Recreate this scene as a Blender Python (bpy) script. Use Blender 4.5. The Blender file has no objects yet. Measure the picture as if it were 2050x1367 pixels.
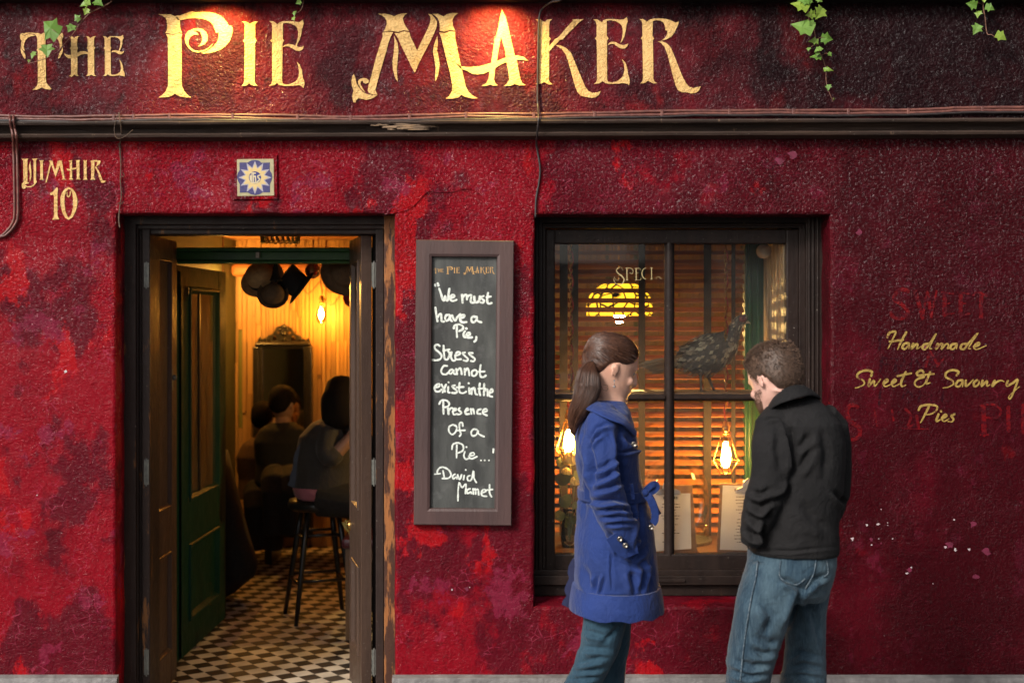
import bpy, bmesh, math, random
import numpy as np
from mathutils import Vector, Matrix, noise
from mathutils.geometry import tessellate_polygon
random.seed(11)
R = math.radians
C = bpy.context.scene.collection
SC = bpy.context.scene

# ------------------------------------------------------------------ camera, sky, sun, exposure
D, F, H, CX, HY = 5.5, 2640.0, 1.68, 1025.0, 640.0      # wall distance, focal length in photo pixels, eye height, principal column, horizon row
cam_d = bpy.data.cameras.new('camera'); cam = bpy.data.objects.new('camera', cam_d); C.objects.link(cam)
cam.location = (0, -D, H); cam.rotation_euler = (R(90), 0, 0)
cam_d.sensor_width = 36.0; cam_d.lens = 36.0*F/2050.0
cam_d.shift_y = (HY-683.5)/2050.0
cam_d.clip_start = 0.05; cam_d.clip_end = 400
cam_d.dof.use_dof = True; cam_d.dof.focus_distance = 5.15; cam_d.dof.aperture_fstop = 2.4
SC.camera = cam

w = bpy.data.worlds.new('World'); SC.world = w; w.use_nodes = True
SUN_EL, SUN_AZ = 33.0, -40.0           # azimuth measured from -Y (the street side) towards -X
nt = w.node_tree; bg = nt.nodes['Background']
sky = nt.nodes.new('ShaderNodeTexSky'); sky.sky_type = 'NISHITA'; sky.sun_disc = False
sky.sun_elevation = R(SUN_EL); sky.sun_rotation = R(180+40); sky.dust_density = 4.0; sky.ozone_density = 0.6
hs = nt.nodes.new('ShaderNodeHueSaturation'); hs.inputs['Saturation'].default_value = 0.35
nt.links.new(sky.outputs[0], hs.inputs['Color']); nt.links.new(hs.outputs[0], bg.inputs['Color'])
bg.inputs['Strength'].default_value = 0.10
sun_d = bpy.data.lights.new('sun', 'SUN'); sun = bpy.data.objects.new('sun', sun_d); C.objects.link(sun)
sun_d.energy = 2.1; sun_d.angle = R(14); sun_d.color = (1.0, 0.95, 0.88)
_a = R(SUN_AZ); _e = R(SUN_EL)
sdir = Vector((math.sin(_a)*math.cos(_e), -math.cos(_a)*math.cos(_e), math.sin(_e)))
sun.rotation_euler = sdir.to_track_quat('Z', 'Y').to_euler()
SC.view_settings.view_transform = 'Standard'; SC.view_settings.look = 'None'
SC.view_settings.exposure = 0.46; SC.view_settings.gamma = 1.0
SC.cycles.use_denoising = True
SC.cycles.max_bounces = 8; SC.cycles.transparent_max_bounces = 16
SC.cycles.sample_clamp_indirect = 6.0

# ------------------------------------------------------------------ helpers
def W(px, py, y=0.0):
    s = (D+y)/F
    return Vector(((px-CX)*s, y, H+(HY-py)*s))
def tag(o, label=None, cat=None, group=None, kind=None):
    if label: o['label'] = label
    if cat: o['category'] = cat
    if group: o['group'] = group
    if kind: o['kind'] = kind
    return o
def thing(name, label, cat, loc=(0, 0, 0), group=None, rz=0):
    o = bpy.data.objects.new(name, None); C.objects.link(o); o.location = loc; o.rotation_euler.z = rz
    o.empty_display_size = .1
    return tag(o, label, cat, group)
class MB:
    def __init__(s): s.v = []; s.f = []
    def add(s, vs, fs):
        b = len(s.v); s.v += [Vector(p) for p in vs]; s.f += [tuple(i+b for i in q) for q in fs]; return s
    def box(s, x0, x1, y0, y1, z0, z1):
        return s.add([(x0,y0,z0),(x1,y0,z0),(x1,y1,z0),(x0,y1,z0),(x0,y0,z1),(x1,y0,z1),(x1,y1,z1),(x0,y1,z1)],
                     [(0,3,2,1),(4,5,6,7),(0,1,5,4),(1,2,6,5),(2,3,7,6),(3,0,4,7)])
    def pbox(s, px0, px1, py0, py1, y0, y1):            # box from photo columns and rows at its front depth
        a = W(px0, py1, y0); b = W(px1, py0, y0); return s.box(a.x, b.x, y0, y1, a.z, b.z)
    def prism(s, pts, t):                               # pts: 3D front outline (facing -y), thickness t along +y
        n = len(pts); pts = [Vector(p) for p in pts]
        tri = tessellate_polygon([pts])
        back = [p+Vector((0, t, 0)) for p in pts]
        fs = []
        for a, b, c in tri:
            nrm = (pts[b]-pts[a]).cross(pts[c]-pts[a])
            q = (a, b, c) if nrm.y < 0 else (a, c, b)
            fs.append(q); fs.append(tuple(n+i for i in reversed(q)))
        for i in range(n): fs.append((i, n+i, n+(i+1) % n, (i+1) % n))
        return s.add(pts+back, fs)
    def holed(s, rings, t=0):                           # flat faces with holes, optional side walls of depth t
        flat = [p for r in rings for p in r]
        tri = tessellate_polygon([[Vector(p) for p in r] for r in rings]); fs = []
        for a, b, c in tri:
            nrm = (Vector(flat[b])-Vector(flat[a])).cross(Vector(flat[c])-Vector(flat[a]))
            fs.append((a, b, c) if nrm.y < 0 else (a, c, b))
        s.add(flat, fs)
        if t:
            for r in rings:
                n = len(r); s.add(list(r)+[Vector(p)+Vector((0, t, 0)) for p in r], [(i, (i+1) % n, n+(i+1) % n, n+i) for i in range(n)])
        return s
    def loft(s, rings, cap=True, closed=True):
        n = len(rings[0]); b = len(s.v)
        for r in rings: s.v += [Vector(p) for p in r]
        m = n if closed else n-1
        for k in range(len(rings)-1):
            for i in range(m):
                j = (i+1) % n
                s.f.append((b+k*n+i, b+k*n+j, b+(k+1)*n+j, b+(k+1)*n+i))
        if cap and closed:
            s.f.append(tuple(b+i for i in reversed(range(n)))); e = b+(len(rings)-1)*n
            s.f.append(tuple(e+i for i in range(n)))
        return s
    def tube(s, pts, r, n=8, flat=1.0):
        pts = [Vector(p) for p in pts]
        rr = r if isinstance(r, (list, tuple)) else [r]*len(pts)
        rings = []; up = None
        for i, p in enumerate(pts):
            t = (pts[min(i+1, len(pts)-1)]-pts[max(i-1, 0)])
            if t.length < 1e-9: t = Vector((0, 0, 1))
            t.normalize()
            if up is None:
                up = Vector((0, 1, 0)) if abs(t.y) < .9 else Vector((1, 0, 0))
            up = (up-t*up.dot(t))
            if up.length < 1e-6: up = t.orthogonal()
            up.normalize(); sd = t.cross(up)
            rings.append([p+sd*(math.cos(2*math.pi*k/n)*rr[i])+up*(math.sin(2*math.pi*k/n)*rr[i]*flat) for k in range(n)])
        return s.loft(rings)
    def lathe(s, prof, c=(0, 0, 0), n=24, M=None):      # prof: (radius, height)
        c = Vector(c); M = M or Matrix.Identity(3)
        return s.loft([[c+M@Vector((r*math.cos(2*math.pi*k/n), r*math.sin(2*math.pi*k/n), h)) for k in range(n)] for r, h in prof])
    def ball(s, c, r, n=16, m=10, M=None):
        r = r if isinstance(r, (list, tuple)) else (r, r, r); c = Vector(c); M = M or Matrix.Identity(3)
        rings = []
        for i in range(m+1):
            t = -math.pi/2+math.pi*min(max(i/m, .02), .98)
            rings.append([c+M@Vector((r[0]*math.cos(t)*math.cos(2*math.pi*k/n), r[1]*math.cos(t)*math.sin(2*math.pi*k/n), r[2]*math.sin(t))) for k in range(n)])
        return s.loft(rings)
    def ribbon(s, pts, wd, t=.0015, y=None):            # flat painted stroke in the xz plane, facing -y
        pts = [Vector(p) for p in pts]; n = len(pts)
        ww = wd if isinstance(wd, (list, tuple)) else [wd]*n
        L, Rr = [], []
        for i, p in enumerate(pts):
            d = pts[min(i+1, n-1)]-pts[max(i-1, 0)]
            d.y = 0
            if d.length < 1e-9: d = Vector((1, 0, 0))
            d.normalize(); q = Vector((-d.z, 0, d.x))
            L.append(p+q*ww[i]); Rr.append(p-q*ww[i])
        s.k = getattr(s, 'k', 0)+1
        st = Vector((0, -.00004*(s.k % 12), 0))               # every stroke lies a hair proud of the one before
        for i in range(n-1):
            dy = st+Vector((0, -.000004*i, 0)); s.add([L[i]+dy, Rr[i]+dy, Rr[i+1]+dy, L[i+1]+dy], [(0, 1, 2, 3)])
        for e in (0, n-1):
            c = pts[e]+st-Vector((0, .00015 if e else .0003, 0)); s.add([c+Vector((math.cos(k*math.pi/5)*ww[e], 0, math.sin(k*math.pi/5)*ww[e])) for k in range(10)], [tuple(range(10))])
        return s
    def mesh(s, name):
        me = bpy.data.meshes.new(name); me.from_pydata([tuple(p) for p in s.v], [], s.f); me.update(); return me
    def build(s, name, m=None, parent=None, smooth=False, bevel=0, loc=None, angle=None):
        me = s.mesh(name)
        bm = bmesh.new(); bm.from_mesh(me); bmesh.ops.recalc_face_normals(bm, faces=bm.faces) if smooth is not None else 0; bm.to_mesh(me); bm.free()
        o = bpy.data.objects.new(name, me); C.objects.link(o)
        if m: me.materials.append(m)
        if smooth:
            me.polygons.foreach_set('use_smooth', [True]*len(me.polygons))
            if angle:
                try: me.set_sharp_from_angle(angle=R(angle))
                except Exception: pass
        if bevel:
            b = o.modifiers.new('bevel', 'BEVEL'); b.width = bevel; b.segments = 2; b.limit_method = 'ANGLE'; b.angle_limit = R(40)
        if parent:
            o.parent = parent
            if loc is None: o.matrix_parent_inverse = (Matrix.Translation(parent.location)@parent.rotation_euler.to_matrix().to_4x4()).inverted() if parent.parent is None else Matrix.Identity(4)
        if loc is not None: o.location = loc
        return o
def catmull(pts, k=5, closed=False):
    pts = [Vector(p) for p in pts]; n = len(pts); out = []
    if n < 3: return pts
    rng = n if closed else n-1
    for i in range(rng):
        g = (lambda j: pts[j % n]) if closed else (lambda j: pts[min(max(j, 0), n-1)])
        p0, p1, p2, p3 = g(i-1), g(i), g(i+1), g(i+2)
        for q in range(k):
            t = q/k; out.append(.5*((2*p1)+(p2-p0)*t+(2*p0-5*p1+4*p2-p3)*t*t+(3*p1-p0-3*p2+p3)*t**3))
    if not closed: out.append(pts[-1])
    return out
def zoompts(pts, org, sc, y=0.0):
    return [W(org[0]+a/sc, org[1]+b/sc, y) for a, b in pts]

# ------------------------------------------------------------------ materials
def newmat(name):
    m = bpy.data.materials.new(name); m.use_nodes = True; nt = m.node_tree
    return m, nt, nt.nodes['Principled BSDF']
def nd(nt, typ, **kw):
    n = nt.nodes.new(typ)
    for k, v in kw.items():
        if k.startswith('i_'):
            key = k[2:]; key = int(key) if key.isdigit() else key.replace('_', ' ')
            if hasattr(v, 'links') or isinstance(v, bpy.types.NodeSocket): nt.links.new(v, n.inputs[key])
            else: n.inputs[key].default_value = v
        else: setattr(n, k, v)
    return n
def vec(nt, scale=(1, 1, 1), rot=(0, 0, 0)):
    t = nd(nt, 'ShaderNodeTexCoord'); m = nd(nt, 'ShaderNodeMapping'); m.inputs['Scale'].default_value = scale; m.inputs['Rotation'].default_value = rot
    nt.links.new(t.outputs['Object'], m.inputs['Vector']); return m.outputs[0]
def wpos(nt, scale=(1, 1, 1), off=(0, 0, 0)):
    g = nd(nt, 'ShaderNodeNewGeometry'); m = nd(nt, 'ShaderNodeMapping'); m.inputs['Scale'].default_value = scale; m.inputs['Location'].default_value = off
    nt.links.new(g.outputs['Position'], m.inputs['Vector']); return m.outputs[0]
def noi(nt, v, scale, detail=4, rough=.55, dist=0.0):
    n = nd(nt, 'ShaderNodeTexNoise'); nt.links.new(v, n.inputs['Vector'])
    n.inputs['Scale'].default_value = scale; n.inputs['Detail'].default_value = detail; n.inputs['Roughness'].default_value = rough; n.inputs['Distortion'].default_value = dist
    return n.outputs['Fac']
def ramp(nt, f, a, b):
    n = nd(nt, 'ShaderNodeMapRange'); nt.links.new(f, n.inputs['Value']); n.inputs['From Min'].default_value = a; n.inputs['From Max'].default_value = b; n.clamp = True
    return n.outputs[0]
def mixc(nt, f, a, b):
    n = nd(nt, 'ShaderNodeMix', data_type='RGBA')
    if isinstance(f, (int, float)): n.inputs[0].default_value = f
    else: nt.links.new(f, n.inputs[0])
    for i, c in ((6, a), (7, b)):
        if isinstance(c, tuple): n.inputs[i].default_value = (*c[:3], 1)
        else: nt.links.new(c, n.inputs[i])
    return n.outputs[2]
def mth(nt, op, a, b=0.0, c=0.0):
    n = nd(nt, 'ShaderNodeMath', operation=op)
    for i, x in enumerate((a, b, c)):
        if isinstance(x, (int, float)): n.inputs[i].default_value = x
        else: nt.links.new(x, n.inputs[i])
    return n.outputs[0]
def bump(nt, b, h, dist, strength=1.0):
    n = nd(nt, 'ShaderNodeBump'); nt.links.new(h, n.inputs['Height']); n.inputs['Distance'].default_value = dist; n.inputs['Strength'].default_value = strength
    nt.links.new(n.outputs[0], b.inputs['Normal'])
def mk(name, c1, c2=None, sc=8, rough=.5, bs=None, bd=.002, stretch=(1, 1, 1), metal=0, spec=.5, lo=.35, hi=.65, detail=5, sheen=0):
    m, nt, b = newmat(name); v = vec(nt, stretch)
    if c2 is None: c2 = tuple(x*.7 for x in c1)
    f = ramp(nt, noi(nt, v, sc, detail), lo, hi)
    nt.links.new(mixc(nt, f, c1, c2), b.inputs['Base Color'])
    b.inputs['Roughness'].default_value = rough; b.inputs['Metallic'].default_value = metal; b.inputs['Specular IOR Level'].default_value = spec
    if sheen: b.inputs['Sheen Weight'].default_value = sheen
    if bs: bump(nt, b, noi(nt, v, bs, 4), bd)
    return m
def emis(name, col, st):
    m, nt, b = newmat(name); b.inputs['Base Color'].default_value = (*col, 1); b.inputs['Emission Color'].default_value = (*col, 1); b.inputs['Emission Strength'].default_value = st
    return m

_grp = bpy.data.node_groups.new('plaster_relief', 'ShaderNodeTree')
_grp.interface.new_socket('Height', in_out='OUTPUT', socket_type='NodeSocketFloat')
def _plaster():
    nt = _grp; out = nt.nodes.new('NodeGroupOutput')
    p = wpos(nt)
    big = noi(nt, wpos(nt, (1, 1, 1)), 5, 3)
    lump = noi(nt, wpos(nt, (1, 1, 1.1)), 92, 3, .55, .15)
    fine = noi(nt, p, 240, 2, .6)
    sx = nd(nt, 'ShaderNodeSeparateXYZ'); nt.links.new(p, sx.inputs[0])
    up = ramp(nt, sx.outputs[2], 1.35, 2.25)                     # the plaster is coarser high on the wall
    amt = mth(nt, 'MULTIPLY_ADD', up, .8, .42)
    h = mth(nt, 'MULTIPLY', lump, mth(nt, 'MULTIPLY', amt, mth(nt, 'MULTIPLY_ADD', ramp(nt, noi(nt, wpos(nt, (1, 1, 1), (5, 0, 3)), 3.2, 4), .36, .62), .95, .25)))
    h = mth(nt, 'MULTIPLY_ADD', fine, .16, h)
    h = mth(nt, 'MULTIPLY_ADD', big, .8, h)
    h = mth(nt, 'MULTIPLY_ADD', noi(nt, p, 30, 3), .35, h)
    flake = noi(nt, p, 11, 7, .62, .6)
    h = mth(nt, 'MULTIPLY_ADD', ramp(nt, flake, .53, .545), .10, h)   # edges of old paint layers
    nt.links.new(h, out.inputs[0])
_plaster()
def relief(nt, b, dist=.012):
    g = nt.nodes.new('ShaderNodeGroup'); g.node_tree = _grp; bump(nt, b, g.outputs[0], dist)
def gloss(nt, b, wt):
    b.inputs['Coat Roughness'].default_value = .11
    p = wpos(nt); sx = nd(nt, 'ShaderNodeSeparateXYZ'); nt.links.new(p, sx.inputs[0])     # glossy flecks where the paint is thick, more of them high on the wall
    g = mth(nt, 'MULTIPLY', ramp(nt, noi(nt, p, 70, 3, .6), .50, .62), mth(nt, 'MULTIPLY_ADD', ramp(nt, sx.outputs[2], 1.3, 2.3), .75, .25))
    nt.links.new(mth(nt, 'MULTIPLY_ADD', g, wt*2.2, .04), b.inputs['Coat Weight'])
    for l in list(nt.links):
        if l.to_socket == b.inputs['Normal']: nt.links.new(l.from_socket, b.inputs['Coat Normal'])
def red_wall():
    m, nt, b = newmat('red_painted_plaster'); p = wpos(nt)
    sx = nd(nt, 'ShaderNodeSeparateXYZ'); nt.links.new(p, sx.inputs[0])
    X, Z = sx.outputs[0], sx.outputs[2]
    crim, maroon, bright, mag = (.215, .003, .010), (.098, .0032, .0095), (.32, .004, .008), (.20, .014, .04)
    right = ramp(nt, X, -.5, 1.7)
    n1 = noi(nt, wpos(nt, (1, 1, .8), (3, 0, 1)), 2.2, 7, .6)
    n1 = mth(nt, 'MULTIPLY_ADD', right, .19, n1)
    col = mixc(nt, ramp(nt, n1, .51, .545), crim, maroon)
    n2 = noi(nt, wpos(nt, (1, 1, .7), (7, 0, 0)), 3.0, 7, .63)
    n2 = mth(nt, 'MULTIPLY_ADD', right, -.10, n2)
    col = mixc(nt, ramp(nt, n2, .56, .585), col, bright)
    n3 = noi(nt, wpos(nt, (1, 1, 1), (1, 0, 5)), 4.6, 8, .68)
    col = mixc(nt, mth(nt, 'MULTIPLY', ramp(nt, n3, .575, .60), .7), col, mag)
    n5 = noi(nt, wpos(nt, (1, 1, .5), (9, 0, 2)), 7, 8, .7)
    col = mixc(nt, mth(nt, 'MULTIPLY', ramp(nt, n5, .56, .66), .5), col, (.062, .003, .007))
    vo = nd(nt, 'ShaderNodeTexVoronoi', feature='DISTANCE_TO_EDGE'); nt.links.new(wpos(nt, (1, 1, 1.2)), vo.inputs['Vector']); vo.inputs['Scale'].default_value = 22
    vd = mth(nt, 'MULTIPLY_ADD', noi(nt, p, 60, 3), .12, vo.outputs['Distance'])
    rim = mth(nt, 'MULTIPLY', ramp(nt, vd, .090, .072), ramp(nt, noi(nt, p, 7, 5), .52, .60))
    col = mixc(nt, mth(nt, 'MULTIPLY', rim, .38), col, (.42, .05, .10))
    sp = ramp(nt, noi(nt, p, 95, 2), .735, .76)
    sp2 = mth(nt, 'MULTIPLY', sp, ramp(nt, noi(nt, p, 5, 3), .45, .6))
    col = mixc(nt, mth(nt, 'MULTIPLY', sp2, .8), col, (.55, .25, .16))
    ghost = noi(nt, wpos(nt, (1, 1, .3)), 40, 4)
    col = mixc(nt, mth(nt, 'MULTIPLY', ramp(nt, ghost, .5, .7), .25), col, (.12, .01, .012))
    n6 = noi(nt, wpos(nt, (1, 1, .7), (4, 0, 8)), 2.6, 6, .6)           # older, nearly black red layer, mostly on the right pier; light falloff painted in too
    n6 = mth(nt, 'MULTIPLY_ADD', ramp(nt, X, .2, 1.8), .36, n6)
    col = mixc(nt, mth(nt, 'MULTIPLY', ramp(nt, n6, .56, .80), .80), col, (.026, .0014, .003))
    nt.links.new(col, b.inputs['Base Color'])
    rg = noi(nt, p, 9, 5); nt.links.new(mth(nt, 'MULTIPLY_ADD', rg, .34, .14), b.inputs['Roughness'])
    b.inputs['Specular IOR Level'].default_value = .06
    relief(nt, b, .013); gloss(nt, b, .46); return m
def fascia_mat():
    m, nt, b = newmat('dark_red_fascia_paint'); p = wpos(nt)
    col = mixc(nt, ramp(nt, noi(nt, wpos(nt, (1, 1, .8), (2, 0, 4)), 3.4, 7, .62), .42, .56), (.12, .008, .014), (.048, .007, .010))
    col = mixc(nt, mth(nt, 'MULTIPLY', ramp(nt, noi(nt, wpos(nt, (1, 1, .6), (6, 0, 4)), 4.4, 8, .66), .53, .6), .8), col, (.16, .007, .010))
    col = mixc(nt, mth(nt, 'MULTIPLY', ramp(nt, noi(nt, wpos(nt, (1, 1, 1), (8, 0, 1)), 7, 8, .7), .57, .64), .7), col, (.022, .010, .010))
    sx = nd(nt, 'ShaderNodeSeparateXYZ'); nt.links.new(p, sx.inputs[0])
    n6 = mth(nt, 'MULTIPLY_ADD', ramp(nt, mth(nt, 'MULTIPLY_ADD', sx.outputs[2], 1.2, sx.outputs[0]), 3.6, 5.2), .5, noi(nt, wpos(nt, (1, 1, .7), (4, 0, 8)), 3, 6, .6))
    col = mixc(nt, mth(nt, 'MULTIPLY', ramp(nt, n6, .58, .82), .93), col, (.008, .002, .003))   # blackened old paint at the right end, also carrying painted light falloff
    nt.links.new(col, b.inputs['Base Color'])
    nt.links.new(mth(nt, 'MULTIPLY_ADD', noi(nt, p, 9, 5), .34, .2), b.inputs['Roughness'])
    b.inputs['Specular IOR Level'].default_value = .07; relief(nt, b, .010); gloss(nt, b, .22); return m
def sign_paint(name, c1, c2, rough=.42, wear=.0, back=(.1, .01, .02)):
    m, nt, b = newmat(name); p = wpos(nt)
    col = mixc(nt, ramp(nt, noi(nt, p, 26, 5), .4, .65), c1, c2)
    col = mixc(nt, mth(nt, 'MULTIPLY', ramp(nt, noi(nt, p, 70, 4), .62, .7), .35), col, tuple(x*.6 for x in c2))
    if wear: col = mixc(nt, mth(nt, 'MULTIPLY', ramp(nt, noi(nt, p, 45, 7, .7), .60-wear, .66-wear*.6), .95), col, back)
    nt.links.new(col, b.inputs['Base Color']); b.inputs['Roughness'].default_value = rough; b.inputs['Specular IOR Level'].default_value = .12
    relief(nt, b, .010); return m
def wood_paint(name, c1, c2, bare, amt=.62, rough=.42, axis=(1, 1, .12)):
    m, nt, b = newmat(name); v = wpos(nt, axis); p = wpos(nt)
    col = mixc(nt, ramp(nt, noi(nt, v, 18, 5), .35, .65), c1, c2)
    f = noi(nt, wpos(nt, (1.4, 1.4, .28)), 13, 7, .66)
    col = mixc(nt, ramp(nt, f, amt, amt+.05), col, mixc(nt, noi(nt, wpos(nt, (1, 1, .06)), 90, 3), bare, tuple(x*.45 for x in bare)))
    col = mixc(nt, mth(nt, 'MULTIPLY', ramp(nt, noi(nt, p, 110, 2), .72, .75), .6), col, (.30, .26, .22))
    nt.links.new(col, b.inputs['Base Color'])
    nt.links.new(mth(nt, 'MULTIPLY_ADD', noi(nt, p, 14, 4), .3, rough-.15), b.inputs['Roughness'])
    h = mth(nt, 'MULTIPLY_ADD', noi(nt, v, 60, 4), .5, noi(nt, p, 30, 4)); bump(nt, b, h, .0025); b.inputs['Specular IOR Level'].default_value = .2; return m
def glass_mat(name, tint=(1, 1, 1), rough=.0, refl=1.0):
    m, nt, b = newmat(name); out = nt.nodes['Material Output']; nt.nodes.remove(b)
    tr = nd(nt, 'ShaderNodeBsdfTransparent'); tr.inputs[0].default_value = (*tint, 1)
    gl = nd(nt, 'ShaderNodeBsdfGlossy'); gl.inputs['Roughness'].default_value = rough
    fr = nd(nt, 'ShaderNodeFresnel'); fr.inputs['IOR'].default_value = 1.45
    mx = nd(nt, 'ShaderNodeMixShader'); nt.links.new(mth(nt, 'MULTIPLY', fr.outputs[0], refl), mx.inputs[0]); nt.links.new(tr.outputs[0], mx.inputs[1]); nt.links.new(gl.outputs[0], mx.inputs[2])
    nt.links.new(mx.outputs[0], out.inputs[0]); return m
def island_mat(name, cols, rough=.5, bs=60, bd=.001, spec=.4, stretch=(1, 1, 1), trans=0):
    m, nt, b = newmat(name); g = nd(nt, 'ShaderNodeNewGeometry'); cr = nd(nt, 'ShaderNodeValToRGB'); nt.links.new(g.outputs['Random Per Island'], cr.inputs[0])
    e = cr.color_ramp.elements
    while len(e) < len(cols): e.new(.5)
    for i, c in enumerate(cols): e[i].position = i/(len(cols)-1); e[i].color = (*c, 1)
    v = vec(nt, stretch)
    col = mixc(nt, mth(nt, 'MULTIPLY', noi(nt, v, bs, 4), .5), cr.outputs[0], (.02, .012, .008))
    nt.links.new(col, b.inputs['Base Color']); b.inputs['Roughness'].default_value = rough; b.inputs['Specular IOR Level'].default_value = spec
    if trans: b.inputs['Subsurface Weight'].default_value = 0
    bump(nt, b, noi(nt, v, bs, 4), bd); return m

M = {}
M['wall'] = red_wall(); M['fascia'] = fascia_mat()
M['gold'] = sign_paint('cream_gold_sign_paint', (.80, .51, .20), (.68, .40, .14))
M['script'] = sign_paint('dull_gold_script_paint', (.40, .27, .07), (.28, .18, .05), wear=.05)
M['ghost'] = sign_paint('worn_red_lettering', (.155, .003, .005), (.09, .003, .005), wear=.15, back=(.05, .003, .007))
M['ghostdark'] = sign_paint('worn_dark_lettering', (.022, .002, .005), (.03, .003, .006), wear=.1, back=(.06, .003, .007))
M['chip'] = mk('bare_white_plaster', (.55, .53, .5), (.5, .32, .36), 60, .7)
M['magchip'] = mk('magenta_paint_layer', (.18, .016, .05), (.10, .01, .025), 60, .5)
M['brown'] = wood_paint('dark_brown_woodwork', (.026, .016, .013), (.017, .011, .0095), (.085, .045, .03), .66)
M['frame'] = wood_paint('brown_frame_paint', (.036, .022, .018), (.025, .016, .014), (.24, .10, .035), .60)
M['worn'] = wood_paint('worn_brown_jamb', (.075, .034, .022), (.05, .026, .020), (.42, .17, .06), .50)
M['doorleaf'] = wood_paint('brown_door_paint', (.075, .045, .032), (.055, .034, .026), (.16, .08, .04), .66, .38)
M['cornice'] = wood_paint('weathered_cornice_wood', (.062, .038, .028), (.034, .023, .019), (.22, .14, .09), .64, .6, (.12, 1, 1))
M['splint'] = mk('splintered_wood', (.34, .22, .13), (.14, .09, .06), 30, .8, 60, .004, (.2, 1, 1))
M['green'] = wood_paint('dark_green_door_paint', (.003, .036, .027), (.002, .025, .018), (.012, .07, .045), .75, .5)
M['green'].node_tree.nodes['Principled BSDF'].inputs['Specular IOR Level'].default_value = .15
M['plinth'] = mk('grey_painted_plinth', (.22, .205, .20), (.12, .11, .11), 14, .6, 40, .006)
M['board'] = None
def chalk_mat():
    m, nt, b = newmat('smudged_chalkboard'); v = wpos(nt, (1, 1, .25)); p = wpos(nt)
    col = mixc(nt, ramp(nt, noi(nt, v, 16, 6, .6), .38, .72), (.030, .031, .030), (.085, .088, .082))
    col = mixc(nt, mth(nt, 'MULTIPLY', ramp(nt, noi(nt, p, 22, 6), .55, .75), .6), col, (.12, .12, .115))
    nt.links.new(col, b.inputs['Base Color']); b.inputs['Roughness'].default_value = .6; bump(nt, b, noi(nt, p, 150, 3), .0005); return m
M['board'] = chalk_mat()
M['boardframe'] = mk('chalkboard_frame_paint', (.085, .048, .045), (.062, .037, .036), 10, .42, 90, .0012, (1, 1, .15))
M['chalk'] = mk('white_chalk', (.76, .80, .74), (.36, .38, .35), 120, .9, 200, .001, lo=.45, hi=.8)
M['chalkgold'] = mk('chalkboard_gold_lettering', (.60, .35, .13), (.5, .28, .1), 60, .6)
M['cable'] = mk('painted_cable', (.20, .075, .055), (.11, .04, .035), 40, .4, 80, .001)
M['cabledark'] = mk('black_cable', (.022, .018, .018), (.035, .025, .025), 40, .4)
M['twig'] = mk('dry_twig', (.13, .08, .05), (.06, .04, .03), 90, .8, 150, .001)
M['vine'] = mk('reddish_vine_stem', (.26, .12, .08), (.18, .09, .05), 60, .6)
def leaf_mat():
    m, nt, b = newmat('ivy_leaf'); oi = nd(nt, 'ShaderNodeObjectInfo')
    cr = nd(nt, 'ShaderNodeValToRGB'); nt.links.new(oi.outputs['Random'], cr.inputs[0]); e = cr.color_ramp.elements
    e[0].color = (.17, .33, .045, 1); e[1].color = (.38, .50, .06, 1); x = e.new(.5); x.color = (.26, .43, .09, 1)
    col = mixc(nt, mth(nt, 'MULTIPLY', noi(nt, vec(nt), 60, 4), .4), cr.outputs[0], (.06, .16, .03)); nt.links.new(col, b.inputs['Base Color'])
    b.inputs['Roughness'].default_value = .45
    tl = nd(nt, 'ShaderNodeBsdfTranslucent'); nt.links.new(cr.outputs[0], tl.inputs[0]); ms = nd(nt, 'ShaderNodeMixShader'); ms.inputs[0].default_value = .35
    nt.links.new(b.outputs[0], ms.inputs[1]); nt.links.new(tl.outputs[0], ms.inputs[2]); nt.links.new(ms.outputs[0], nt.nodes['Material Output'].inputs[0]); return m
M['leaf'] = leaf_mat()
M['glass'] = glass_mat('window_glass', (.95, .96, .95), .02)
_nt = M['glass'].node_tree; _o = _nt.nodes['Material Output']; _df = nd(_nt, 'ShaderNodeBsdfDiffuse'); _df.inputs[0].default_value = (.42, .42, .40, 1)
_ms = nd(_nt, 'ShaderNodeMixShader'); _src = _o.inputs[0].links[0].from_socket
_nt.links.new(mth(_nt, 'MULTIPLY', ramp(_nt, noi(_nt, wpos(_nt, (1, 1, 1), (2.2, 0, 0)), 2.6, 5, .6),   .3, .75), .05), _ms.inputs[0]); _nt.links.new(_src, _ms.inputs[1]); _nt.links.new(_df.outputs[0], _ms.inputs[2]); _nt.links.new(_ms.outputs[0], _o.inputs[0])   # diffuse veil painted in for the reflection haze on the panes
M['vase'] = glass_mat('vase_glass', (.85, .9, .88), .02, 1.6)
M['brass'] = mk('aged_brass', (.55, .33, .10), (.35, .2, .06), 60, .3, metal=1)
M['brasscage'] = mk('brass_cage_wire', (.75, .45, .12), (.55, .3, .08), 60, .3, metal=1)
M['iron'] = mk('black_iron', (.02, .02, .02), (.035, .03, .03), 40, .4, metal=.6)
M['steel'] = mk('worn_steel', (.35, .34, .33), (.2, .2, .2), 50, .4, metal=.9)
M['hinge'] = mk('painted_steel_hinge', (.16, .16, .14), (.1, .1, .09), 60, .5, metal=.3)
M['redchain'] = mk('red_cord', (.40, .03, .03), (.25, .02, .02), 60, .5)
M['slat'] = mk('orange_brown_blind_slat', (.52, .19, .05), (.34, .12, .032), 20, .38, stretch=(.2, 1, 1))
M['tape'] = mk('dark_ladder_tape', (.025, .02, .018), (.035, .027, .022), 50, .9)
M['cream'] = mk('cream_panelling', (.78, .63, .42), (.62, .48, .30), 22, .5, 50, .003, (1, 1, .1))
M['greenpost'] = mk('green_post_paint', (.012, .075, .035), (.008, .05, .025), 14, .35)
M['bulb'] = emis('glowing_filament', (1, .50, .11), 420)
M['bulbhalo'] = None
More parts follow.
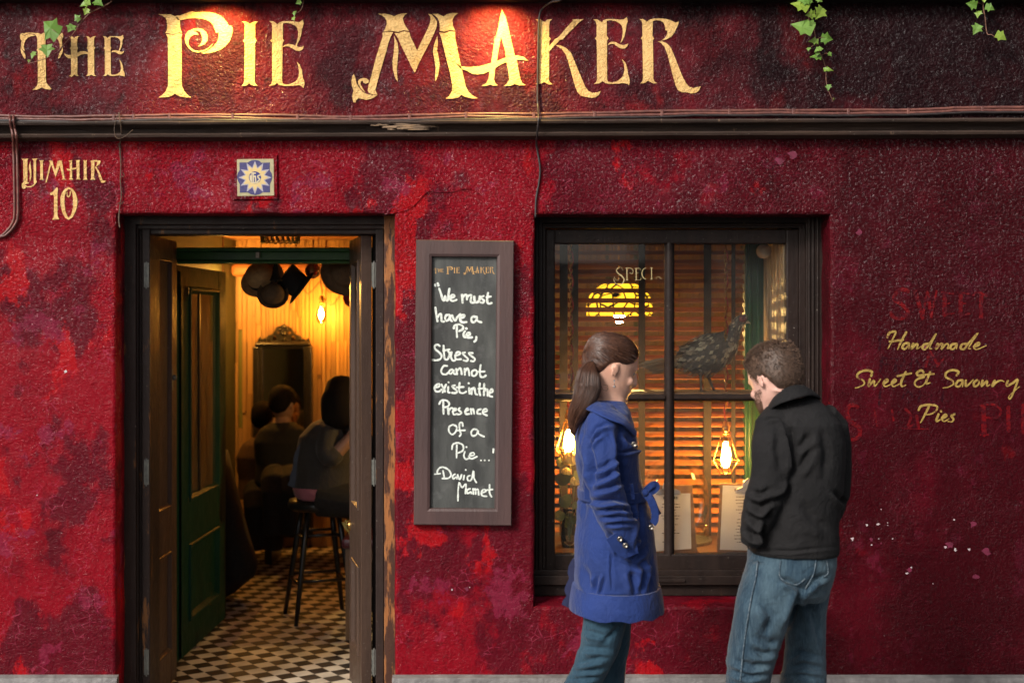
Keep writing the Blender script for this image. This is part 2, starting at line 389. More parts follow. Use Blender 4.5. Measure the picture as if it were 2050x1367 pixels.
M['paper'] = mk('white_menu_paper', (.88, .87, .86), (.82, .81, .80), 10, .7)
M['print'] = mk('grey_print', (.14, .13, .13), (.2, .19, .18), 80, .8)
M['clipwood'] = mk('tan_hardboard', (.36, .20, .09), (.27, .15, .07), 40, .55)
M['silver'] = mk('clip_metal', (.5, .48, .46), (.35, .33, .32), 60, .3, metal=1)
M['black'] = mk('black_lacquer', (.012, .011, .011), (.02, .018, .017), 30, .3)
M['felt_brown'] = mk('brown_felt', (.62, .38, .17), (.46, .27, .12), 50, .9, 200, .001)
M['felt_black'] = mk('black_felt', (.012, .011, .011), (.02, .017, .016), 50, .9)
M['felt_dark'] = mk('dark_brown_felt', (.16, .09, .045), (.11, .065, .035), 50, .9)
M['redcloth'] = mk('red_cloth', (.45, .02, .03), (.28, .012, .02), 40, .6)
M['mirror'] = mk('dim_mirror_glass', (.62, .58, .52), (.55, .5, .45), 10, .06, metal=1)
M['stoolwood'] = mk('worn_brown_stool_wood', (.20, .11, .05), (.13, .07, .035), 20, .5, 60, .001, (1, 1, .15))
M['leather'] = mk('burgundy_leather', (.10, .02, .025), (.07, .015, .02), 40, .35, 120, .001)
M['petal'] = mk('cream_petals', (.70, .58, .20), (.60, .50, .28), 40, .6)
M['foliage'] = mk('dull_green_leaves', (.10, .14, .05), (.17, .19, .08), 30, .55)
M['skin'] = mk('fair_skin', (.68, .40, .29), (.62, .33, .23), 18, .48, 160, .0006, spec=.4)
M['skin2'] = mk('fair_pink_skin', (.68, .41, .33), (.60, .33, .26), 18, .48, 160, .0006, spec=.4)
M['skindim'] = mk('shaded_skin', (.34, .19, .13), (.3, .17, .12), 18, .5)  # skin colour darkened to paint in the dimness of the room
def hair_mat(name, c1, c2, stretch=(1, 1, 1), rough=.38):
    m, nt, b = newmat(name); v = vec(nt, stretch); f = noi(nt, v, 60, 4)
    g = nd(nt, 'ShaderNodeNewGeometry')
    col = mixc(nt, ramp(nt, f, .35, .65), c1, c2); col = mixc(nt, mth(nt, 'MULTIPLY', g.outputs['Random Per Island'], .5), col, tuple(min(1, x*2.2) for x in c1))
    nt.links.new(col, b.inputs['Base Color']); b.inputs['Roughness'].default_value = rough; b.inputs['Specular IOR Level'].default_value = .6
    bump(nt, b, f, .0007); return m
M['hair'] = hair_mat('brown_hair', (.085, .036, .020), (.040, .017, .011), rough=.34)
M['hairm'] = hair_mat('short_brown_hair', (.085, .045, .026), (.04, .022, .013), rough=.6)
M['beard'] = hair_mat('stubble', (.17, .08, .048), (.11, .055, .034), rough=.7)
M['hairdark'] = hair_mat('black_hair', (.010, .007, .005), (.006, .004, .003), rough=.85)
M['hairdark'].node_tree.nodes['Principled BSDF'].inputs['Specular IOR Level'].default_value = .15
def cloth(name, c1, c2, weave=900, wd=.0006, rough=.75, sheen=.15, fade=None, vs=(1, 1, 1)):
    m, nt, b = newmat(name); v = vec(nt); col = mixc(nt, ramp(nt, noi(nt, v, 9, 5), .35, .65), c1, c2)
    if fade:
        col = mixc(nt, mth(nt, 'MULTIPLY', ramp(nt, noi(nt, vec(nt, (1, 1, .45)), 8, 6, .6), .44, .66), .85), col, fade)
        thread = noi(nt, vec(nt, (1, 1, .10)), 210, 3); col = mixc(nt, mth(nt, 'MULTIPLY', ramp(nt, thread, .45, .7), .45), col, fade)
    nt.links.new(col, b.inputs['Base Color']); b.inputs['Roughness'].default_value = rough; b.inputs['Sheen Weight'].default_value = sheen; b.inputs['Specular IOR Level'].default_value = .3
    h = mth(nt, 'MULTIPLY_ADD', noi(nt, v, weave, 2), .18, noi(nt, v, 45, 5)); h = mth(nt, 'MULTIPLY_ADD', noi(nt, vec(nt, (1, 1, .6), (.4, 0, .5)), 16, 4, .6, 1.2), 2.2, h); bump(nt, b, h, wd*5); return m
M['coat'] = cloth('blue_cotton_coat', (.011, .034, .165), (.0085, .026, .125), 500, .0007)
M['coatdark'] = cloth('dark_coat_lining', (.012, .016, .06), (.01, .012, .045), 500, .0005)
M['jacket'] = cloth('black_wool_jacket', (.0125, .0115, .012), (.009, .0085, .009), 700, .0008, .9, .0)
M['navy'] = cloth('navy_collar', (.008, .012, .035), (.006, .009, .025), 700, .0006)
M['denim'] = cloth('faded_blue_denim', (.018, .044, .072), (.012, .030, .050), 600, .0008, .85, .1, (.078, .128, .160))
M['denim2'] = cloth('teal_blue_denim', (.012, .042, .072), (.009, .030, .052), 600, .0008, .85, .1, (.028, .070, .105))
M['shoe'] = mk('dark_shoe_leather', (.03, .02, .016), (.02, .014, .012), 30, .4)
M['btn'] = mk('pewter_button', (.45, .40, .34), (.25, .22, .19), 80, .3, metal=1)
M['pink'] = cloth('pink_shirt', (.40, .14, .18), (.33, .11, .15))
M['greytop'] = cloth('dark_grey_knit', (.05, .045, .042), (.035, .032, .03))
M['bluegrey'] = cloth('blue_grey_scarf', (.10, .12, .17), (.08, .10, .14))

# ------------------------------------------------------------------ building shell
def floor_mat():
    m, nt, b = newmat('chequered_floor_tiles'); v = wpos(nt, (1, 1, 1))
    mp = nd(nt, 'ShaderNodeMapping'); nt.links.new(v, mp.inputs['Vector']); mp.inputs['Rotation'].default_value = (0, 0, R(-35))
    ck = nd(nt, 'ShaderNodeTexChecker'); nt.links.new(mp.outputs[0], ck.inputs['Vector']); ck.inputs['Scale'].default_value = 1/.083
    ck.inputs['Color1'].default_value = (.60, .54, .44, 1); ck.inputs['Color2'].default_value = (.012, .011, .012, 1)
    col = mixc(nt, mth(nt, 'MULTIPLY', ramp(nt, noi(nt, v, 5, 5), .4, .7), .5), ck.outputs[0], (.10, .08, .06))
    nt.links.new(col, b.inputs['Base Color']); b.inputs['Roughness'].default_value = .6; b.inputs['Specular IOR Level'].default_value = .2; return m
def pave_mat():
    m, nt, b = newmat('grey_paving'); v = wpos(nt)
    br = nd(nt, 'ShaderNodeTexBrick'); nt.links.new(v, br.inputs['Vector']); br.inputs['Scale'].default_value = 1.6
    br.inputs['Color1'].default_value = (.22, .21, .2, 1); br.inputs['Color2'].default_value = (.17, .165, .16, 1); br.inputs['Mortar'].default_value = (.07, .07, .07, 1); br.inputs['Mortar Size'].default_value = .008
    nt.links.new(mixc(nt, mth(nt, 'MULTIPLY', noi(nt, v, 12, 6), .5), br.outputs[0], (.09, .085, .08)), b.inputs['Base Color']); b.inputs['Roughness'].default_value = .75
    bump(nt, b, noi(nt, v, 60, 4), .003); return m
g = MB().box(-40, 40, -1.9, 0.34, -.3, -.004).build('pavement', pave_mat()); tag(g, kind='structure')
g = MB().box(-40, 40, -40, -1.9, -.4, -.12).build('road', mk('asphalt', (.05, .05, .05), (.035, .035, .036), 20, .85, 90, .004)); tag(g, kind='structure')
g = MB().box(-2.2, 3.0, .345, 4.6, -.2, 0).build('tiled_floor', floor_mat()); tag(g, kind='structure')

shop = thing('shop_building', 'dark red plastered pie shop front with open door, window and gold sign letters', 'building', (0, 0, 0))
rj = random.Random(5)
def rect_ring(x0, x1, z0, z1, n=26, jit=.0035):
    pts = []
    cs = [((x0, z0), (x1, z0), (0, -1)), ((x1, z0), (x1, z1), (1, 0)), ((x1, z1), (x0, z1), (0, 1)), ((x0, z1), (x0, z0), (-1, 0))]
    ph = rj.random()*50
    for a, b, nrm in cs:
        for i in range(n):
            t = i/n; x, z = a[0]+(b[0]-a[0])*t, a[1]+(b[1]-a[1])*t
            j = noise.noise(Vector((x*9+ph, z*9, 0)))*jit*1.6
            nn = nrm if i else (nrm[0]+(0 if nrm[0] else (1 if x > (x0+x1)/2 else -1)), nrm[1]+(0 if nrm[1] else (1 if z > (z0+z1)/2 else -1)))
            pts.append((x+nn[0]*j, z+nn[1]*j, nn))
    return pts
def opening(mb, rp, depth, r=.013, dz=0.0):
    """rounded plaster edge plus reveal; returns the front ring"""
    n = len(rp); zmid = sum(p[1] for p in rp)/n
    mk_ = lambda o, y, k=0: [Vector((x+nx*o, y, z+nz*o+(k if z < zmid and nz < 0 else 0))) for x, z, (nx, nz) in rp]
    rings = [mk_(r, 0), mk_(r*.45, r*.14), mk_(r*.14, r*.45), mk_(0, r), mk_(0, depth*.6, dz*.6), mk_(0, depth, dz)]
    mb.loft(rings, cap=False); return rings[0]
wl = MB()
da, db = W(232, 428), W(790, 428); wa, wb = W(1070, 1213), W(1662, 430)
door_ring = rect_ring(da.x, db.x, -.12, da.z)
win_ring = rect_ring(wa.x, wb.x, wa.z, wb.z)
fr1 = opening(wl, door_ring, .36); fr2 = opening(wl, win_ring, .36, .015, .03)
ZT = W(0, 247).z
wl.holed([[Vector((-7, 0, -.12)), Vector((7, 0, -.12)), Vector((7, 0, ZT)), Vector((-7, 0, ZT))], fr1, fr2])
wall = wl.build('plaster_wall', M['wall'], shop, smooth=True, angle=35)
ZL = W(0, 6).z
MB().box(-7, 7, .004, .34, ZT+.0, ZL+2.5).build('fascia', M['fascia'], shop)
lg = MB()
lg.box(-7, 7, -.07, .003, ZL, ZL+.05)
for i in range(150):
    x = -4+i*.055; lg.box(x, x+.05, -.078-random.random()*.006, -.0715, ZL+.006+random.random()*.004, ZL+.06)
lg.build('eaves_ledge', M['black'], shop)
# walls, ceiling and back of the room
rwm = mk('dark_green_room_wall', (.05, .06, .03), (.03, .04, .02), 6, .6)
MB().box(-7, -2.05, .345, 4.7, 0, 3.6).build('room_side_wall', rwm, shop); MB().box(2.75, 7, .345, 4.7, 0, 3.6).build('room_side_wall', rwm, shop)
# piers of masonry behind the plaster
pm = MB()
pm.box(-2.05, da.x-.015, .015, .34, 0, ZT); pm.box(db.x+.015, wa.x-.015, .015, .34, 0, ZT); pm.box(wb.x+.015, 2.75, .015, .34, 0, ZT)
pm.box(da.x, db.x, .015, .34, da.z+.015, ZT); pm.box(wa.x, wb.x, .03, .34, wb.z+.015, ZT); pm.box(wa.x, wb.x, .03, .34, 0, wa.z-.015)
pm.build('masonry_core', M['black'], shop)
def plank_mat(name, c1, c2, green, ax):
    m, nt, b = newmat(name); g = nd(nt, 'ShaderNodeNewGeometry'); cr = nd(nt, 'ShaderNodeValToRGB'); nt.links.new(g.outputs['Random Per Island'], cr.inputs[0])
    cr.color_ramp.interpolation = 'CONSTANT'; e = cr.color_ramp.elements; cols = [c1, c2, tuple(x*.8 for x in c1), tuple(x*1.12 for x in c2), tuple(x*.55 for x in c1), green]
    while len(e) < len(cols): e.new(.5)
    for i, c in enumerate(cols): e[i].position = (0, .28, .5, .72, .9, .965)[i]; e[i].color = (*c, 1)
    col = mixc(nt, mth(nt, 'MULTIPLY', noi(nt, wpos(nt, ax), 30, 4), .55), cr.outputs[0], (.20, .10, .03))
    nt.links.new(col, b.inputs['Base Color']); b.inputs['Roughness'].default_value = .5; return m
rp = random.Random(3); pl = MB(); x = -2.05
while x < 2.7:
    wd = .019+rp.random()*.020; z = 0
    while z < 2.6:
        h = .25+rp.random()*.75; t = rp.random()*.026
        pl.box(x+.0018, x+wd-.0018, 4.28-t, 4.33, z+.002, min(z+h, 2.62)); z += h
    x += wd
pl.build('plank_wall', plank_mat('warm_timber_strips', (.62, .37, .14), (.50, .29, .105), (.16, .20, .05), (1, 1, .08)), shop)
CZ = 2.27; cl = MB(); y = .37
while y < 4.6:
    cl.box(-2.05, 2.75, y+.002, y+.098, CZ, CZ+.03); y += .10
cl.build('boarded_ceiling', mk('varnished_ceiling_boards', (.46, .23, .09), (.34, .14, .05), 3, .4, stretch=(.3, 1, 1)), shop)
MB().box(-2.3, 3.0, .345, 4.7, CZ+.04, CZ+.2).box(-2.3, 3.0, 4.35, 4.7, 0, 3.6).build('roof_slab', M['black'], shop)
bmx = MB().box(-2.05, 2.75, 4.10, 4.27, W(0, 553, 4.1).z, W(0, 528, 4.1).z)
bmx.build('wall_beam', mk('copper_brown_beam', (.42, .18, .08), (.3, .12, .05), 10, .35, stretch=(.2, 1, 1)), shop, bevel=.03)
# plinth
plz = W(0, 1359, -.03).z
for a, b in ((-3, 238), (786, 2060)):
    xa, xb = W(a, 0).x, W(b, 0).x
    if a < 0: xa = -7
    if b > 2000: xb = 7
    n = 90; top = []
    pb = MB(); rings = []
    for i in range(n+1):
        x = xa+(xb-xa)*i/n; j = noise.noise(Vector((x*11, 3, 0)))*.006; k = noise.noise(Vector((x*17, 8, 0)))*.004
        rings.append([Vector((x, -.001, plz+.012+k)), Vector((x, -.028+j, plz+.004+k)), Vector((x, -.034+j, plz-.012)), Vector((x, -.034, -.1)), Vector((x, -.001, -.1))])
    pb.loft(rings); pb.build('plinth', M['plinth'], shop, smooth=True, angle=40)
# cornice over the openings
def czt(x): return W(0, 243.4-(x/(.00208333)+1025)*.0036, -.085).z
prof = [(.0, .004), (-.02, .003), (-.085, 0), (-.088, -.007), (-.084, -.0145), (-.052, -.019), (-.040, -.030), (-.036, -.044), (-.056, -.047), (-.062, -.054), (-.058, -.063), (-.04, -.068), (.0, -.072)]
cr = MB(); rings = []
for i in range(281):
    x = -7+14*i/280; q = []
    px = x*480+1025; brk = 0
    for k, (yy, zz) in enumerate(prof):
        dmg = 0
        if 755 < px < 835 and 2 <= k <= 5: dmg = .018+.016*noise.noise(Vector((x*40, k*3., 0)))
        q.append(Vector((x, yy+dmg+.0025*noise.noise(Vector((x*14, k, 2))), czt(x)+zz+.0018*noise.noise(Vector((x*10, k*.7, 5))))))
    rings.append(q)
cr.loft(rings, closed=False); cr.build('cornice', M['cornice'], shop, smooth=True, angle=30)
sp = MB()
for i in range(26):
    x0 = 742+rj.random()*80; ln = 14+rj.random()*42; yy = 247+rj.random()*13
    sp.ribbon([W(x0, yy, -.064-.01*rj.random()), W(x0+ln*.5, yy+rj.random()*2-1, -.066), W(x0+ln, yy+rj.random()*3-1.5, -.058)], [.0012+.002*rj.random(), .0035, .0006])
sp.build('splintered_cornice_patch', M['splint'], shop)
# crack ridge between two plaster layers
rd = MB(); rp_ = catmull([W(a, b, -.001) for a, b in ((770, 429), (800, 424), (825, 414), (850, 389), (862, 383), (885, 385), (905, 384), (932, 378), (948, 380), (956, 388))], 6)
rd.tube(rp_, [.003+.002*noise.noise(Vector((i*.4, 0, 0))) for i in range(len(rp_))], 6); rd.build('plaster_ridge', M['wall'], shop, smooth=True)
rc = random.Random(9)
def blob(nm, m, px, py, r, y, n=9):
    c = W(px, py, y); mb = MB().add([c]+[c+Vector((math.cos(2*math.pi*k/n)*r/480*(.25+.75*rc.random()), 0, math.sin(2*math.pi*k/n)*r/480*(.25+.65*rc.random()))) for k in range(n)], [(0, 1+k, 1+(k+1) % n) for k in range(n)]); mb.build(nm, m, shop)
for px, py, r in ((131, 744, 6), (74, 991, 2), (1758, 1049, 5), (1735, 1050, 4), (1777, 1046, 2), (1777, 1051, 2), (1707, 1078, 6), (1745, 1090, 3), (1759, 1078, 2), (1787, 1078, 2), (1910, 1040, 3), (1912, 1099, 5), (1941, 1099, 5), (1824, 1135, 3), (1815, 1147, 4), (1764, 1019, 2), (905, 1180, 3), (940, 1175, 2), (1868, 1168, 2), (1892, 1094, 4)): blob('bare_plaster_chip', M['chip'], px, py, r, -.0015)
for px, py, r in ((1901, 1091, 11), (1820, 1141, 8), (1745, 1080, 6), (1947, 1050, 11), (934, 1178, 7), (1764, 1087, 3), (1975, 1105, 13), (1955, 1155, 9), (1720, 465, 9), (1586, 310, 14), (1560, 322, 12), (1850, 695, 9)): blob('flaked_paint_chip', M['magchip'], px, py, r, -.0010)

# ------------------------------------------------------------------ painted lettering
GLY = {}
z1, s1 = (30, 50), 8.913
GLY['T'] = (z1, s1, [[[(300,145),(370,150),(430,150),(465,175),(505,148),(585,145),(560,170),(545,210),(545,560),(552,980),(560,1030),(590,1080),(640,1130),(655,1145),(620,1160),(560,1150),(510,1135),(480,1115),(445,1140),(390,1158),(310,1160),(360,1125),(395,1080),(408,1020),(405,480),(385,455),(400,430),(398,260),(385,205),(350,175)]],
 [[(365,198),(290,205),(230,230),(190,275),(165,330),(158,390),(172,475),(135,445),(112,380),(112,310),(120,285),(95,255),(88,210),(95,170),(115,150),(130,185),(175,198),(215,180),(260,165),(310,172)]],
 [[(120,150),(165,158),(200,143),(300,145),(350,172),(260,155),(215,165),(180,185),(140,180)]],
 [[(105,375),(120,440),(165,500),(185,540),(190,590),(175,615),(140,560),(112,500),(100,440)]],
 [[(585,200),(620,185),(680,190),(760,190),(800,180),(830,150),(845,145),(862,185),(860,225),(838,270),(840,340),(838,400),(800,440),(800,400),(795,340),(775,280),(740,235),(690,210),(630,205)]],
 [[(850,400),(855,460),(835,520),(805,580),(775,608),(765,590),(790,510),(820,460)]]])
GLY['H'] = (z1, s1, [[[(960,210),(1010,205),(1040,222),(1055,240),(1075,220),(1110,205),(1150,208),(1125,225),(1112,260),(1108,385),(1125,420),(1110,455),(1112,500),(1150,480),(1210,470),(1260,478),(1300,492),(1298,445),(1280,420),(1298,390),(1296,250),(1285,225),(1262,210),(1300,207),(1330,225),(1350,243),(1370,222),(1400,207),(1440,207),(1420,225),(1412,260),(1410,385),(1430,415),(1412,445),(1415,880),(1430,905),(1455,915),(1400,915),(1358,890),(1330,910),(1262,915),(1290,895),(1300,870),(1300,525),(1240,522),(1180,535),(1115,570),(1112,880),(1125,905),(1150,915),(1100,915),(1055,888),(1020,925),(990,940),(1005,920),(960,920),(1000,890),(1003,870),(1000,600),(960,600),(920,580),(890,545),(875,510),(905,525),(950,540),(1000,540),(998,450),(980,420),(1000,390),(998,250),(985,225)]]])
GLY['e'] = (z1, s1, [[[(1570,208),(1610,207),(1640,225),(1650,245),(1665,222),(1700,205),(1780,205),(1860,210),(1895,205),(1925,183),(1938,240),(1918,280),(1915,340),(1900,400),(1875,450),(1865,475),(1900,485),(1945,472),(1930,505),(1895,530),(1850,525),(1800,495),(1765,485),(1715,492),(1740,465),(1790,452),(1850,468),(1870,410),(1880,350),(1880,300),(1865,262),(1830,235),(1780,222),(1705,225),(1705,390),(1720,415),(1705,445),(1712,870),(1725,893),(1780,890),(1840,870),(1880,835),(1890,780),(1885,710),(1860,620),(1895,660),(1925,740),(1935,820),(1957,870),(1955,925),(1905,910),(1850,905),(1760,915),(1700,912),(1655,885),(1625,912),(1570,915),(1600,890),(1605,870),(1602,445),(1582,420),(1600,390),(1598,250),(1588,225)]]])
GLY['P'] = ((300, 10), 6.833, [[[(380,210),(350,160),(345,155),(420,145),(500,115),(545,98),(590,92),(625,102),(720,100),(820,102),(900,122),(970,155),(1020,200),(1060,250),(1075,285),(1110,290),(1130,315),(1132,370),(1118,430),(1090,500),(1045,555),(980,605),(900,640),(820,660),(740,668),(700,660),(770,640),(830,600),(880,560),(920,510),(940,450),(945,380),(905,385),(890,340),(870,285),(830,235),(770,205),(700,188),(620,182),(540,188),(420,212)]],
 [[(870,520),(840,570),(790,610),(730,640),(660,655),(590,640),(530,595),(490,530),(478,470),(490,405),(525,360),(590,332),(660,323),(720,335),(770,375),(793,430),(788,490),(755,535),(700,563),(655,572),(690,545),(712,500),(715,445),(700,400),(690,370),(640,352),(590,358),(640,375),(665,410),(600,412),(555,440),(528,490),(530,540),(560,590),(610,625),(670,632),(740,622),(800,590),(845,550)]],
 [[(110,130),(285,133),(345,158),(385,180),(412,212),(415,300),(425,350),(442,385),(400,380),(350,395),(300,405),(255,392),(212,388),(232,350),(238,290),(228,210),(205,175),(165,148)]],
 [[(222,400),(270,408),(320,412),(380,392),(442,398),(430,450),(435,600),(435,1000),(440,1110),(470,1180),(510,1225),(565,1268),(490,1268),(420,1255),(370,1235),(343,1215),(300,1245),(250,1262),(115,1270),(170,1232),(215,1185),(248,1110),(250,900),(245,450)]]])
GLY['I'] = ((470, 30), 8.544, [[[(120,115),(190,118),(235,140),(260,162),(290,135),(340,115),(405,118),(370,140),(350,175),(350,400),(375,445),(348,490),(345,900),(340,1130),(355,1180),(395,1215),(330,1215),(275,1195),(248,1170),(210,1205),(170,1218),(105,1218),(145,1185),(160,1140),(165,900),(170,480),(140,450),(168,410),(172,180),(155,140)]]])
GLY['E'] = ((470, 30), 8.544, [[[(590,110),(655,112),(700,140),(725,165),(760,135),(820,112),(900,110),(1000,115),(1060,125),(1110,125),(1165,85),(1180,150),(1165,215),(1148,240),(1140,320),(1115,420),(1075,490),(1062,538),(1100,555),(1150,550),(1180,535),(1165,590),(1110,625),(1050,615),(990,580),(930,545),(880,540),(820,555),(850,520),(920,500),(980,510),(1035,530),(1060,470),(1082,380),(1085,290),(1065,225),(1030,185),(960,155),(880,140),(825,150),(820,410),(845,445),(818,480),(810,1130),(820,1175),(860,1190),(930,1190),(1000,1165),(1060,1120),(1090,1060),(1100,980),(1085,880),(1060,800),(1110,855),(1145,940),(1160,1040),(1165,1080),(1185,1120),(1195,1190),(1175,1255),(1140,1220),(1100,1205),(1000,1215),(850,1220),(770,1205),(720,1165),(680,1205),(580,1218),(625,1180),(640,1130),(638,480),(608,445),(638,410),(640,200),(632,150)]]])
GLY['M'] = ((690, 10), 6.511, [[[(430,118),(520,118),(590,130),(645,152),(690,130),(750,115),(820,112),(780,140),(758,180),(770,230),(800,290),(838,345),(770,332),(700,355),(640,345),(580,340),(505,352),(530,310),(548,250),(545,205),(520,165),(480,138)]],
 [[(495,365),(560,352),(632,358),(600,420),(570,500),(540,620),(500,750),(460,890),(420,1030),(400,1110),(425,1165),(370,1170),(320,1155),(300,1120),(310,1050),(350,920),(400,720),(450,550),(495,420)]],
 [[(648,368),(700,370),(770,347),(842,357),(860,420),(900,500),(945,600),(990,500),(1060,360),(1105,260),(1120,200),(1115,150),(1085,118),(1135,130),(1175,175),(1203,220),(1200,290),(1155,400),(1095,520),(1020,660),(960,780),(915,890),(870,810),(810,680),(740,540),(690,430)]],
 [[(1140,120),(1220,118),(1260,140),(1290,155),(1330,125),(1400,110),(1480,110),(1430,150),(1405,200),(1410,270),(1440,338),(1370,332),(1300,350),(1238,343),(1240,290),(1237,240),(1214,180),(1180,145)]],
 [[(1230,362),(1300,368),(1370,348),(1440,352),(1440,430),(1470,580),(1510,770),(1550,940),(1580,1070),(1620,1140),(1680,1190),(1740,1220),(1660,1222),(1570,1200),(1520,1172),(1480,1210),(1400,1225),(1315,1222),(1365,1185),(1400,1120),(1400,1040),(1375,900),(1330,720),(1280,520),(1255,420)]],
 [[(645,405),(690,500),(702,600),(690,720),(680,840),(685,930),(692,1000),(660,960),(630,850),(622,740),(640,620),(650,500)]],
 [[(1208,405),(1215,500),(1205,600),(1228,690),(1238,780),(1225,890),(1200,970),(1178,1000),(1180,920),(1185,820),(1170,720),(1150,610),(1165,520)]],
 [[(120,908),(138,950),(150,1010),(180,1070),(230,1130),(290,1165),(360,1178),(430,1170),(400,1200),(350,1225),(280,1240),(220,1225),(180,1220),(150,1245),(140,1275),(115,1272),(105,1240),(98,1190),(115,1120),(95,1060),(88,1000),(100,930)]],
 [[(270,1140),(245,1130),(210,1090),(180,1040),(172,1000),(190,970),(240,955),(290,962),(315,985),(312,1015),(275,1030),(240,1015),(235,990),(210,1000),(205,1030),(230,1080)]]])
GLY['A'] = ((900, 10), 6.406, [[[(672,60),(690,100),(720,170),(745,260),(770,370),(795,480),(820,580),(835,650),(890,655),(950,670),(1010,718),(950,708),(860,705),(880,820),(910,960),(935,1005),(980,1032),(900,1035),(835,1020),(780,1038),(695,1040),(740,1010),(765,960),(755,860),(730,735),(670,760),(585,810),(570,960),(590,1010),(620,1035),(560,1038),(520,1022),(470,1042),(410,1040),(470,1005),(500,950),(515,850),(440,882),(360,895),(290,885),(220,845),(140,820),(85,755),(150,790),(250,800),(380,790),(535,745),(550,640),(575,470),(568,450),(595,420),(625,290),(650,150)], [(660,410),(680,470),(715,600),(722,680),(660,700),(605,725),(625,600),(645,480)]]])
GLY['K'] = ((900, 10), 6.406, [[[(1100,188),(1160,188),(1190,205),(1215,222),(1240,200),(1270,188),(1315,188),(1285,215),(1278,260),(1275,410),(1298,440),(1280,470),(1278,530),(1330,470),(1348,440),(1380,430),(1450,355),(1530,260),(1580,210),(1575,188),(1720,188),(1660,230),(1580,310),(1480,410),(1455,445),(1420,450),(1360,510),(1278,600),(1275,970),(1295,1000),(1325,1022),(1260,1020),(1212,990),(1180,1010),(1105,1022),(1135,990),(1145,950),(1140,470),(1125,440),(1140,410),(1135,230),(1125,205)]],
 [[(1362,520),(1420,520),(1500,560),(1560,620),(1600,720),(1650,840),(1700,960),(1740,1050),(1780,1105),(1830,1130),(1890,1125),(1940,1105),(1920,1150),(1880,1185),(1820,1195),(1740,1180),(1680,1165),(1640,1120),(1610,1050),(1580,940),(1550,830),(1520,730),(1490,640),(1440,570)]]])
GLY['E2'] = ((1170, 20), 7.596, [[[(135,145),(200,150),(240,175),(262,195),(290,160),(340,142),(450,142),(540,152),(590,150),(645,115),(658,180),(640,230),(630,310),(610,400),(575,480),(545,510),(570,440),(580,360),(580,290),(565,240),(530,205),(470,175),(400,160),(340,170),(340,400),(370,438),(345,470),(342,700),(345,1060),(360,1095),(430,1105),(500,1085),(560,1040),(595,980),(610,900),(600,830),(565,745),(620,800),(650,880),(660,970),(685,1050),(688,1110),(680,1145),(640,1125),(600,1115),(500,1125),(380,1130),(320,1118),(278,1085),(230,1118),(145,1130),(180,1098),(192,1060),(190,700),(185,470),(160,438),(185,400),(185,230),(170,180)]],
 [[(352,540),(380,500),(430,485),(480,495),(540,530),(600,540),(668,515),(650,560),(610,592),(550,590),(500,560),(450,525),(400,520)]]])
GLY['R'] = ((1170, 20), 7.596, [[[(838,140),(890,145),(930,165),(950,185),(985,155),(1050,135),(1150,132),(1240,140),(1320,165),(1380,195),(1435,180),(1425,230),(1395,290),(1370,350),(1320,410),(1250,450),(1160,475),(1220,435),(1255,380),(1262,320),(1230,310),(1222,240),(1200,195),(1150,165),(1090,160),(1040,175),(1035,400),(1060,438),(1040,465),(1045,700),(1048,1050),(1065,1090),(1105,1118),(1040,1118),(965,1080),(920,1115),(845,1122),(880,1090),(890,1040),(885,700),(880,460),(855,435),(882,400),(880,200),(865,165)]],
 [[(1115,480),(1180,482),(1250,510),(1310,570),(1345,650),(1390,760),(1440,890),(1490,1010),(1540,1110),(1590,1170),(1650,1190),(1770,1165),(1740,1230),(1690,1265),(1620,1275),(1560,1255),(1480,1255),(1420,1220),(1385,1150),(1360,1060),(1330,950),(1300,830),(1265,690),(1220,570),(1170,510)]]])
n7, sn = (30, 300), 9.115
GLY['number'] = (n7, sn, [
 [[(120,165),(250,165),(225,190),(228,590),(250,600),(255,615),(200,625),(180,640),(230,670),(300,660),(350,620),(340,560),(340,200),(305,165),(412,160),(385,190),(385,545),(400,590),(375,620),(340,660),(290,685),(230,685),(190,670),(200,690),(180,712),(145,712),(118,670),(125,620),(155,590),(150,330),(150,200)]],
 [[(280,210),(285,280),(300,400),(298,500),(275,580),(265,520),(275,440),(252,360),(258,280)]],
 [[(440,195),(525,195),(508,220),(510,520),(530,548),(445,548),(462,520),(460,220)]],
 [[(615,195),(680,200),(735,390),(780,200),(855,200),(870,300),(905,530),(940,545),(850,545),(870,520),(820,290),(740,500),(660,270),(580,590),(555,605),(640,230)]],
 [[(975,200),(1050,190),(1040,220),(1040,335),(1120,325),(1118,215),(1105,190),(1185,190),(1175,220),(1178,520),(1205,545),(1115,545),(1128,520),(1125,350),(1042,370),(1042,520),(1065,545),(980,545),(1000,520),(1000,380),(960,380),(940,345),(1000,350),(998,225)]],
 [[(1245,195),(1315,190),(1305,220),(1310,520),(1325,548),(1245,548),(1255,520),(1255,220)]],
 [[(1375,200),(1440,190),(1500,190),(1565,205),(1545,270),(1480,310),(1530,380),(1570,480),(1600,560),(1665,570),(1620,605),(1570,595),(1540,530),(1500,390),(1462,320),(1490,280),(1500,225),(1450,215),(1445,520),(1465,548),(1375,548),(1390,520),(1390,225)]],
 [[(770,685),(785,720),(775,800),(775,1200),(810,1270),(675,1275),(710,1220),(712,850),(700,820),(655,830),(638,795),(700,760),(740,710)]],
 [[(980,683),(1060,720),(1110,800),(1138,900),(1138,1000),(1110,1120),(1050,1230),(980,1280),(920,1245),(860,1140),(830,1000),(828,870),(860,780),(910,715)], [(975,720),(935,760),(905,850),(902,980),(920,1120),(960,1220),(985,1240),(1030,1170),(1060,1050),(1060,900),(1045,790),(1010,725)]],
 [[(1010,735),(1022,790),(1005,850),(975,875),(945,850),(942,790),(960,755),(955,810),(970,850),(995,825),(1000,770)]]])
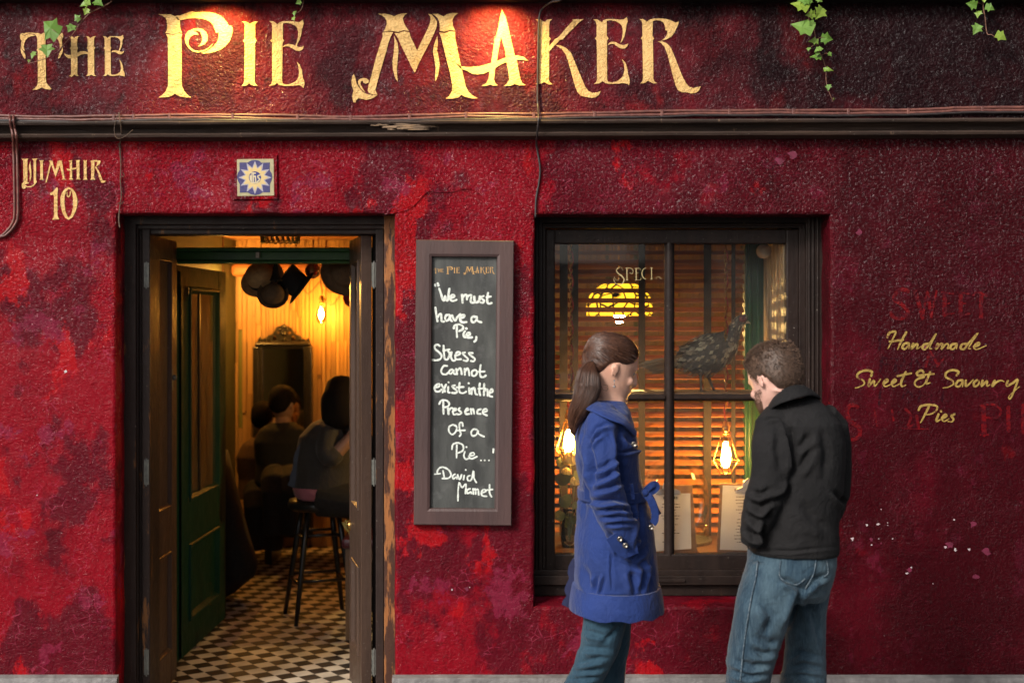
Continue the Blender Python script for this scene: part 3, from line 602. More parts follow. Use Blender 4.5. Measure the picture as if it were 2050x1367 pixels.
def put_glyph(mb, key, y, fn=None):
    org, sc, pieces = GLY[key]
    for rings in pieces:
        rr = []
        for r in rings:
            q = [(org[0]+a/sc, org[1]+b/sc) for a, b in r]
            rr.append([fn(p) if fn else W(p[0], p[1], y) for p in q])
        mb.holed(rr)
SIGN = ['T', 'H', 'e', 'P', 'I', 'E', 'M', 'A', 'K', 'E2', 'R']
for k in SIGN:
    mb = MB(); put_glyph(mb, k, 0.0005); mb.build('painted_letter', M['gold'], shop)
for pc in (GLY['number'][2][:2], *[[q] for q in GLY['number'][2][2:8]], GLY['number'][2][8:]):
    GLY['tmp'] = (n7, sn, pc); mb = MB(); put_glyph(mb, 'tmp', -.0025); mb.build('painted_letter', M['gold'], shop)
# script lettering on the right pier
zs, ss = (1660, 540), 3.418
SCRIPT = [[(400,462),(412,432),(455,424),(432,480),(402,540)],[(527,428),(495,485),(468,545)],[(415,492),(505,480)],
 [(545,502),(515,506),(500,532),(520,542),(548,508),(545,540)],[(575,505),(562,540),(592,510),(606,512),(600,540),(628,525)],
 [(682,506),(652,510),(637,534),(658,542),(690,500),(732,436),(688,530),(702,540)],[(742,505),(730,542),(762,508),(776,512),(768,542),(800,508),(816,514),(808,540),(828,530)],
 [(872,506),(842,510),(828,534),(850,542),(876,508),(870,540)],[(942,506),(912,510),(898,534),(922,542),(952,504),(1018,432),(955,530),(968,540)],[(990,526),(1022,514),(1025,500),(1005,505),(990,530),(1010,544),(1075,518)],
 [(287,725),(292,697),(250,688),(202,705),(192,735),(230,755),(240,780),(210,800),(178,808)],[(278,748),(270,795),(306,758),(312,796),(352,748)],
 [(372,780),(400,760),(392,750),(370,775),(385,798),(424,782)],[(430,780),(456,760),(447,750),(427,775),(442,798),(480,780)],[(522,700),(492,770),(500,798),(524,788)],[(468,727),(560,708)],
 [(645,700),(630,688),(600,705),(612,726),(650,733),(600,750),(585,780),(610,802),(648,784),(672,740)],[(620,722),(715,712)],[(690,700),(662,775),(690,772)],
 [(872,722),(885,697),(842,686),(800,705),(800,735),(840,755),(850,780),(820,800),(778,808)],[(912,755),(882,760),(866,790),(890,798),(916,760),(912,798)],[(935,757),(938,797),(985,752)],
 [(1012,755),(990,772),(995,797),(1020,786),(1025,762),(1012,755)],[(1050,757),(1042,794),(1080,760),(1078,795),(1100,785)],[(1132,758),(1115,796),(1145,768),(1175,757),(1196,764)],[(1222,758),(1215,792),(1255,775),(1290,752),(1260,840),(1238,882),(1232,862),(1300,800)],
 [(682,935),(655,990),(625,1045)],[(612,958),(630,932),(690,922),(738,935),(728,968),(690,988),(650,990)],[(748,988),(732,1035),(760,1025)],[(764,966),(766,970)],[(775,1016),(802,1000),(792,990),(770,1015),(786,1036),(820,1018)],[(856,988),(836,1000),(850,1020),(840,1038),(812,1036)]]
for a, b in ((0, 10), (10, 16), (16, 19), (19, 26), (26, 99)):
    mb = MB()
    for st in SCRIPT[a:b]:
        q = catmull([Vector((u, v, 0)) for u, v in st], 5) if len(st) > 2 else [Vector((u, v, 0)) for u, v in st]
        pts = [W(zs[0]+p.x/ss, zs[1]+p.y/ss, -.0028) for p in q]; n = len(pts)
        mb.ribbon(pts, [.0034+.0016*math.sin(3.1*i/n+1) for i in range(n)])
    mb.build('script_word', M['script'], shop)
GH = [([(540,150),(510,135),(465,150),(445,200),(500,240),(540,290),(500,330),(440,325),(425,290)], 17), ([(590,150),(640,330)], 17), ([(670,150),(640,330)], 10), ([(672,160),(700,320)], 15), ([(735,145),(700,320)], 9),
 ([(790,160),(790,310)], 18), ([(770,155),(850,165)], 8), ([(790,235),(825,230)], 7), ([(780,305),(855,300)], 8), ([(900,160),(900,315)], 18), ([(880,155),(955,165)], 8), ([(900,235),(935,230)], 7), ([(890,315),(960,300)], 8), ([(1040,165),(1040,330)], 18), ([(985,175),(1020,155),(1080,180)], 10),
 ([(195,940),(150,925),(120,970),(150,1040),(205,1080),(205,1140),(150,1165)], 18), ([(1055,935),(1060,1125)], 22), ([(1035,930),(1120,920),(1175,960),(1150,1010),(1080,1010)], 10), ([(1035,1128),(1090,1128)], 8), ([(1225,940),(1228,1100)], 17), ([(1330,930),(1330,1110)], 20), ([(430,960),(440,1030)], 9), ([(520,950),(560,1000),(540,1070),(580,1060)], 12), ([(310,960),(330,1070)], 8), ([(600,1000),(610,1075)], 14), ([(500,1085),(680,1090)], 6),
 ([(690,560),(660,660)], 12), ([(690,560),(740,640)], 12), ([(790,600),(740,660)], 10)]
def ghost_words(G, y, f, name, m):
    key = lambda st: 0 if st[0][1] < 400 else (1 if st[0][0] < 250 else 2 if st[0][0] < 800 else 3) if st[0][1] > 870 else 4+(st[0][1] > 700)
    for k in range(6):
        mb = MB()
        for st, wd in G:
            if key(st) == k: mb.ribbon(catmull(zoompts(st, zs, ss, y), 5), wd/ss/480*f)
        if mb.v: mb.build(name, m, shop)
ghost_words(GH, -.0016, .8, 'worn_ghost_word', M['ghost'])
GD = [([(360,600),(350,690)], 14), ([(350,600),(430,605)], 8), ([(355,645),(410,645)], 7), ([(460,610),(450,690)], 12), ([(450,605),(510,610),(500,650),(455,650)], 8), ([(480,650),(520,695)], 9), ([(560,610),(550,690)], 12), ([(600,615),(590,690)], 9), ([(600,615),(640,685)], 9),
 ([(350,440),(340,540)], 14), ([(350,820),(340,920)], 10), ([(540,830),(500,870),(540,900),(570,860),(540,830)], 10), ([(620,830),(610,900)], 10), ([(680,840),(700,900)], 10), ([(780,830),(770,900)], 10), ([(780,440),(830,540)], 9)]
ghost_words(GD, -.0013, .7, 'faded_dark_word', M['ghostdark'])

# ------------------------------------------------------------------ door case, doors, window
def obox(mb, O, u, n, u0, u1, d0, d1, z0, z1):
    P = lambda a, d, z: Vector((O[0]+u[0]*a+n[0]*d, O[1]+u[1]*a+n[1]*d, z))
    return mb.add([P(u0,d0,z0),P(u1,d0,z0),P(u1,d1,z0),P(u0,d1,z0),P(u0,d0,z1),P(u1,d0,z1),P(u1,d1,z1),P(u0,d1,z1)],
                  [(0,3,2,1),(4,5,6,7),(0,1,5,4),(1,2,6,5),(2,3,7,6),(3,0,4,7)])
def panel_leaf(name, O, ang, wd, z0, z1, th, stile, panels, m, side=1, parent=None, mould=.022):
    """panelled door leaf: hinge O, direction ang (deg, 0 = +x), panels = [(z0,z1)], n = face towards the camera side"""
    u = (math.cos(R(ang)), math.sin(R(ang))); n = (-u[1]*side, u[0]*side)
    mb = MB(); obox(mb, O, u, n, 0, stile, 0, th, z0, z1); obox(mb, O, u, n, wd-stile, wd, 0, th, z0, z1)
    zs = [z0]+[q for p in panels for q in p]+[z1]
    for k in range(0, len(zs), 2): obox(mb, O, u, n, stile, wd-stile, .0008, th-.0008, zs[k], zs[k+1])
    P = lambda a, d, z: Vector((O[0]+u[0]*a+n[0]*d, O[1]+u[1]*a+n[1]*d, z))
    for a, b in panels:
        obox(mb, O, u, n, stile, wd-stile, .012, th-.012, a, b)
        for f0, f1, f2 in ((th, th+.006, th-.011), (0, -.006, .011)):
            rings = []
            for ins, d in ((0, f0), (.003, f1), (.010, f1), (mould, f2)):
                rings.append([P(stile+ins, d, a+ins), P(wd-stile-ins, d, a+ins), P(wd-stile-ins, d, b-ins), P(stile+ins, d, b-ins)])
            mb.loft(rings, cap=False)
    return mb.build(name, m, parent, bevel=.002), P
dcase = MB(); zt = lambda py, y: W(0, py, y).z
X = lambda px, y: W(px, 0, y).x
dz1 = zt(424, .12)
dcase.box(X(236, .12), X(272, .12), .12, .33, 0, dz1)
dcase.box(X(272, .14)+.001, X(277, .14), .138, .32, 0, dz1-.02)
dcase.box(X(277, .16)+.001, X(284, .16), .16, .32, 0, dz1-.03)
dcase.box(X(284, .15), X(300, .15), .15, .31, 0, dz1-.04)
dcase.box(X(236, .12), X(806, .12), .1205, .33, zt(450, .12), dz1+.06)
dcase.box(X(272, .14), X(772, .14), .14, .3305, zt(459, .14), zt(449, .14))
dcase.box(X(284, .16), X(756, .16), .16, .31, zt(469, .16), zt(458, .16))
dcase.box(X(752, .15), X(769, .15)-.001, .15, .315, 0, dz1-.03); dcase.box(X(745, .26), X(768, .26), .26, .312, 0, dz1-.035)
door_frame = dcase.build('door_frame', M['frame'], shop, bevel=.004)
jw = MB().box(X(769, .12), X(806, .12), .118, .33, 0, dz1-.001); jw.build('worn_door_jamb', M['worn'], shop, bevel=.004)
MB().box(X(236, 0), X(792, 0), .02, .30, -.05, .012).build('door_threshold', M['plinth'], shop, bevel=.01)
zl0, zl1 = .02, zt(471, .2)
hx, hy = X(302, .2), .2
def P2z(py, y): return zt(py, y)
pz = [(zt(1330, .3), zt(1120, .3)), (zt(1030, .3), zt(515, .3))]
la, _ = panel_leaf('door', (hx, hy), 90, .44, zl0, zl1, .045, .10, pz, M['doorleaf'], 1, shop)
lb, P = panel_leaf('door', (X(744, .2), .2), 103.5, .45, zl0, zl1, .045, .10, [(zt(1300, .4), zt(1125, .4)), (zt(1015, .4), zt(522, .4))], M['doorleaf'], 1, shop)
for leaf, px in ((la, 293), (lb, 749)):
    for py0, py1 in ((526, 575), (920, 970), (1300, 1350)):
        hb = MB().pbox(px-5, px+5, py0, py1, .147 if px < 500 else .185, .19); hb.tube([W(px, py0-3, .15), W(px, py1+3, .15)], .004, 8)
        hb.build('hinge', M['hinge'], leaf, bevel=.001)
kb = MB(); c = W(718, 1051, .60); kb.lathe([(.001, 0), (.012, .0), (.010, .02), (.022, .03), (.024, .042), (.016, .052), (.001, .054)], (c.x, c.y, c.z), 16, Matrix.Rotation(R(-90), 3, 'Y')); kb.build('knob', M['brass'], lb, smooth=True)
kb = MB(); c = Vector((hx, .55, zt(760, .55))); kb.box(c.x, c.x+.004, .535, .565, c.z-.05, c.z+.05); kb.ball((c.x+.012, .55, c.z+.01), .013); kb.build('lock_plate', M['hinge'], la)
fb = MB().box(X(720, .62)-.012, X(720, .62)-.008, .60, .64, zt(850, .62), zt(715, .62)); fb.build('bolt_rail', M['steel'], lb)
# inner green lobby: beam and open glazed door
gy = .78
trb = MB()
trb.box(-2.04, -.55, gy, gy+.10, zt(522, gy), zt(503, gy)); trb.box(-2.04, -.55, gy-.025, gy+.10, zt(503, gy)+.0005, zt(496, gy)); trb.box(-2.04, -.55, gy-.012, gy+.10, zt(527, gy), zt(522, gy)-.0005)
trb.build('transom_beam', mk('lit_green_beam_paint', (.045, .15, .035), (.03, .11, .03), 12, .35), shop, bevel=.006)  # green lightened to paint in the light on the beam
MB().pbox(512, 519, 505, 516, gy-.03, gy-.001).build('door_catch', mk('white_catch', (.6, .55, .45), (.5, .45, .4), 20), shop)
u0 = (X(343, gy)-.05, gy+.10); gu = (math.cos(R(88.5)), math.sin(R(88.5))); gn = (gu[1], -gu[0]); GW = .98
gz1 = zt(530, u0[1]); gpan = (.17, zt(1082, 1.2)); gl0 = zt(1000, 1.2); gl1 = zt(575, 1.2)
gm = MB()
obox(gm, u0, gu, gn, 0, .22, 0, .05, .02, gz1); obox(gm, u0, gu, gn, GW-.16, GW, 0, .05, .02, gz1)
for a, b in ((.02, gpan[0]), (gpan[1], gl0), (gl1, gz1)): obox(gm, u0, gu, gn, .22, GW-.16, .0008, .0492, a, b)
obox(gm, u0, gu, gn, .22, GW-.16, .012, .036, *gpan)
Pg = lambda a, d, z: Vector((u0[0]+gu[0]*a+gn[0]*d, u0[1]+gu[1]*a+gn[1]*d, z))
for a, b in (gpan, (gl0, gl1)):
    gm.loft([[Pg(.22+i, d, a+i), Pg(GW-.16-i, d, a+i), Pg(GW-.16-i, d, b-i), Pg(.22+i, d, b-i)] for i, d in ((0, .05), (.004, .060), (.016, .060), (.034, .036))], cap=False)
gm.loft([[Pg(.04, .05+d, .03), Pg(.04+d, .05+d, .03), Pg(.08, .05+d, .03), Pg(.085, .05, .03)] for d in (.012,)]+[[Pg(.04, .062, gz1-.03), Pg(.052, .062, gz1-.03), Pg(.08, .062, gz1-.03), Pg(.085, .05, gz1-.03)]], cap=False)
gdoor = gm.build('green_door', M['green'], shop, bevel=.003)
ll = MB(); z = gl0+.03
while z < gl1-.06:
    ll.add([Pg(.25, .004, z+.022), Pg(GW-.19, .004, z+.022), Pg(GW-.19, .034, z), Pg(.25, .034, z), Pg(.25, .004, z+.029), Pg(GW-.19, .004, z+.029), Pg(GW-.19, .034, z+.007), Pg(.25, .034, z+.007)], [(0, 3, 2, 1), (4, 5, 6, 7), (0, 1, 5, 4), (1, 2, 6, 5), (2, 3, 7, 6), (3, 0, 4, 7)]); z += .046
ll.build('louvre_slats', mk('dim_brown_louvres', (.45, .22, .08), (.3, .14, .05), 9, .4), gdoor)
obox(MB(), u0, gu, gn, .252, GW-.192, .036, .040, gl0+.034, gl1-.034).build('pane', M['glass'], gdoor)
bars = MB()
for a in (.44,): obox(bars, u0, gu, gn, a, a+.022, .0405, .046, gl0+.03, gl1-.03)
bars.build('glazing_bar', M['black'], gdoor)

win = MB(); wy = .15
win.box(X(1052, wy), X(1086, wy), wy, .335, zt(1195, wy), zt(424, wy)); win.box(X(1086, wy+.012)+.001, X(1092, wy+.012), wy+.012, .33, zt(1160, wy), zt(445, wy))
win.box(X(1614, wy), X(1668, wy), wy, .335, zt(1195, wy), zt(424, wy)); win.box(X(1600, wy+.012), X(1613, wy+.012), wy+.012, .33, zt(1160, wy), zt(445, wy))
for px in (1620, 1628, 1637): win.tube([W(px, 1188, wy-.002), W(px, 430, wy-.002)], .0055, 8)
for px in (1073, 1080): win.tube([W(px, 1188, wy-.002), W(px, 430, wy-.002)], .005, 8)
win.box(X(1052, wy), X(1668, wy), wy+.0015, .334, zt(446, wy), zt(424, wy)); win.box(X(1086, wy), X(1612, wy), wy+.008, .333, zt(456, wy), zt(446, wy)-.0005)
for py in (434, 450): win.tube([W(1088, py, wy-.001), W(1610, py, wy-.001)], .005, 8)
window = win.build('window', M['brown'], shop, bevel=.003)
sil = MB()
def sillbox(a, b, y0): sil.box(X(1060, y0), X(1660, y0), y0, .33, zt(b, y0), zt(a, y0))
sillbox(1141, 1152, .135); sillbox(1152.5, 1171, .115); sillbox(1171.5, 1192, .14)
sil.pbox(1318, 1372, 1159, 1166, .108, .114)
sil.build('window_sill', M['brown'], window, bevel=.004)
sh = MB(); sy = .17
sh.box(X(1092, sy), X(1111, sy), sy, .215, zt(1144, sy), zt(459, sy)); sh.box(X(1574, sy), X(1600, sy), sy, .215, zt(1144, sy), zt(459, sy))
sh.box(X(1110, sy)-.001, X(1575, sy)+.001, sy+.001, .214, zt(488, sy), zt(459, sy)); sh.box(X(1110, sy)-.001, X(1575, sy)+.001, sy+.001, .214, zt(1142, sy), zt(1109, sy))
sash = sh.build('sash', M['brown'], window, bevel=.006)
mn = MB()
def bar(a, b, wid):
    a, b = Vector(a), Vector(b); d = (b-a).normalized(); q = Vector((-d.z, 0, d.x)).normalized()
    if abs(d.x) > .5: q = Vector((0, 0, 1))
    prof = [(-.5, .012), (-.5, .0), (-.30, -.010), (-.12, -.017), (.12, -.017), (.30, -.010), (.5, 0), (.5, .012)]
    mn.loft([[p+q*(x*wid)+Vector((0, yy, 0)) for x, yy in prof] for p in (a, b)])
bar(W(1340, 1112, .187), W(1340, 486, .187), .043); bar(W(1108, 796, .1875), W(1331, 796, .1875), .030); bar(W(1349, 796, .1875), W(1577, 796, .1875), .030)
mn.build('glazing_bar', M['brown'], window, smooth=True, angle=50)
for a, b in ((1110, 1331), (1349, 1576)):
    for t, u in ((487, 789), (802, 1110)):
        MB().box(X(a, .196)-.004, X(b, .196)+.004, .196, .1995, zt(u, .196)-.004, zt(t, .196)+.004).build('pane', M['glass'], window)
# gold word on the glass
mb = MB(); o8, s8 = (1200, 520), 12.81
for st, wd in (([(600, 275), (580, 215), (520, 195), (455, 235), (440, 295), (500, 365), (580, 425), (630, 500), (605, 590), (530, 640), (430, 615), (378, 550), (372, 480), (392, 440)], [6, 8, 10, 18, 26, 30, 32, 30, 26, 18, 12, 12, 12, 8]),
 ([(400, 470), (440, 520), (490, 520), (505, 470), (480, 450)], 7), ([(703, 215), (708, 522)], 28), ([(670, 215), (740, 208), (820, 225), (865, 290), (835, 355), (780, 340)], 13), ([(675, 524), (745, 524)], 8),
 ([(940, 225), (945, 520)], 26), ([(905, 222), (1035, 222), (1042, 275)], 9), ([(940, 345), (1010, 340)], 8), ([(910, 522), (1050, 518), (1062, 465)], 9), ([(1200, 212), (1130, 240), (1088, 340), (1110, 430), (1150, 480), (1205, 505)], [8, 16, 24, 24, 18, 8]), ([(1335, 205), (1338, 500)], 22), ([(1300, 203), (1370, 203)], 8), ([(1300, 502), (1372, 502)], 8), ([(1450, 490), (1500, 430), (1560, 470), (1590, 500)], 9)):
    pts = catmull([W(o8[0]+a/s8, o8[1]+b/s8, .1945) for a, b in st], 4); n = len(pts)
    if isinstance(wd, list): ww = [np.interp(i/(n-1)*(len(wd)-1), range(len(wd)), wd)/s8/480*.55 for i in range(n)]
    else: ww = wd/s8/480*.55
    mb.ribbon(pts, ww)
mb.build('glass_lettering', mk('gold_leaf_on_glass', (.45, .36, .17), (.36, .28, .13), 60, .45), window)

# ------------------------------------------------------------------ chalkboard
cb = thing('chalkboard', 'tall narrow chalkboard with brown frame and handwritten white quotation between door and window', 'chalkboard', W(926, 1051, -.03))
O4 = [(833, 480), (1029, 482), (1024, 1052), (828, 1050)]; I4 = [(864, 513), (996, 514), (992, 1019), (860, 1018)]
yo, yi = -.042, -.022
fm = MB()
rings = [[W(a, b, -.002) for a, b in O4], [W(a, b, yo+.004) for a, b in O4], [W(a+(1.5 if a < 900 else -1.5), b+(1.5 if b < 700 else -1.5), yo) for a, b in O4],
         [W(a+(-5 if a < 900 else 5), b+(-5 if b < 700 else 5), yo) for a, b in I4], [W(a, b, yo+.004) for a, b in I4], [W(a+(2 if a < 900 else -2), b+(2 if b < 700 else -2), yi) for a, b in I4]]
fm.loft(rings, cap=False); fm.build('frame', M['boardframe'], cb)
fm = MB(); fm.prism([W(a, b, yi) for a, b in I4], .012); bd = fm.build('board', M['board'], cb)
cy = yi-.0012
def chalk(strokes, org, sc, wd, name):
    mb = MB()
    for st in strokes:
        pts = catmull([W(org[0]+a/sc, org[1]+b/sc, cy) for a, b in st], 5) if len(st) > 2 else [W(org[0]+a/sc, org[1]+b/sc, cy) for a, b in st]
        n = len(pts); mb.ribbon(pts, [wd/sc/480*(.78+.26*noise.noise(Vector((p.x*60, p.z*60, 3)))) for p in pts])
    mb.build(name, M['chalk'], cb)
a1 = ((850, 520), 8.544, 24); a2 = ((850, 675), 8.544, 22); a3 = ((850, 830), 7.571, 17)
LINES = [(a1, [[(178,428),(184,445)],[(225,405),(236,440)],[(250,495),(280,580),(315,690),(340,690),(350,620),(370,690),(400,690),(410,580),(425,500)],[(450,655),(500,640),(510,610),(475,600),(440,640),(445,690),(490,705),(545,685)],[(640,600),(650,735)],[(645,650),(690,600),(720,610),(725,680)],[(725,640),(770,605),(800,610),(790,690),(800,730),(845,735)],[(850,630),(855,700),(890,730),(930,700),(945,625)],[(945,625),(940,690)],[(1010,620),(970,640),(985,670),(1015,700),(1000,735),(960,730)],[(1085,570),(1070,690),(1090,750),(1145,740)],[(1060,640),(1130,630)]]),
 (a1, [[(185,820),(200,930),(220,1050)],[(220,990),(260,930),(285,940),(290,1040),(330,1055)],[(420,940),(370,950),(350,1000),(375,1045),(420,1010),(435,950),(440,1020),(470,1050)],[(470,950),(520,1045),(555,990),(610,930)],[(610,1000),(670,980),(680,950),(640,945),(605,990),(620,1050),(660,1070),(715,1065)],[(880,980),(830,970),(800,1010),(815,1065),(860,1060),(895,1000),(885,970),(905,1040),(970,1070)]]),
 (a1, [[(555,1130),(550,1220),(555,1320)],[(500,1170),(520,1120),(590,1105),(655,1140),(650,1190),(590,1220)],[(690,1220),(665,1270),(680,1320),(720,1320)],[(712,1172),(718,1178)],[(720,1300),(775,1280),(770,1245),(735,1255),(715,1300),(740,1330),(810,1325)],[(885,1320),(880,1370),(850,1400)]]),
 (a2, [[(260,150),(220,125),(175,150),(180,200),(240,250),(290,310),(270,370),(200,395),(130,385)],[(325,145),(330,250),(345,370),(390,380)],[(320,230),(425,210)],[(400,230),(430,290),(400,370)],[(430,290),(465,250),(450,330),(480,395),(520,395)],[(520,320),(600,290),(600,260),(560,255),(525,310),(540,375),(620,375)],[(690,260),(650,270),(690,320),(740,370),(720,405),(665,395)],[(820,270),(760,270),(800,320),(860,370),(840,410),(790,405)]]),
 (a2, [[(385,490),(330,490),(285,560),(300,620),(360,635),(410,600)],[(470,550),(430,570),(420,610),(450,625),(490,580),(495,550),(500,620),(530,630)],[(540,540),(555,630)],[(550,580),(600,530),(625,560),(635,630)],[(685,540),(690,640)],[(690,590),(730,530),(755,570),(765,650)],[(850,560),(810,590),(815,650),(860,660),(895,610),(880,565),(850,560)],[(960,475),(945,580),(960,670),(1010,680),(1045,655)],[(900,590),(1025,585)]]),
 (a2, [[(190,860),(250,840),(250,800),(210,810),(170,860),(190,920),(250,925),(290,890)],[(290,810),(330,880),(350,930)],[(365,810),(310,940)],[(405,850),(400,930),(430,945)],[(408,768),(412,772)],[(520,820),(475,835),(500,870),(550,910),(540,950),(470,950)],[(600,780),(590,870),(605,940),(660,955),(710,930)],[(550,855),(665,850)]]),
 (a2, [[(760,870),(770,960)],[(752,785),(758,787)],[(800,880),(805,970)],[(805,900),(850,865),(870,960),(905,980)],[(945,790),(935,900),(950,990)],[(1020,800),(1015,990)],[(920,880),(1030,870)],[(1015,930),(1070,890),(1080,1000)],[(1100,960),(1165,930),(1150,890),(1115,930),(1110,1000),(1155,1015)]]),
 (a2, [[(320,1100),(320,1200),(325,1310)],[(250,1140),(290,1080),(370,1080),(420,1130),(400,1180),(330,1200)],[(400,1210),(410,1310)],[(415,1250),(450,1210),(480,1215)],[(480,1270),(540,1240),(520,1215),(485,1260),(500,1320),(550,1310)],[(600,1210),(580,1240),(630,1290),(590,1320),(560,1310)],[(690,1270),(750,1240),(730,1215),(695,1260),(710,1310),(760,1310)],[(790,1225),(800,1310)],[(800,1250),(830,1225),(850,1310)],[(960,1230),(910,1250),(905,1300),(960,1310)],[(1000,1280),(1065,1260),(1050,1225),(1010,1240),(1000,1300),(1065,1335)]]),
 (a3, [[(430,150),(375,180),(370,250),(420,300),(475,250),(485,180),(430,150)],[(580,170),(570,120),(530,130),(530,220),(550,290),(530,325)],[(500,240),(610,235)],[(790,225),(740,220),(705,270),(730,320),(785,300),(810,240),(820,290),(900,330)]]),
 (a3, [[(490,460),(485,560),(485,650)],[(415,520),(430,450),(500,425),(570,450),(590,500),(570,550),(500,580)],[(610,560),(595,620),(620,670),(660,665)],[(634,489),(636,491)],[(670,630),(750,610),(740,575),(695,590),(680,650),(720,665),(790,635)],[(854,690),(857,690)],[(909,690),(912,690)],[(974,690),(977,690)],[(1045,520),(1040,575)],[(1105,520),(1095,580)]]),
 (a3, [[(155,900),(240,890)],[(280,850),(300,960)],[(190,870),(220,810),(290,795),(370,840),(400,910),(360,960),(270,965)],[(460,900),(425,930),(440,970),(480,940),(490,970)],[(500,910),(530,980),(560,910)],[(600,920),(590,980)],[(624,834),(626,836)],[(690,920),(650,940),(660,995),(710,980),(740,850),(750,960),(785,1025)]]),
 (a3, [[(525,1030),(510,1120),(505,1300)],[(535,1040),(570,1100),(625,1050),(620,1190)],[(690,1120),(645,1140),(650,1190),(700,1170),(710,1190)],[(735,1120),(740,1200)],[(740,1140),(770,1125),(775,1200)],[(775,1140),(810,1130),(820,1210)],[(860,1180),(930,1160),(910,1130),(870,1150),(870,1220),(940,1235)],[(985,1060),(985,1180),(1015,1240)],[(940,1140),(1030,1130)]])]
for (org, sc, wd), st in LINES: chalk(st, org, sc, wd, 'chalk_writing')
sm = MB()
def small(p):
    px = np.interp(p[0], [40, 1400], [868.5, 991]); py = 532+(p[1]-10)*(551-532)/(215-10)
    return W(px, py, cy)
for k in SIGN: put_glyph(sm, k, 0, small)
sm.build('small_gold_lettering', M['chalkgold'], cb)

# ------------------------------------------------------------------ ceramic tile
tl = thing('wall_tile', 'small square blue and cream ceramic sun tile set in the red wall above the door', 'tile', W(512, 393, 0))
def zt_(p): return (440+p[0]/10.514, 290+p[1]/10.514)
q = MB(); rings = []
for ins, y in ((-9, .0), (-6, -.010), (0, -.012), (1, -.006)): rings.append([W(a+(ins if a < 512 else -ins), b+(ins if b < 350 else -ins), y) for a, b in ((474, 319), (548, 318), (549, 392), (475, 393))])
q.loft(rings, cap=False); q.build('plaster_surround', M['wall'], tl)
q = MB(); q.prism([W(a, b, -.014) for a, b in ((474, 319), (548, 318), (549, 392), (475, 393))], .012); q.build('tile_body', mk('cream_tile_glaze', (.46, .38, .22), (.36, .33, .18), 60, .15), tl, bevel=.002)
bl = [zt_(p) for p in ((415,375),(590,375),(660,330),(740,318),(820,335),(880,380),(1050,375),(1050,540),(1090,600),(1105,690),(1085,760),(1055,820),(1055,1000),(900,1005),(830,1045),(745,1060),(650,1040),(590,1005),(420,1010),(420,830),(380,760),(362,680),(375,600),(415,540))]
MB().holed([[W(a, b, -.0150) for a, b in bl]]).build('blue_glaze', mk('cobalt_glaze', (.035, .034, .125), (.06, .05, .16), 70, .12), tl)
def star(r0, r1, n, y, mname, m, wob=0):
    c = zt_((740, 690)); pts = []
    for k in range(2*n):
        a = math.pi*k/n+math.pi/2; r = (r1 if k % 2 == 0 else r0)/10.514; pts.append(W(c[0]+math.cos(a)*r, c[1]-math.sin(a)*r, y))
    MB().holed([pts]).build(mname, m, tl)
star(215, 350, 12, -.0155, 'pale_sun_rays', mk('lilac_glaze', (.42, .38, .42), (.36, .33, .4), 90, .15))
star(190, 280, 12, -.0160, 'sun_rays', mk('cream_yellow_glaze', (.68, .50, .22), (.62, .45, .2), 70, .15))
c = zt_((740, 690)); MB().holed([[W(c[0]+math.cos(k*.2618)*12.3, c[1]+math.sin(k*.2618)*12.3, -.0165) for k in range(24)]]).build('centre_disc', mk('cobalt_disc', (.03, .035, .19), (.03, .03, .15), 70, .15), tl)
q = MB()
for st in ([(640, 660), (645, 720), (660, 760)], [(665, 640), (668, 760)], [(700, 590), (705, 770)], [(670, 600), (750, 600)], [(705, 690), (745, 660), (755, 770)], [(850, 640), (800, 660), (815, 700), (845, 730), (800, 770)], [(665, 790), (720, 800), (800, 790)]):
    q.ribbon(catmull([W(*zt_(p), -.017) for p in st], 4), .0028)
q.build('monogram', mk('cream_monogram', (.62, .52, .34), (.6, .5, .34), 60, .2), tl)

# ------------------------------------------------------------------ cables, twig
rcb = random.Random(21)
def ztc(px): return np.interp(px, [0, 150, 300, 420, 600, 700, 790, 930, 1075, 1200, 1400, 1600, 1800, 1950, 2050], [236, 239, 236, 234, 237, 239, 237, 233, 233, 231, 226, 226, 225, 221, 219])
for k, (dy, m, yy, lab) in enumerate(((-4.5, 'cable', -.012, 'thin painted cable running highest along the top of the cornice'), (1.5, 'cable', -.014, 'middle painted cable sagging along the top of the cornice'), (5.5, 'cabledark', -.034, 'darkest lowest cable lying on the cornice ledge'))):
    pts = []
    for i in range(260):
        px = -160+i*2380/259; pts.append(W(px, ztc(px)+dy+2.2*noise.noise(Vector((px*.008, k*7, 0)))+.8*noise.noise(Vector((px*.04, k*7, 3))), yy))
    o = MB().tube(pts, .0066 if k < 2 else .0052, 7).build('cable', M[m], None, smooth=True); tag(o, lab, 'cable', 'cables along the cornice')
for px in (228, 268, 340, 466, 596, 702, 820, 933, 1069, 1190, 1325, 1460, 1588, 1698, 1818, 1966):
    c = W(px, ztc(px)-1, -.014); o = MB().box(c.x-.006, c.x+.006, -.021, -.001, c.z-.014, c.z+.014).build('cable_clip', M['cable'], None, bevel=.002)
    tag(o, 'small painted clip nailing the cables to the red fascia', 'cable clip', 'clips holding the cornice cables')
for k, off in enumerate((0, 7)):
    pts = catmull([W(a+off*(1 if k else 0), b, y) for a, b, y in ((20, 233, -.02), (20, 240, -.095), (23, 258, -.07), (26, 274, -.075), (27, 300, -.014), (28, 340, -.012), (29, 425, -.012), (24, 448, -.012), (10, 466, -.012), (-6, 474, -.012), (-60, 478, -.012))], 6)
    o = MB().tube(pts, .0052, 8).build('cable', M['cable'], None, smooth=True)
    tag(o, ('outer', 'inner')[k]+' of the two dark cables hanging from the cornice and curving out left', 'cable', 'hanging cable pair')
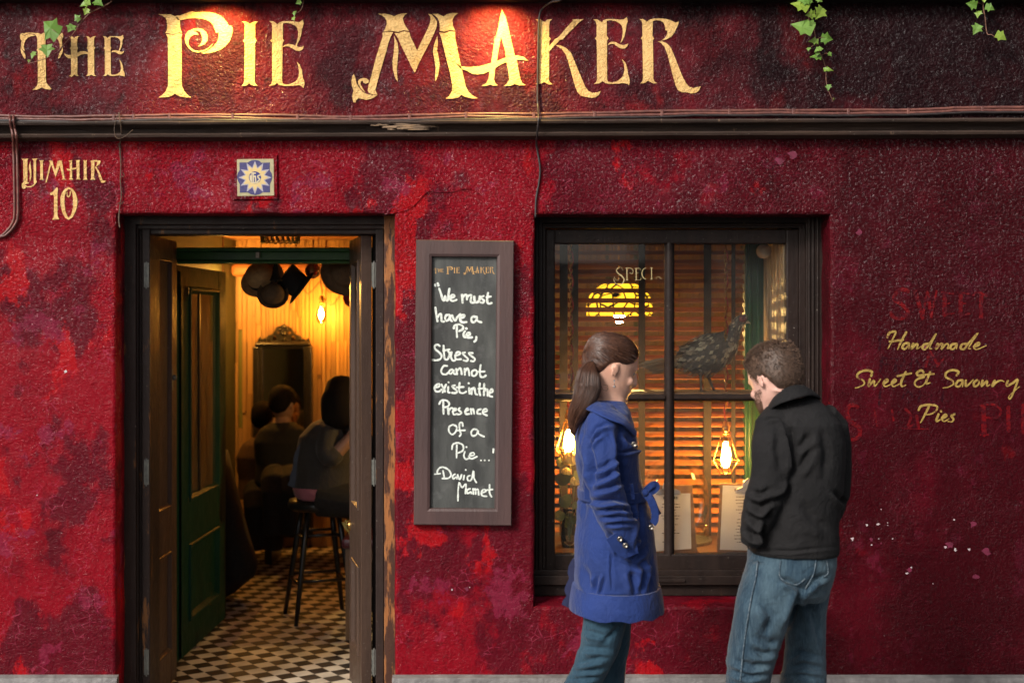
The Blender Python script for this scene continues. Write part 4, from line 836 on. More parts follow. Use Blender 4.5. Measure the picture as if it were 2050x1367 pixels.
pts = catmull([W(a, b, y) for a, b, y in ((1150, -40, -.12), (1125, -2, -.10), (1104, 5, -.06), (1086, 18, -.02), (1079, 40, -.010), (1077, 110, -.008), (1076, 190, -.008), (1077, 215, -.02), (1078, 234, -.09), (1077, 250, -.095), (1075, 272, -.07), (1074, 292, -.010), (1081, 335, -.008), (1079, 365, -.008), (1073, 400, -.008), (1072, 436, -.01))], 6)
o = MB().tube(pts, .0042, 8).build('cable', M['cabledark'], None, smooth=True); tag(o, 'black lamp cable dropping down the wall to the left of the window', 'cable')
pts = catmull([W(a, b, y) for a, b, y in ((238, 226, -.02), (240, 240, -.095), (243, 262, -.072), (242, 280, -.02), (240, 292, -.01), (242, 330, -.008), (241, 360, -.009), (243, 392, -.008), (240, 412, -.008), (238, 440, -.02), (240, 456, -.03))], 6)
tw = MB().tube(pts, [.0026+.002*abs(noise.noise(Vector((i*.35, 1, 0)))) for i in range(len(pts))], 6)
for st in ([(236, 230), (229, 255), (232, 275), (246, 276), (266, 260)], [(241, 355), (249, 352), (246, 346)], [(240, 405), (233, 410)], [(242, 300), (236, 289), (241, 287)], [(240, 410), (247, 404)]): tw.tube(catmull([W(a, b, -.09 if b < 280 else -.012) for a, b in st], 4), .0014, 5)
o = tw.build('dry_twig', M['twig'], None, smooth=True); tag(o, 'thin dry vine twig dangling from the cornice at the left door corner', 'twig')

# ------------------------------------------------------------------ ivy
IV = [(0, -.42), (.12, -.44), (.42, -.42), (.34, -.16), (.60, .0), (.36, .14), (.24, .30), (0, .66), (-.24, .30), (-.36, .14), (-.60, .0), (-.34, -.16), (-.42, -.42), (-.12, -.44)]
ri = random.Random(4)
def ivy_leaf(root, c, size, ang, tilt=-.28, stem=None):
    M3 = Matrix.Rotation(tilt+ri.uniform(-.3, .3), 3, 'X')@Matrix.Rotation(ang, 3, 'Y')@Matrix.Rotation(ri.uniform(-.5, .5), 3, 'Z')
    mb = MB(); ctr = Vector((0, -.02*size, -.1*size)); cu = ri.uniform(.05, .45); ring = [Vector((x*size, (-.30*abs(x)+cu*(z*z)+.35*x*x*ri.uniform(.2, 1.6))*size, -z*size)) for x, z in IV]
    mb.add([c+M3@ctr]+[c+M3@p for p in ring], [(0, 1+i, 1+(i+1) % len(ring)) for i in range(len(ring))])
    o = mb.build('leaf', M['leaf'], root, smooth=None)
    md = o.modifiers.new('thickness', 'SOLIDIFY'); md.thickness = .0012
    return o
def ivy(name_label, stem_pts, leaves, y=-.05):
    root = thing('ivy_vine', name_label, 'ivy', W(stem_pts[0][0], stem_pts[0][1], y), 'ivy strands trailing over the sign')
    st = MB()
    pts = catmull([W(a, b, y+.012*math.sin(i)) for i, (a, b) in enumerate(stem_pts)], 6); st.tube(pts, [.0028-.0018*i/len(pts) for i in range(len(pts))], 6)
    for px, py, s, a in leaves:
        c = W(px, py, y-.02-ri.random()*.03); j = min(pts, key=lambda p: (p-c).length); st.tube([j, (j+c)/2+Vector((0, -.006, .006)), c], .0011, 5)
    st.build('stem', M['vine'], root, smooth=True)
    for px, py, s, a in leaves: ivy_leaf(root, W(px, py, y-.02-ri.random()*.03), s/480, R(a))
zi = lambda a, b: (1560+a/6.836, b/6.836)
ivy('longest ivy strand with many bright leaves hanging over the dark fascia', [(1614, -40), (1617, 5), (1618, 30), (1621, 45), (1630, 62), (1634, 88), (1640, 104), (1648, 120), (1653, 140), (1655, 170), (1668, 205)],
    [(*zi(300, 90), 34, 118), (*zi(560, 170), 26, 30), (*zi(340, 390), 42, 115), (*zi(640, 530), 22, -80), (*zi(480, 570), 18, 100), (*zi(405, 675), 9, 20), (*zi(540, 680), 16, 60), (*zi(515, 785), 21, 105), (*zi(690, 745), 9, -40), (*zi(665, 960), 18, -90), (*zi(675, 1195), 12, 10), (*zi(740, 1357), 4, 0), (*zi(350, 10), 22, 100), (*zi(545, 2), 12, -60), (*zi(430, 25), 8, 10), (*zi(450, 330), 16, -20), (*zi(440, 200), 18, 80), (*zi(520, 735), 10, 20)])
zj = lambda a, b: (1400+a/3.154, b/3.154)
ivy('short ivy strand with five small leaves at the top right of the fascia', [(1970, -40), (1968, 10), (1972, 35), (1976, 67), (1985, 70), (2000, 80)],
    [(*zj(1725, 30), 20, 100), (*zj(1830, 50), 18, -70), (*zj(1762, 88), 15, 20), (*zj(1752, 182), 21, 30), (*zj(1900, 230), 22, -60), (*zj(1800, -10), 18, 10)])
zk = lambda a, b: (a/7.596, b/7.596)
ivy('reddish ivy strand with a large pale leaf crossing the first sign word', [(232, -45), (224, -2), (220, 6), (200, 17), (181, 26), (165, 42), (157, 52), (148, 66), (138, 78), (126, 92), (112, 106), (92, 117), (72, 124), (55, 128)],
    [(*zk(790, 450), 44, 130), (*zk(715, 760), 27, -10), (*zk(510, 835), 15, 20), (*zk(1080, 430), 19, 20), (*zk(1180, 280), 15, 140), (*zk(1310, 60), 20, 70), (*zk(1490, 50), 20, -60), (*zk(1315, 175), 14, 30), (*zk(440, 930), 6, 10)], -.06)
ivy('tiny ivy tip with two yellow leaves above the last letter of the second word', [(614, -35), (608, 0), (604, 18), (596, 26)], [(598, 5, 11, 60), (590, 27, 10, 10), (588, 38, 9, -20)])

# ------------------------------------------------------------------ sign lamps above the letters
for px, lab in ((424, 'swan neck sign lamp shining down on the second sign word'), (992, 'swan neck sign lamp shining down on the last sign word')):
    b = W(px, -22, -.16); L = thing('sign_lamp', lab, 'lamp', (b.x, -.07, b.z+.12), 'sign lamps under the eaves')
    a = MB(); a.tube(catmull([Vector((b.x, -.07, b.z+.12)), Vector((b.x, -.14, b.z+.17)), Vector((b.x, -.18, b.z+.12)), Vector((b.x, -.165, b.z+.05))], 6), .007, 8); a.build('arm', M['iron'], L, smooth=True)
    Mx = Matrix.Rotation(R(-22), 3, 'X')
    a = MB(); a.lathe([(.012, .07), (.02, .06), (.03, .03), (.055, .0), (.053, .0), (.028, .028), (.01, .055)], b, 20, Mx); a.build('shade', M['iron'], L, smooth=True)
    a = MB(); a.ball(b+Mx@Vector((0, 0, .012)), .018); a.build('bulb', emis('sign_lamp_bulb', (1, .60, .12), 20), L, smooth=True)
    ld = bpy.data.lights.new('sign_spot', 'SPOT'); lo = bpy.data.objects.new('sign_spot', ld); C.objects.link(lo); lo.parent = L; lo.matrix_parent_inverse = Matrix.Translation(L.location).inverted()
    lo.location = b-Vector((0, 0, .012)); ld.energy = 36; ld.color = (1, .68, .16); ld.spot_size = R(112); ld.spot_blend = 1.0; ld.shadow_soft_size = .02
    lo.rotation_euler = (R(36), 0, 0)

# ------------------------------------------------------------------ window display
by = .66; zb = zt(1106, .2)
MB().box(X(1060, .22), 1.30, .2155, .34, zb-.03, zb-.001).box(X(1060, .22), 1.30, .3405, 1.0, zb-.03, zb-.001).build('display_ledge', mk('brown_display_ledge', (.16, .08, .045), (.11, .055, .03), 10, .4, stretch=(.2, 1, 1)), window)
rs = MB(); xr = 1.177
for i in range(6):
    ya = .215+i*.072; rs.box(xr, xr+.03, ya+.001, ya+.070, zb, 2.25); rs.box(xr-.004, xr, ya+.060, ya+.070, zb, 2.25)
rs.build('cream_side_boards', M['cream'], window, bevel=.002)
gp = MB(); gp.box(1.085, xr-.005, by-.02, by+.05, zb, 2.26); gp.box(1.10, 1.115, by-.035, by-.0205, zb, 2.26); gp.box(1.14, 1.155, by-.035, by-.0205, zb, 2.26)
gp.build('green_post', M['greenpost'], window, bevel=.003)
MB().box(.06, 1.21, .3405, by+.06, 2.19, 2.26).box(.06, .10, .3405, by+.06, zb, 2.19).build('display_lining', M['tape'], window)
bld = thing('venetian_blind', 'wide wooden venetian blind glowing orange behind the shop window display', 'blind', (.6, by, zb))
sl = MB(); z = zb+.03; i = 0
x0, x1 = .115, 1.083
while z < 2.19:
    th = R(31+1.6*math.sin(i*1.7)); c, s_ = math.cos(th)*.0195, math.sin(th)*.0195; dz = .001*math.sin(i*2.3)
    n = 10
    sl.loft([[Vector((x0+(x1-x0)*k/n, by-c, z-s_+dz)), Vector((x0+(x1-x0)*k/n, by, z+dz+.0025)), Vector((x0+(x1-x0)*k/n, by+c, z+s_+dz)), Vector((x0+(x1-x0)*k/n, by+c, z+s_+dz-.003)), Vector((x0+(x1-x0)*k/n, by, z+dz-.0005)), Vector((x0+(x1-x0)*k/n, by-c, z-s_+dz-.003))] for k in range(n+1)])
    z += .0445; i += 1
sl.build('slats', M['slat'], bld)
for a, b in ((1120, 1136), (1144, 1157), (1277, 1290), (1407, 1422), (1462, 1470)):
    MB().box(X(a, by), X(b, by), by-.031, by-.029, zb+.005, 2.19).build('ladder_tape', M['tape'], bld)
# hanging shelf, chains
shz = zt(787, .30)-.012
sf = MB().box(.13, 1.13, .22, .46, shz, shz+.02).build('hanging_shelf', mk('pale_display_shelf', (.34, .21, .11), (.24, .14, .07), 12, .4, stretch=(.2, 1, 1)), None, bevel=.003)
tag(sf, 'thin wooden shelf hung on chains at mid height inside the window', 'shelf')
def chain(px, y, z0, z1, lab):
    T = thing('chain', lab, 'chain', (X(px, y), y, z1), 'chains holding the window shelf'); x = X(px, y); mb = MB(); z = z0; k = 0
    while z < z1:
        pts = []
        for q in range(13):
            a = 2*math.pi*q/12; u, v = .006*math.cos(a), .013*math.sin(a)
            pts.append(Vector((x+(u if k % 2 else u*.35), y+(u*.35 if k % 2 else u), z+v)))
        mb.tube(pts, .0022, 5); z += .0205; k += 1
    mb.build('links', M['brass'], T, smooth=True)
    cd = MB(); cd.tube([Vector((x+.005+.005*math.sin(i*.9), y+.006+.004*math.cos(i*.9), z0+(z1-z0)*i/60)) for i in range(61)], .0036, 6); cd.build('red_cord', M['redchain'], T, smooth=True)
chain(1453, .30, zt(812, .3), 2.19, 'brass chain with red cord passing behind the stuffed pheasant')
chain(1143, .30, zt(812, .3), 2.19, 'brass chain with red cord in the upper left window pane')
def cage_lamp(px, py, lab):
    y = .36; c = W(px, py, y); sc = (D+y)/F
    L = thing('cage_lamp', lab, 'lamp', (c.x, y, shz), 'cage lamps hung under the shelf')
    mb = MB(); mb.tube(catmull([Vector((c.x, y, shz)), Vector((c.x-.006, y, shz-.05)), W(px-2, py-75, y), W(px, py-62, y)], 5), .0035, 6); mb.build('flex', M['redchain'], L, smooth=True)
    mb = MB(); t = W(px, py-66, y); mb.lathe([(.004, .0), (.012, -.004), (.013, -.02), (.018, -.024), (.018, -.045), (.014, -.05), (.001, -.05)], t, 16); mb.build('socket', M['brass'], L, smooth=True)
    cg = MB()
    for k in range(8):
        a = 2*math.pi*k/8+.2; q = lambda r, dy: Vector((c.x+math.cos(a)*r*sc, y+math.sin(a)*r*sc, H+(HY-py-dy)*sc))
        cg.tube([q(9, -40), q(27, 14), q(11, 40)], .0026, 5)
    for r, dy in ((27, 14), (11, 40), (9, -40)): cg.tube([Vector((c.x+math.cos(a*.3491)*r*sc, y+math.sin(a*.3491)*r*sc, H+(HY-py-dy)*sc)) for a in range(19)], .0024, 5)
    cg.build('cage', M['brasscage'], L, smooth=True)
    mb = MB(); mb.lathe([(.004, -.062), (.012, -.055), (.020, -.03), (.022, -.005), (.019, .022), (.012, .042), (.009, .052), (.001, .053)], (c.x, y, c.z), 16); mb.build('bulb', M['bulb'], L, smooth=True)
cage_lamp(1453, 908, 'lit brass cage lamp in the lower right pane beside the man')
cage_lamp(1139, 884, 'lit brass cage lamp half hidden by the woman and her ponytail')
# clipboards
def clipboard(quad, sheet, clip, lab, curl):
    y = .30; T = thing('clipboard', lab, 'clipboard', W(sum(p[0] for p in quad)/4, 1105, y), 'menu clipboards in the window')
    def lean(px, py, d=0):
        yy = .235+max(0, (1106-py))/190*.09+d; return W(px, py, yy)
    MB().prism([lean(*p) for p in quad], .005).build('board', M['clipwood'], T, bevel=.001)
    n = 10; vs = []; a, b, c, d = sheet; mb = MB()
    for j in range(n+1):
        t = j/n; l = (a[0]+(d[0]-a[0])*t, a[1]+(d[1]-a[1])*t); r = (b[0]+(c[0]-b[0])*t, b[1]+(c[1]-b[1])*t)
        vs.append([lean(l[0]+(r[0]-l[0])*i/6, l[1]+(r[1]-l[1])*i/6, -.004-curl*max(0, t-.6)*max(0, i/6-.4)*.12) for i in range(7)])
    mb.loft(vs, closed=False); mb.build('menu_sheet', M['paper'], T, smooth=True)
    tx = MB(); rr = random.Random(int(a[0])); m = (a[0]+b[0])/2; h = d[1]-a[1]
    ln = [(.07, 15, 2.6)]+[(.18+.05*k, 6+rr.random()*13, .8) for k in range(15) if rr.random() < .8]
    for t, hw, th in ln:
        py = a[1]+h*t; x = m-hw
        while x < m+hw:
            wl_ = 2+rr.random()*4; tx.add([lean(x, py-th, -.0062), lean(min(x+wl_, m+hw), py-th, -.0062), lean(min(x+wl_, m+hw), py+th, -.0062), lean(x, py+th, -.0062)], [(0, 1, 2, 3)]); x += wl_+1.3
    tx.build('menu_print', M['print'], T)
    cx, cy_ = clip; cp = MB(); cp.prism([lean(cx+p, cy_+q, -.012) for p, q in ((-26, 5), (26, 5), (24, -3), (12, -7), (10, -18), (0, -26), (-10, -18), (-12, -7), (-24, -3))], .008); cp.build('clip', M['silver'], T, bevel=.002)
clipboard([(1298, 970), (1386, 971), (1396, 1108), (1296, 1108)], [(1304, 988), (1382, 987), (1384, 1098), (1302, 1104)], (1338, 985), 'menu clipboard standing behind the middle glazing bar, its sheet curling', .5)
clipboard([(1441, 967), (1530, 969), (1530, 1108), (1435, 1108)], [(1447, 971), (1524, 973), (1522, 1102), (1441, 1100)], (1498, 982), 'menu clipboard partly covered by the man in the dark jacket', 0)
gd = thing('glass_cloche', 'clear glass cake dome with knob standing behind the left menu clipboard', 'cloche', W(1350, 1105, .50))
mb = MB(); c = W(1352, 1106, .50); mb.lathe([(.150, .0), (.150, .20), (.145, .26), (.125, .32), (.09, .36), (.045, .385), (.012, .392), (.008, .40), (.016, .41), (.016, .425), (.002, .43)], (c.x, .50, zb), 40); mb.build('dome', glass_mat('thin_dome_glass', (.95, .97, .96), .05, .35), gd, smooth=True)
MB().lathe([(.001, .001), (.165, .001), (.165, .012), (.001, .012)], (c.x, .50, zb), 32).build('stand', M['steel'], gd)
# flowers
fl = thing('flower_vase', 'glass vase of cream roses and drooping green leaves behind the woman in the coat', 'vase', W(1140, 1105, .36)); c = W(1141, 1105, .36)
MB().lathe([(.002, .002), (.035, .0), (.042, .03), (.040, .10), (.030, .15), (.036, .17), (.033, .17), (.027, .15), (.036, .10), (.037, .03), (.002, .006)], (c.x, .36, zb), 20).build('vase', M['vase'], fl, smooth=True)
rf = random.Random(8)
def blossom(p, r):
    mb = MB()
    for k in range(26):
        a = k*2.4; e = k/26; d = Vector((math.cos(a)*(.35+e), math.sin(a)*(.35+e), 1.1-e*1.3)).normalized(); q = d.to_track_quat('Z', 'Y').to_matrix()
        mb.add([p+d*r*.5+q@Vector((x*r*.42, y*r*.42, z*r*.16)) for x, y, z in ((-1, -.6, 0), (0, -1, -.4), (1, -.6, 0), (1.1, .4, .5), (0, 1.1, .9), (-1.1, .4, .5))], [(0, 1, 2, 3, 4, 5)])
    mb.build('rose', M['petal'], fl, smooth=None)
for px, py, r in ((1143, 920, 26), (1134, 946, 15), (1151, 965, 16)): blossom(W(px, py, .35), r/480)
stm = MB(); lf = MB()
for px, py in ((1143, 925), (1134, 950), (1151, 968), (1128, 1000), (1130, 1036), (1150, 1010), (1120, 970), (1160, 990), (1158, 1040)): stm.tube(catmull([W(1141, 1095, .36), W(1141+(px-1141)*.3, 1040, .36), W(px, py, .35)], 4), .002, 5)
stm.build('stems', M['foliage'], fl, smooth=True)
for px, py, s, a in ((1126, 960, 34, .3), (1132, 1003, 30, -.4), (1120, 1032, 24, .6), (1136, 1045, 26, 1.2), (1122, 925, 20, -.8), (1156, 1015, 26, .2), (1150, 1040, 20, 2), (1160, 950, 26, -.3)):
    p = W(px, py, .33+rf.random()*.05); M3 = Matrix.Rotation(a, 3, 'Y')@Matrix.Rotation(rf.uniform(-.6, .6), 3, 'X')
    ring = [(-.5, .1), (-.42, -.3), (-.1, -.5), (.25, -.42), (.5, -.1), (.48, .25), (.25, .5), (-.05, .42), (-.3, .45)]
    lf.add([p]+[p+M3@Vector((x*s/480, .012*(x*x), z*s/480)) for x, z in ring], [(0, 1+i, 1+(i+1) % 9) for i in range(9)])
lf.build('leaves', M['foliage'], fl, smooth=None)
# globe lamp
gl = thing('globe_lamp', 'unlit white glass globe lamp in the top right corner of the window', 'lamp', W(1530, 470, .42))
c = W(1529, 503, .42); MB().ball(c, .034, 20, 14).build('globe', mk('opal_glass', (.55, .52, .47), (.5, .47, .42), 6, .15), gl, smooth=True)
MB().tube([c+Vector((0, 0, .032)), Vector((c.x, .42, 2.19))], .006, 8).build('stem', M['brass'], gl, smooth=True)
# stained glass lamp hanging in the room
sd = 1.6; c = W(1240, 640, sd); DL = thing('stained_glass_lamp', 'lit yellow stained glass dome lamp hanging behind the window blind', 'lamp', (c.x, sd, CZ))
m, nt, b = newmat('yellow_stained_glass'); t = nd(nt, 'ShaderNodeTexVoronoi', feature='DISTANCE_TO_EDGE'); nt.links.new(vec(nt), t.inputs['Vector']); t.inputs['Scale'].default_value = 17
lead = ramp(nt, t.outputs['Distance'], .05, .10); nt.links.new(mixc(nt, lead, (.01, .008, .005), (1, .56, .03)), b.inputs['Base Color'])
nt.links.new(mixc(nt, lead, (0, 0, 0), (1, .50, .02)), b.inputs['Emission Color']); b.inputs['Emission Strength'].default_value = 2.0; b.inputs['Roughness'].default_value = .2
sc = (D+sd)/F; prof = [(66, 632), (67, 618), (65, 604), (60, 592), (50, 580), (36, 570), (18, 564), (6, 562)]
mb = MB(); mb.lathe([(r*sc, (640-p)*sc) for r, p in prof], (c.x, sd, H), 36); mb.build('shade', m, DL, smooth=True)
mb = MB(); mb.tube([Vector((c.x, sd, H+(640-562)*sc)), Vector((c.x, sd, CZ))], .006, 6); mb.build('rod', M['brass'], DL)
mb = MB(); mb.ball(W(1240, 636, sd), .030); mb.build('bulb', emis('warm_dome_bulb', (1, .60, .18), 1500), DL, smooth=True)
# stuffed pheasant
py_ = .34; B = lambda a, b, dy=0: W(1200+a/4.5575, 500+b/4.5575, py_+dy)
ph = thing('stuffed_pheasant', 'stuffed dark pheasant with long tail standing on the window shelf', 'stuffed bird', B(1010, 1290))
spine = [(705, 1010, 42), (760, 985, 92), (830, 985, 130), (920, 975, 168), (1010, 945, 186), (1090, 900, 168), (1160, 845, 124), (1205, 780, 82), (1235, 720, 58), (1262, 670, 48), (1295, 640, 46), (1325, 632, 42), (1348, 640, 26)]
sp_ = 4.5575*F/(D+py_); mb = MB(); rings = []; sv = [B(a, b) for a, b, r in spine]
for i, (a, b_, r) in enumerate(spine):
    tdir = (sv[min(i+1, len(sv)-1)]-sv[max(i-1, 0)]).normalized(); up = Vector((-tdir.z, 0, tdir.x)); rr = r/sp_
    rings.append([sv[i]+up*(math.cos(2*math.pi*k/20)*rr)+Vector((0, math.sin(2*math.pi*k/20)*rr*.78, 0)) for k in range(20)])
mb.loft(rings)
body = mb.build('body', mk('dark_plumage', (.17, .135, .11), (.11, .09, .075), 60, .7, 120, .004), ph, smooth=True)
fe = MB(); rfe = random.Random(12)
for i in range(len(spine)-1):
    for k in range(46 if i < 7 else 26):
        t = rfe.random(); ang = rfe.random()*2*math.pi; r = (spine[i][2]*(1-t)+spine[i+1][2]*t)/sp_
        p = sv[i].lerp(sv[i+1], t); td = (sv[i+1]-sv[i]).normalized(); up = Vector((-td.z, 0, td.x)); nrm = up*math.cos(ang)+Vector((0, math.sin(ang)*.78, 0)); nrm.normalize()
        p = p+(up*math.cos(ang)+Vector((0, math.sin(ang)*.78, 0)))*(r*1.01); back = (-td+nrm*.22+Vector((0, 0, -.25))).normalized(); sd_ = back.cross(nrm).normalized()
        ln = (.020+.018*rfe.random()) if i < 7 else .010+.006*rfe.random(); wd = ln*.30
        fe.add([p, p+back*ln*.45+sd_*wd+nrm*.001, p+back*ln, p+back*ln*.45-sd_*wd+nrm*.001, p+back*ln*.5+nrm*.004], [(0, 1, 4), (1, 2, 4), (2, 3, 4), (3, 0, 4)])
fe.build('feathers', island_mat('mottled_feathers', [(.26, .21, .17), (.42, .33, .24), (.62, .51, .36), (.86, .77, .56), (.34, .27, .21), (.70, .55, .38)], .6, 300), ph, smooth=None)
ww = MB()                                                             # folded wing with pale edged quills
for k in range(30):
    t = k/29; a0 = B(1120-150*t+rfe.random()*20, 890+90*t+rfe.random()*30, -.062+.02*t); e = B(900-150*t, 1010+100*t+rfe.random()*20, -.050+.03*t)
    d = (e-a0); sd_ = Vector((-d.z, 0, d.x)).normalized()*.006; nn = Vector((0, -.004, 0))
    ww.add([a0, a0+d*.4+sd_+nn, e, a0+d*.4-sd_+nn, a0+d*.5+nn*2.2], [(0, 1, 4), (1, 2, 4), (2, 3, 4), (3, 0, 4)])
ww.build('wing', island_mat('pale_edged_quills', [(.16, .115, .09), (.75, .65, .44), (.28, .21, .15), (.82, .73, .52), (.19, .145, .11)], .6, 260), ph, smooth=None)
tt = MB()
for k in range(16):
    a0 = B(760+rfe.random()*60, 960+k*5, -.03+.004*k); e = B(330+rfe.random()*90+k*6, 1045+k*6, -.03+.004*k); d = e-a0; sd_ = Vector((-d.z, 0, d.x)).normalized()*.008
    tt.add([a0+sd_, a0-sd_, a0+d*.8-sd_, e, a0+d*.8+sd_, a0+d*.5+Vector((0, -.003, 0))], [(0, 1, 5), (1, 2, 5), (2, 3, 5), (3, 4, 5), (4, 0, 5)])
tt.build('tail', island_mat('barred_tail_feathers', [(.42, .29, .17), (.52, .36, .21), (.34, .23, .13), (.6, .42, .26)], .6, 200), ph, smooth=None)
mb = MB(); mb.loft([[B(1335+q, 655+math.sin(a)*22, math.cos(a)*.012) for a in (0, 1.05, 2.1, 3.14, 4.2, 5.2)] for q in (0,)]+[[B(1368, 662+math.sin(a)*10, math.cos(a)*.005) for a in (0, 1.05, 2.1, 3.14, 4.2, 5.2)], [B(1383, 678, 0)]*6]); mb.build('beak', mk('pale_beak', (.55, .48, .36), (.4, .33, .25), 40, .35), ph)
mb = MB(); mb.ball(B(1305, 632, -.024), (.017, .006, .014), 12, 8); mb.build('face_wattle', mk('dusky_red_wattle', (.28, .09, .08), (.2, .06, .06), 60, .6), ph, smooth=True)
mb = MB(); mb.ball(B(1310, 622, -.030), .004, 8, 6); mb.build('eye', M['black'], ph, smooth=True)
mb = MB()
for pts in ([(925, 1090, -.03), (925, 1190, -.03), (930, 1288, -.03)], [(985, 1120, .02), (1010, 1200, .02), (1050, 1285, .02)]):
    q = [B(*p) for p in pts]; mb.tube(catmull(q, 4), [.012]*3+[.0055]*6, 8)
    for dx in (45, 30, -25): mb.tube([q[-1], q[-1]+Vector((dx/sp_, -.006 if dx == 30 else .004, -.001))], [.0045, .0022], 6)
mb.build('legs', mk('grey_scaly_legs', (.16, .12, .09), (.1, .075, .06), 80, .6), ph, smooth=True)

# ------------------------------------------------------------------ room beyond the door
by2 = 4.02; c = W(643, 628, by2); s2 = (D+by2)/F
BL = thing('pendant_bulb', 'bare glowing pendant bulb hanging in front of the timber wall', 'lamp', (c.x, by2, CZ))
mb = MB(); mb.tube(catmull([Vector((c.x-.02, by2, CZ)), W(641, 560, by2), W(645, 580, by2), W(644, 592, by2)], 5), .004, 6)
for st in ([(600, 560), (615, 588), (635, 570), (641, 562)], [(645, 560), (660, 585), (690, 575), (720, 560)], [(645, 592), (662, 612), (680, 590), (685, 560)], [(720, 560), (700, 540), (660, 540), (641, 556)]): mb.tube(catmull([W(a, b, by2) for a, b in st], 5), .0035, 6)
mb.build('flex', M['cable'], BL, smooth=True)
MB().lathe([(.008, .03), (.016, .025), (.018, -.02), (.016, -.03), (.001, -.03)], W(644, 600, by2), 14).build('socket', M['brass'], BL, smooth=True)
mb = MB(); mb.lathe([(.012, -32*-s2*-1+.0), (.02, 0)][:0]+[(.013, (640-611)*s2+H-c.z), (.030, .02), (.036, -.01), (.030, -.045), (.015, -.068), (.001, -.073)], (c.x, by2, c.z), 18); mb.build('envelope', glass_mat('amber_bulb_glass', (1, .86, .55), .02), BL, smooth=True)
mb = MB(); mb.ball((c.x, by2, c.z-.002), (.017, .017, .036), 14, 10); mb.build('filament', emis('pendant_filament', (1, .46, .08), 640), BL, smooth=True)
for px, py, y, lab in ((446, 575, 3.6, 'unseen fill bulb added behind the green door to light the timber wall'),):  # hidden fill lamp, added to brighten the back of the room
    c2 = W(px, py, y); L2 = thing('pendant_bulb', lab, 'lamp', (c2.x, y, CZ)); MB().tube([c2, Vector((c2.x, y, CZ))], .004, 6).build('flex', M['cable'], L2)
    MB().ball(c2, (.016, .016, .034), 14, 10).build('filament', emis('fill_bulb_filament', (1, .46, .08), 1500), L2, smooth=True)
# mirror on the back wall
my = 4.22; mx = lambda a, b, d=0: W(440+a/4.557, 460+b/4.557, my+d)
MR = thing('mirror', 'dark carved framed mirror with pierced crest on the timber wall', 'mirror', mx(580, 2500))
fr = MB(); Zb = W(560, 1075, my).z
xa, xb, xi, xj = mx(325, 0).x, mx(832, 0).x, mx(395, 0).x, mx(770, 0).x; zt_m, zi_m = mx(0, 1040).z, mx(0, 1085).z
fr.box(xa, xi, my-.03, my+.05, Zb, zt_m); fr.box(xj, xb, my-.03, my+.05, Zb, zt_m); fr.box(xi, xj, my-.028, my+.05, zi_m, zt_m); fr.box(xi, xj, my-.028, my+.05, Zb, Zb+.10)
fr.tube([mx(330, 1042, -.03), mx(830, 1042, -.03)], .02, 8); fr.box(xa-.012, xa+.03, my-.045, my+.03, Zb, zt_m-.02); fr.box(xb-.03, xb+.012, my-.045, my+.03, Zb, zt_m-.02)
fr.build('frame', M['black'], MR, bevel=.006)
crst = MB(); out = [(345, 1035), (345, 1005), (365, 975), (385, 1000), (420, 985), (440, 965), (475, 955), (500, 920), (515, 890), (550, 880), (583, 855), (615, 880), (650, 895), (665, 930), (690, 955), (730, 965), (750, 990), (790, 1010), (805, 985), (825, 1010), (825, 1035)]
def circ(a, b, r): return [(a+r*math.cos(k*.5236), b+r*1.15*math.sin(k*.5236)) for k in range(12)]
crst.holed([[mx(a, b, -.01) for a, b in out]]+[[mx(a, b, -.01) for a, b in circ(*q)] for q in ((500, 990, 17), (668, 990, 20), (530, 940, 13), (632, 940, 13))], .03)
for a, b, r in ((583, 880, 18), (545, 905, 12), (620, 905, 12), (583, 945, 26), (583, 1000, 22), (440, 1000, 14), (730, 1000, 14), (365, 1000, 14), (805, 1005, 14)): crst.ball(mx(a, b, -.012), r/4.557/270)
crst.build('crest', M['black'], MR)
MB().box(xi-.005, xj+.005, my+.0, my+.006, Zb+.05, zi_m+.01).build('glass', M['mirror'], MR)
# hats hanging under the beam
def hat(px, py, y, rb, rc_, hc, tilt, yaw, m, band, lab, squash=.9):
    c = W(px, py, y); T = thing('hat', lab, 'hat', c, 'hats hung inside the doorway'); Mx = Matrix.Rotation(R(yaw), 3, 'Z')@Matrix.Rotation(R(tilt), 3, 'X')
    mb = MB(); prof = [(rc_*.02, hc), (rc_*.5, hc*.97), (rc_*.85, hc*.82), (rc_, hc*.5), (rc_*1.02, .01), (rb*.85, .0), (rb, .012), (rb+.004, .018), (rb, .006), (rb*.85, -.008), (rc_*.98, -.004), (rc_*.9, hc*.5), (rc_*.02, hc*.9)]
    n = 28; mb.loft([[c+Mx@Vector((r*math.cos(2*math.pi*k/n), r*squash*math.sin(2*math.pi*k/n), h)) for k in range(n)] for r, h in prof]); mb.build('felt', m, T, smooth=True)
    mb = MB(); mb.loft([[c+Mx@Vector((r*math.cos(2*math.pi*k/n), r*squash*math.sin(2*math.pi*k/n), h)) for k in range(n)] for r, h in ((rc_*1.03, .008), (rc_*1.04, .03), (rc_*1.01, .034), (rc_*1.0, .008))]); mb.build('band', band, T, smooth=True)
hy_ = 1.15
hat(528, 562, hy_, .115, .075, .10, 58, -20, M['felt_brown'], M['felt_black'], 'tan brown bowler hat with black band hanging leftmost of the hats')
hat(546, 590, hy_-.06, .075, .058, .10, 85, 12, M['felt_dark'], M['felt_black'], 'round dark bowler hat seen from above in front of the tan hat')
hat(694, 545, hy_-.1, .125, .075, .10, 96, 5, M['felt_dark'], M['felt_dark'], 'large dark brown felt hat hung under the beam near the right door')
hat(716, 592, hy_+.1, .075, .055, .09, 70, -30, M['redcloth'], M['felt_black'], 'red hat with black brim half hidden by the right door leaf')
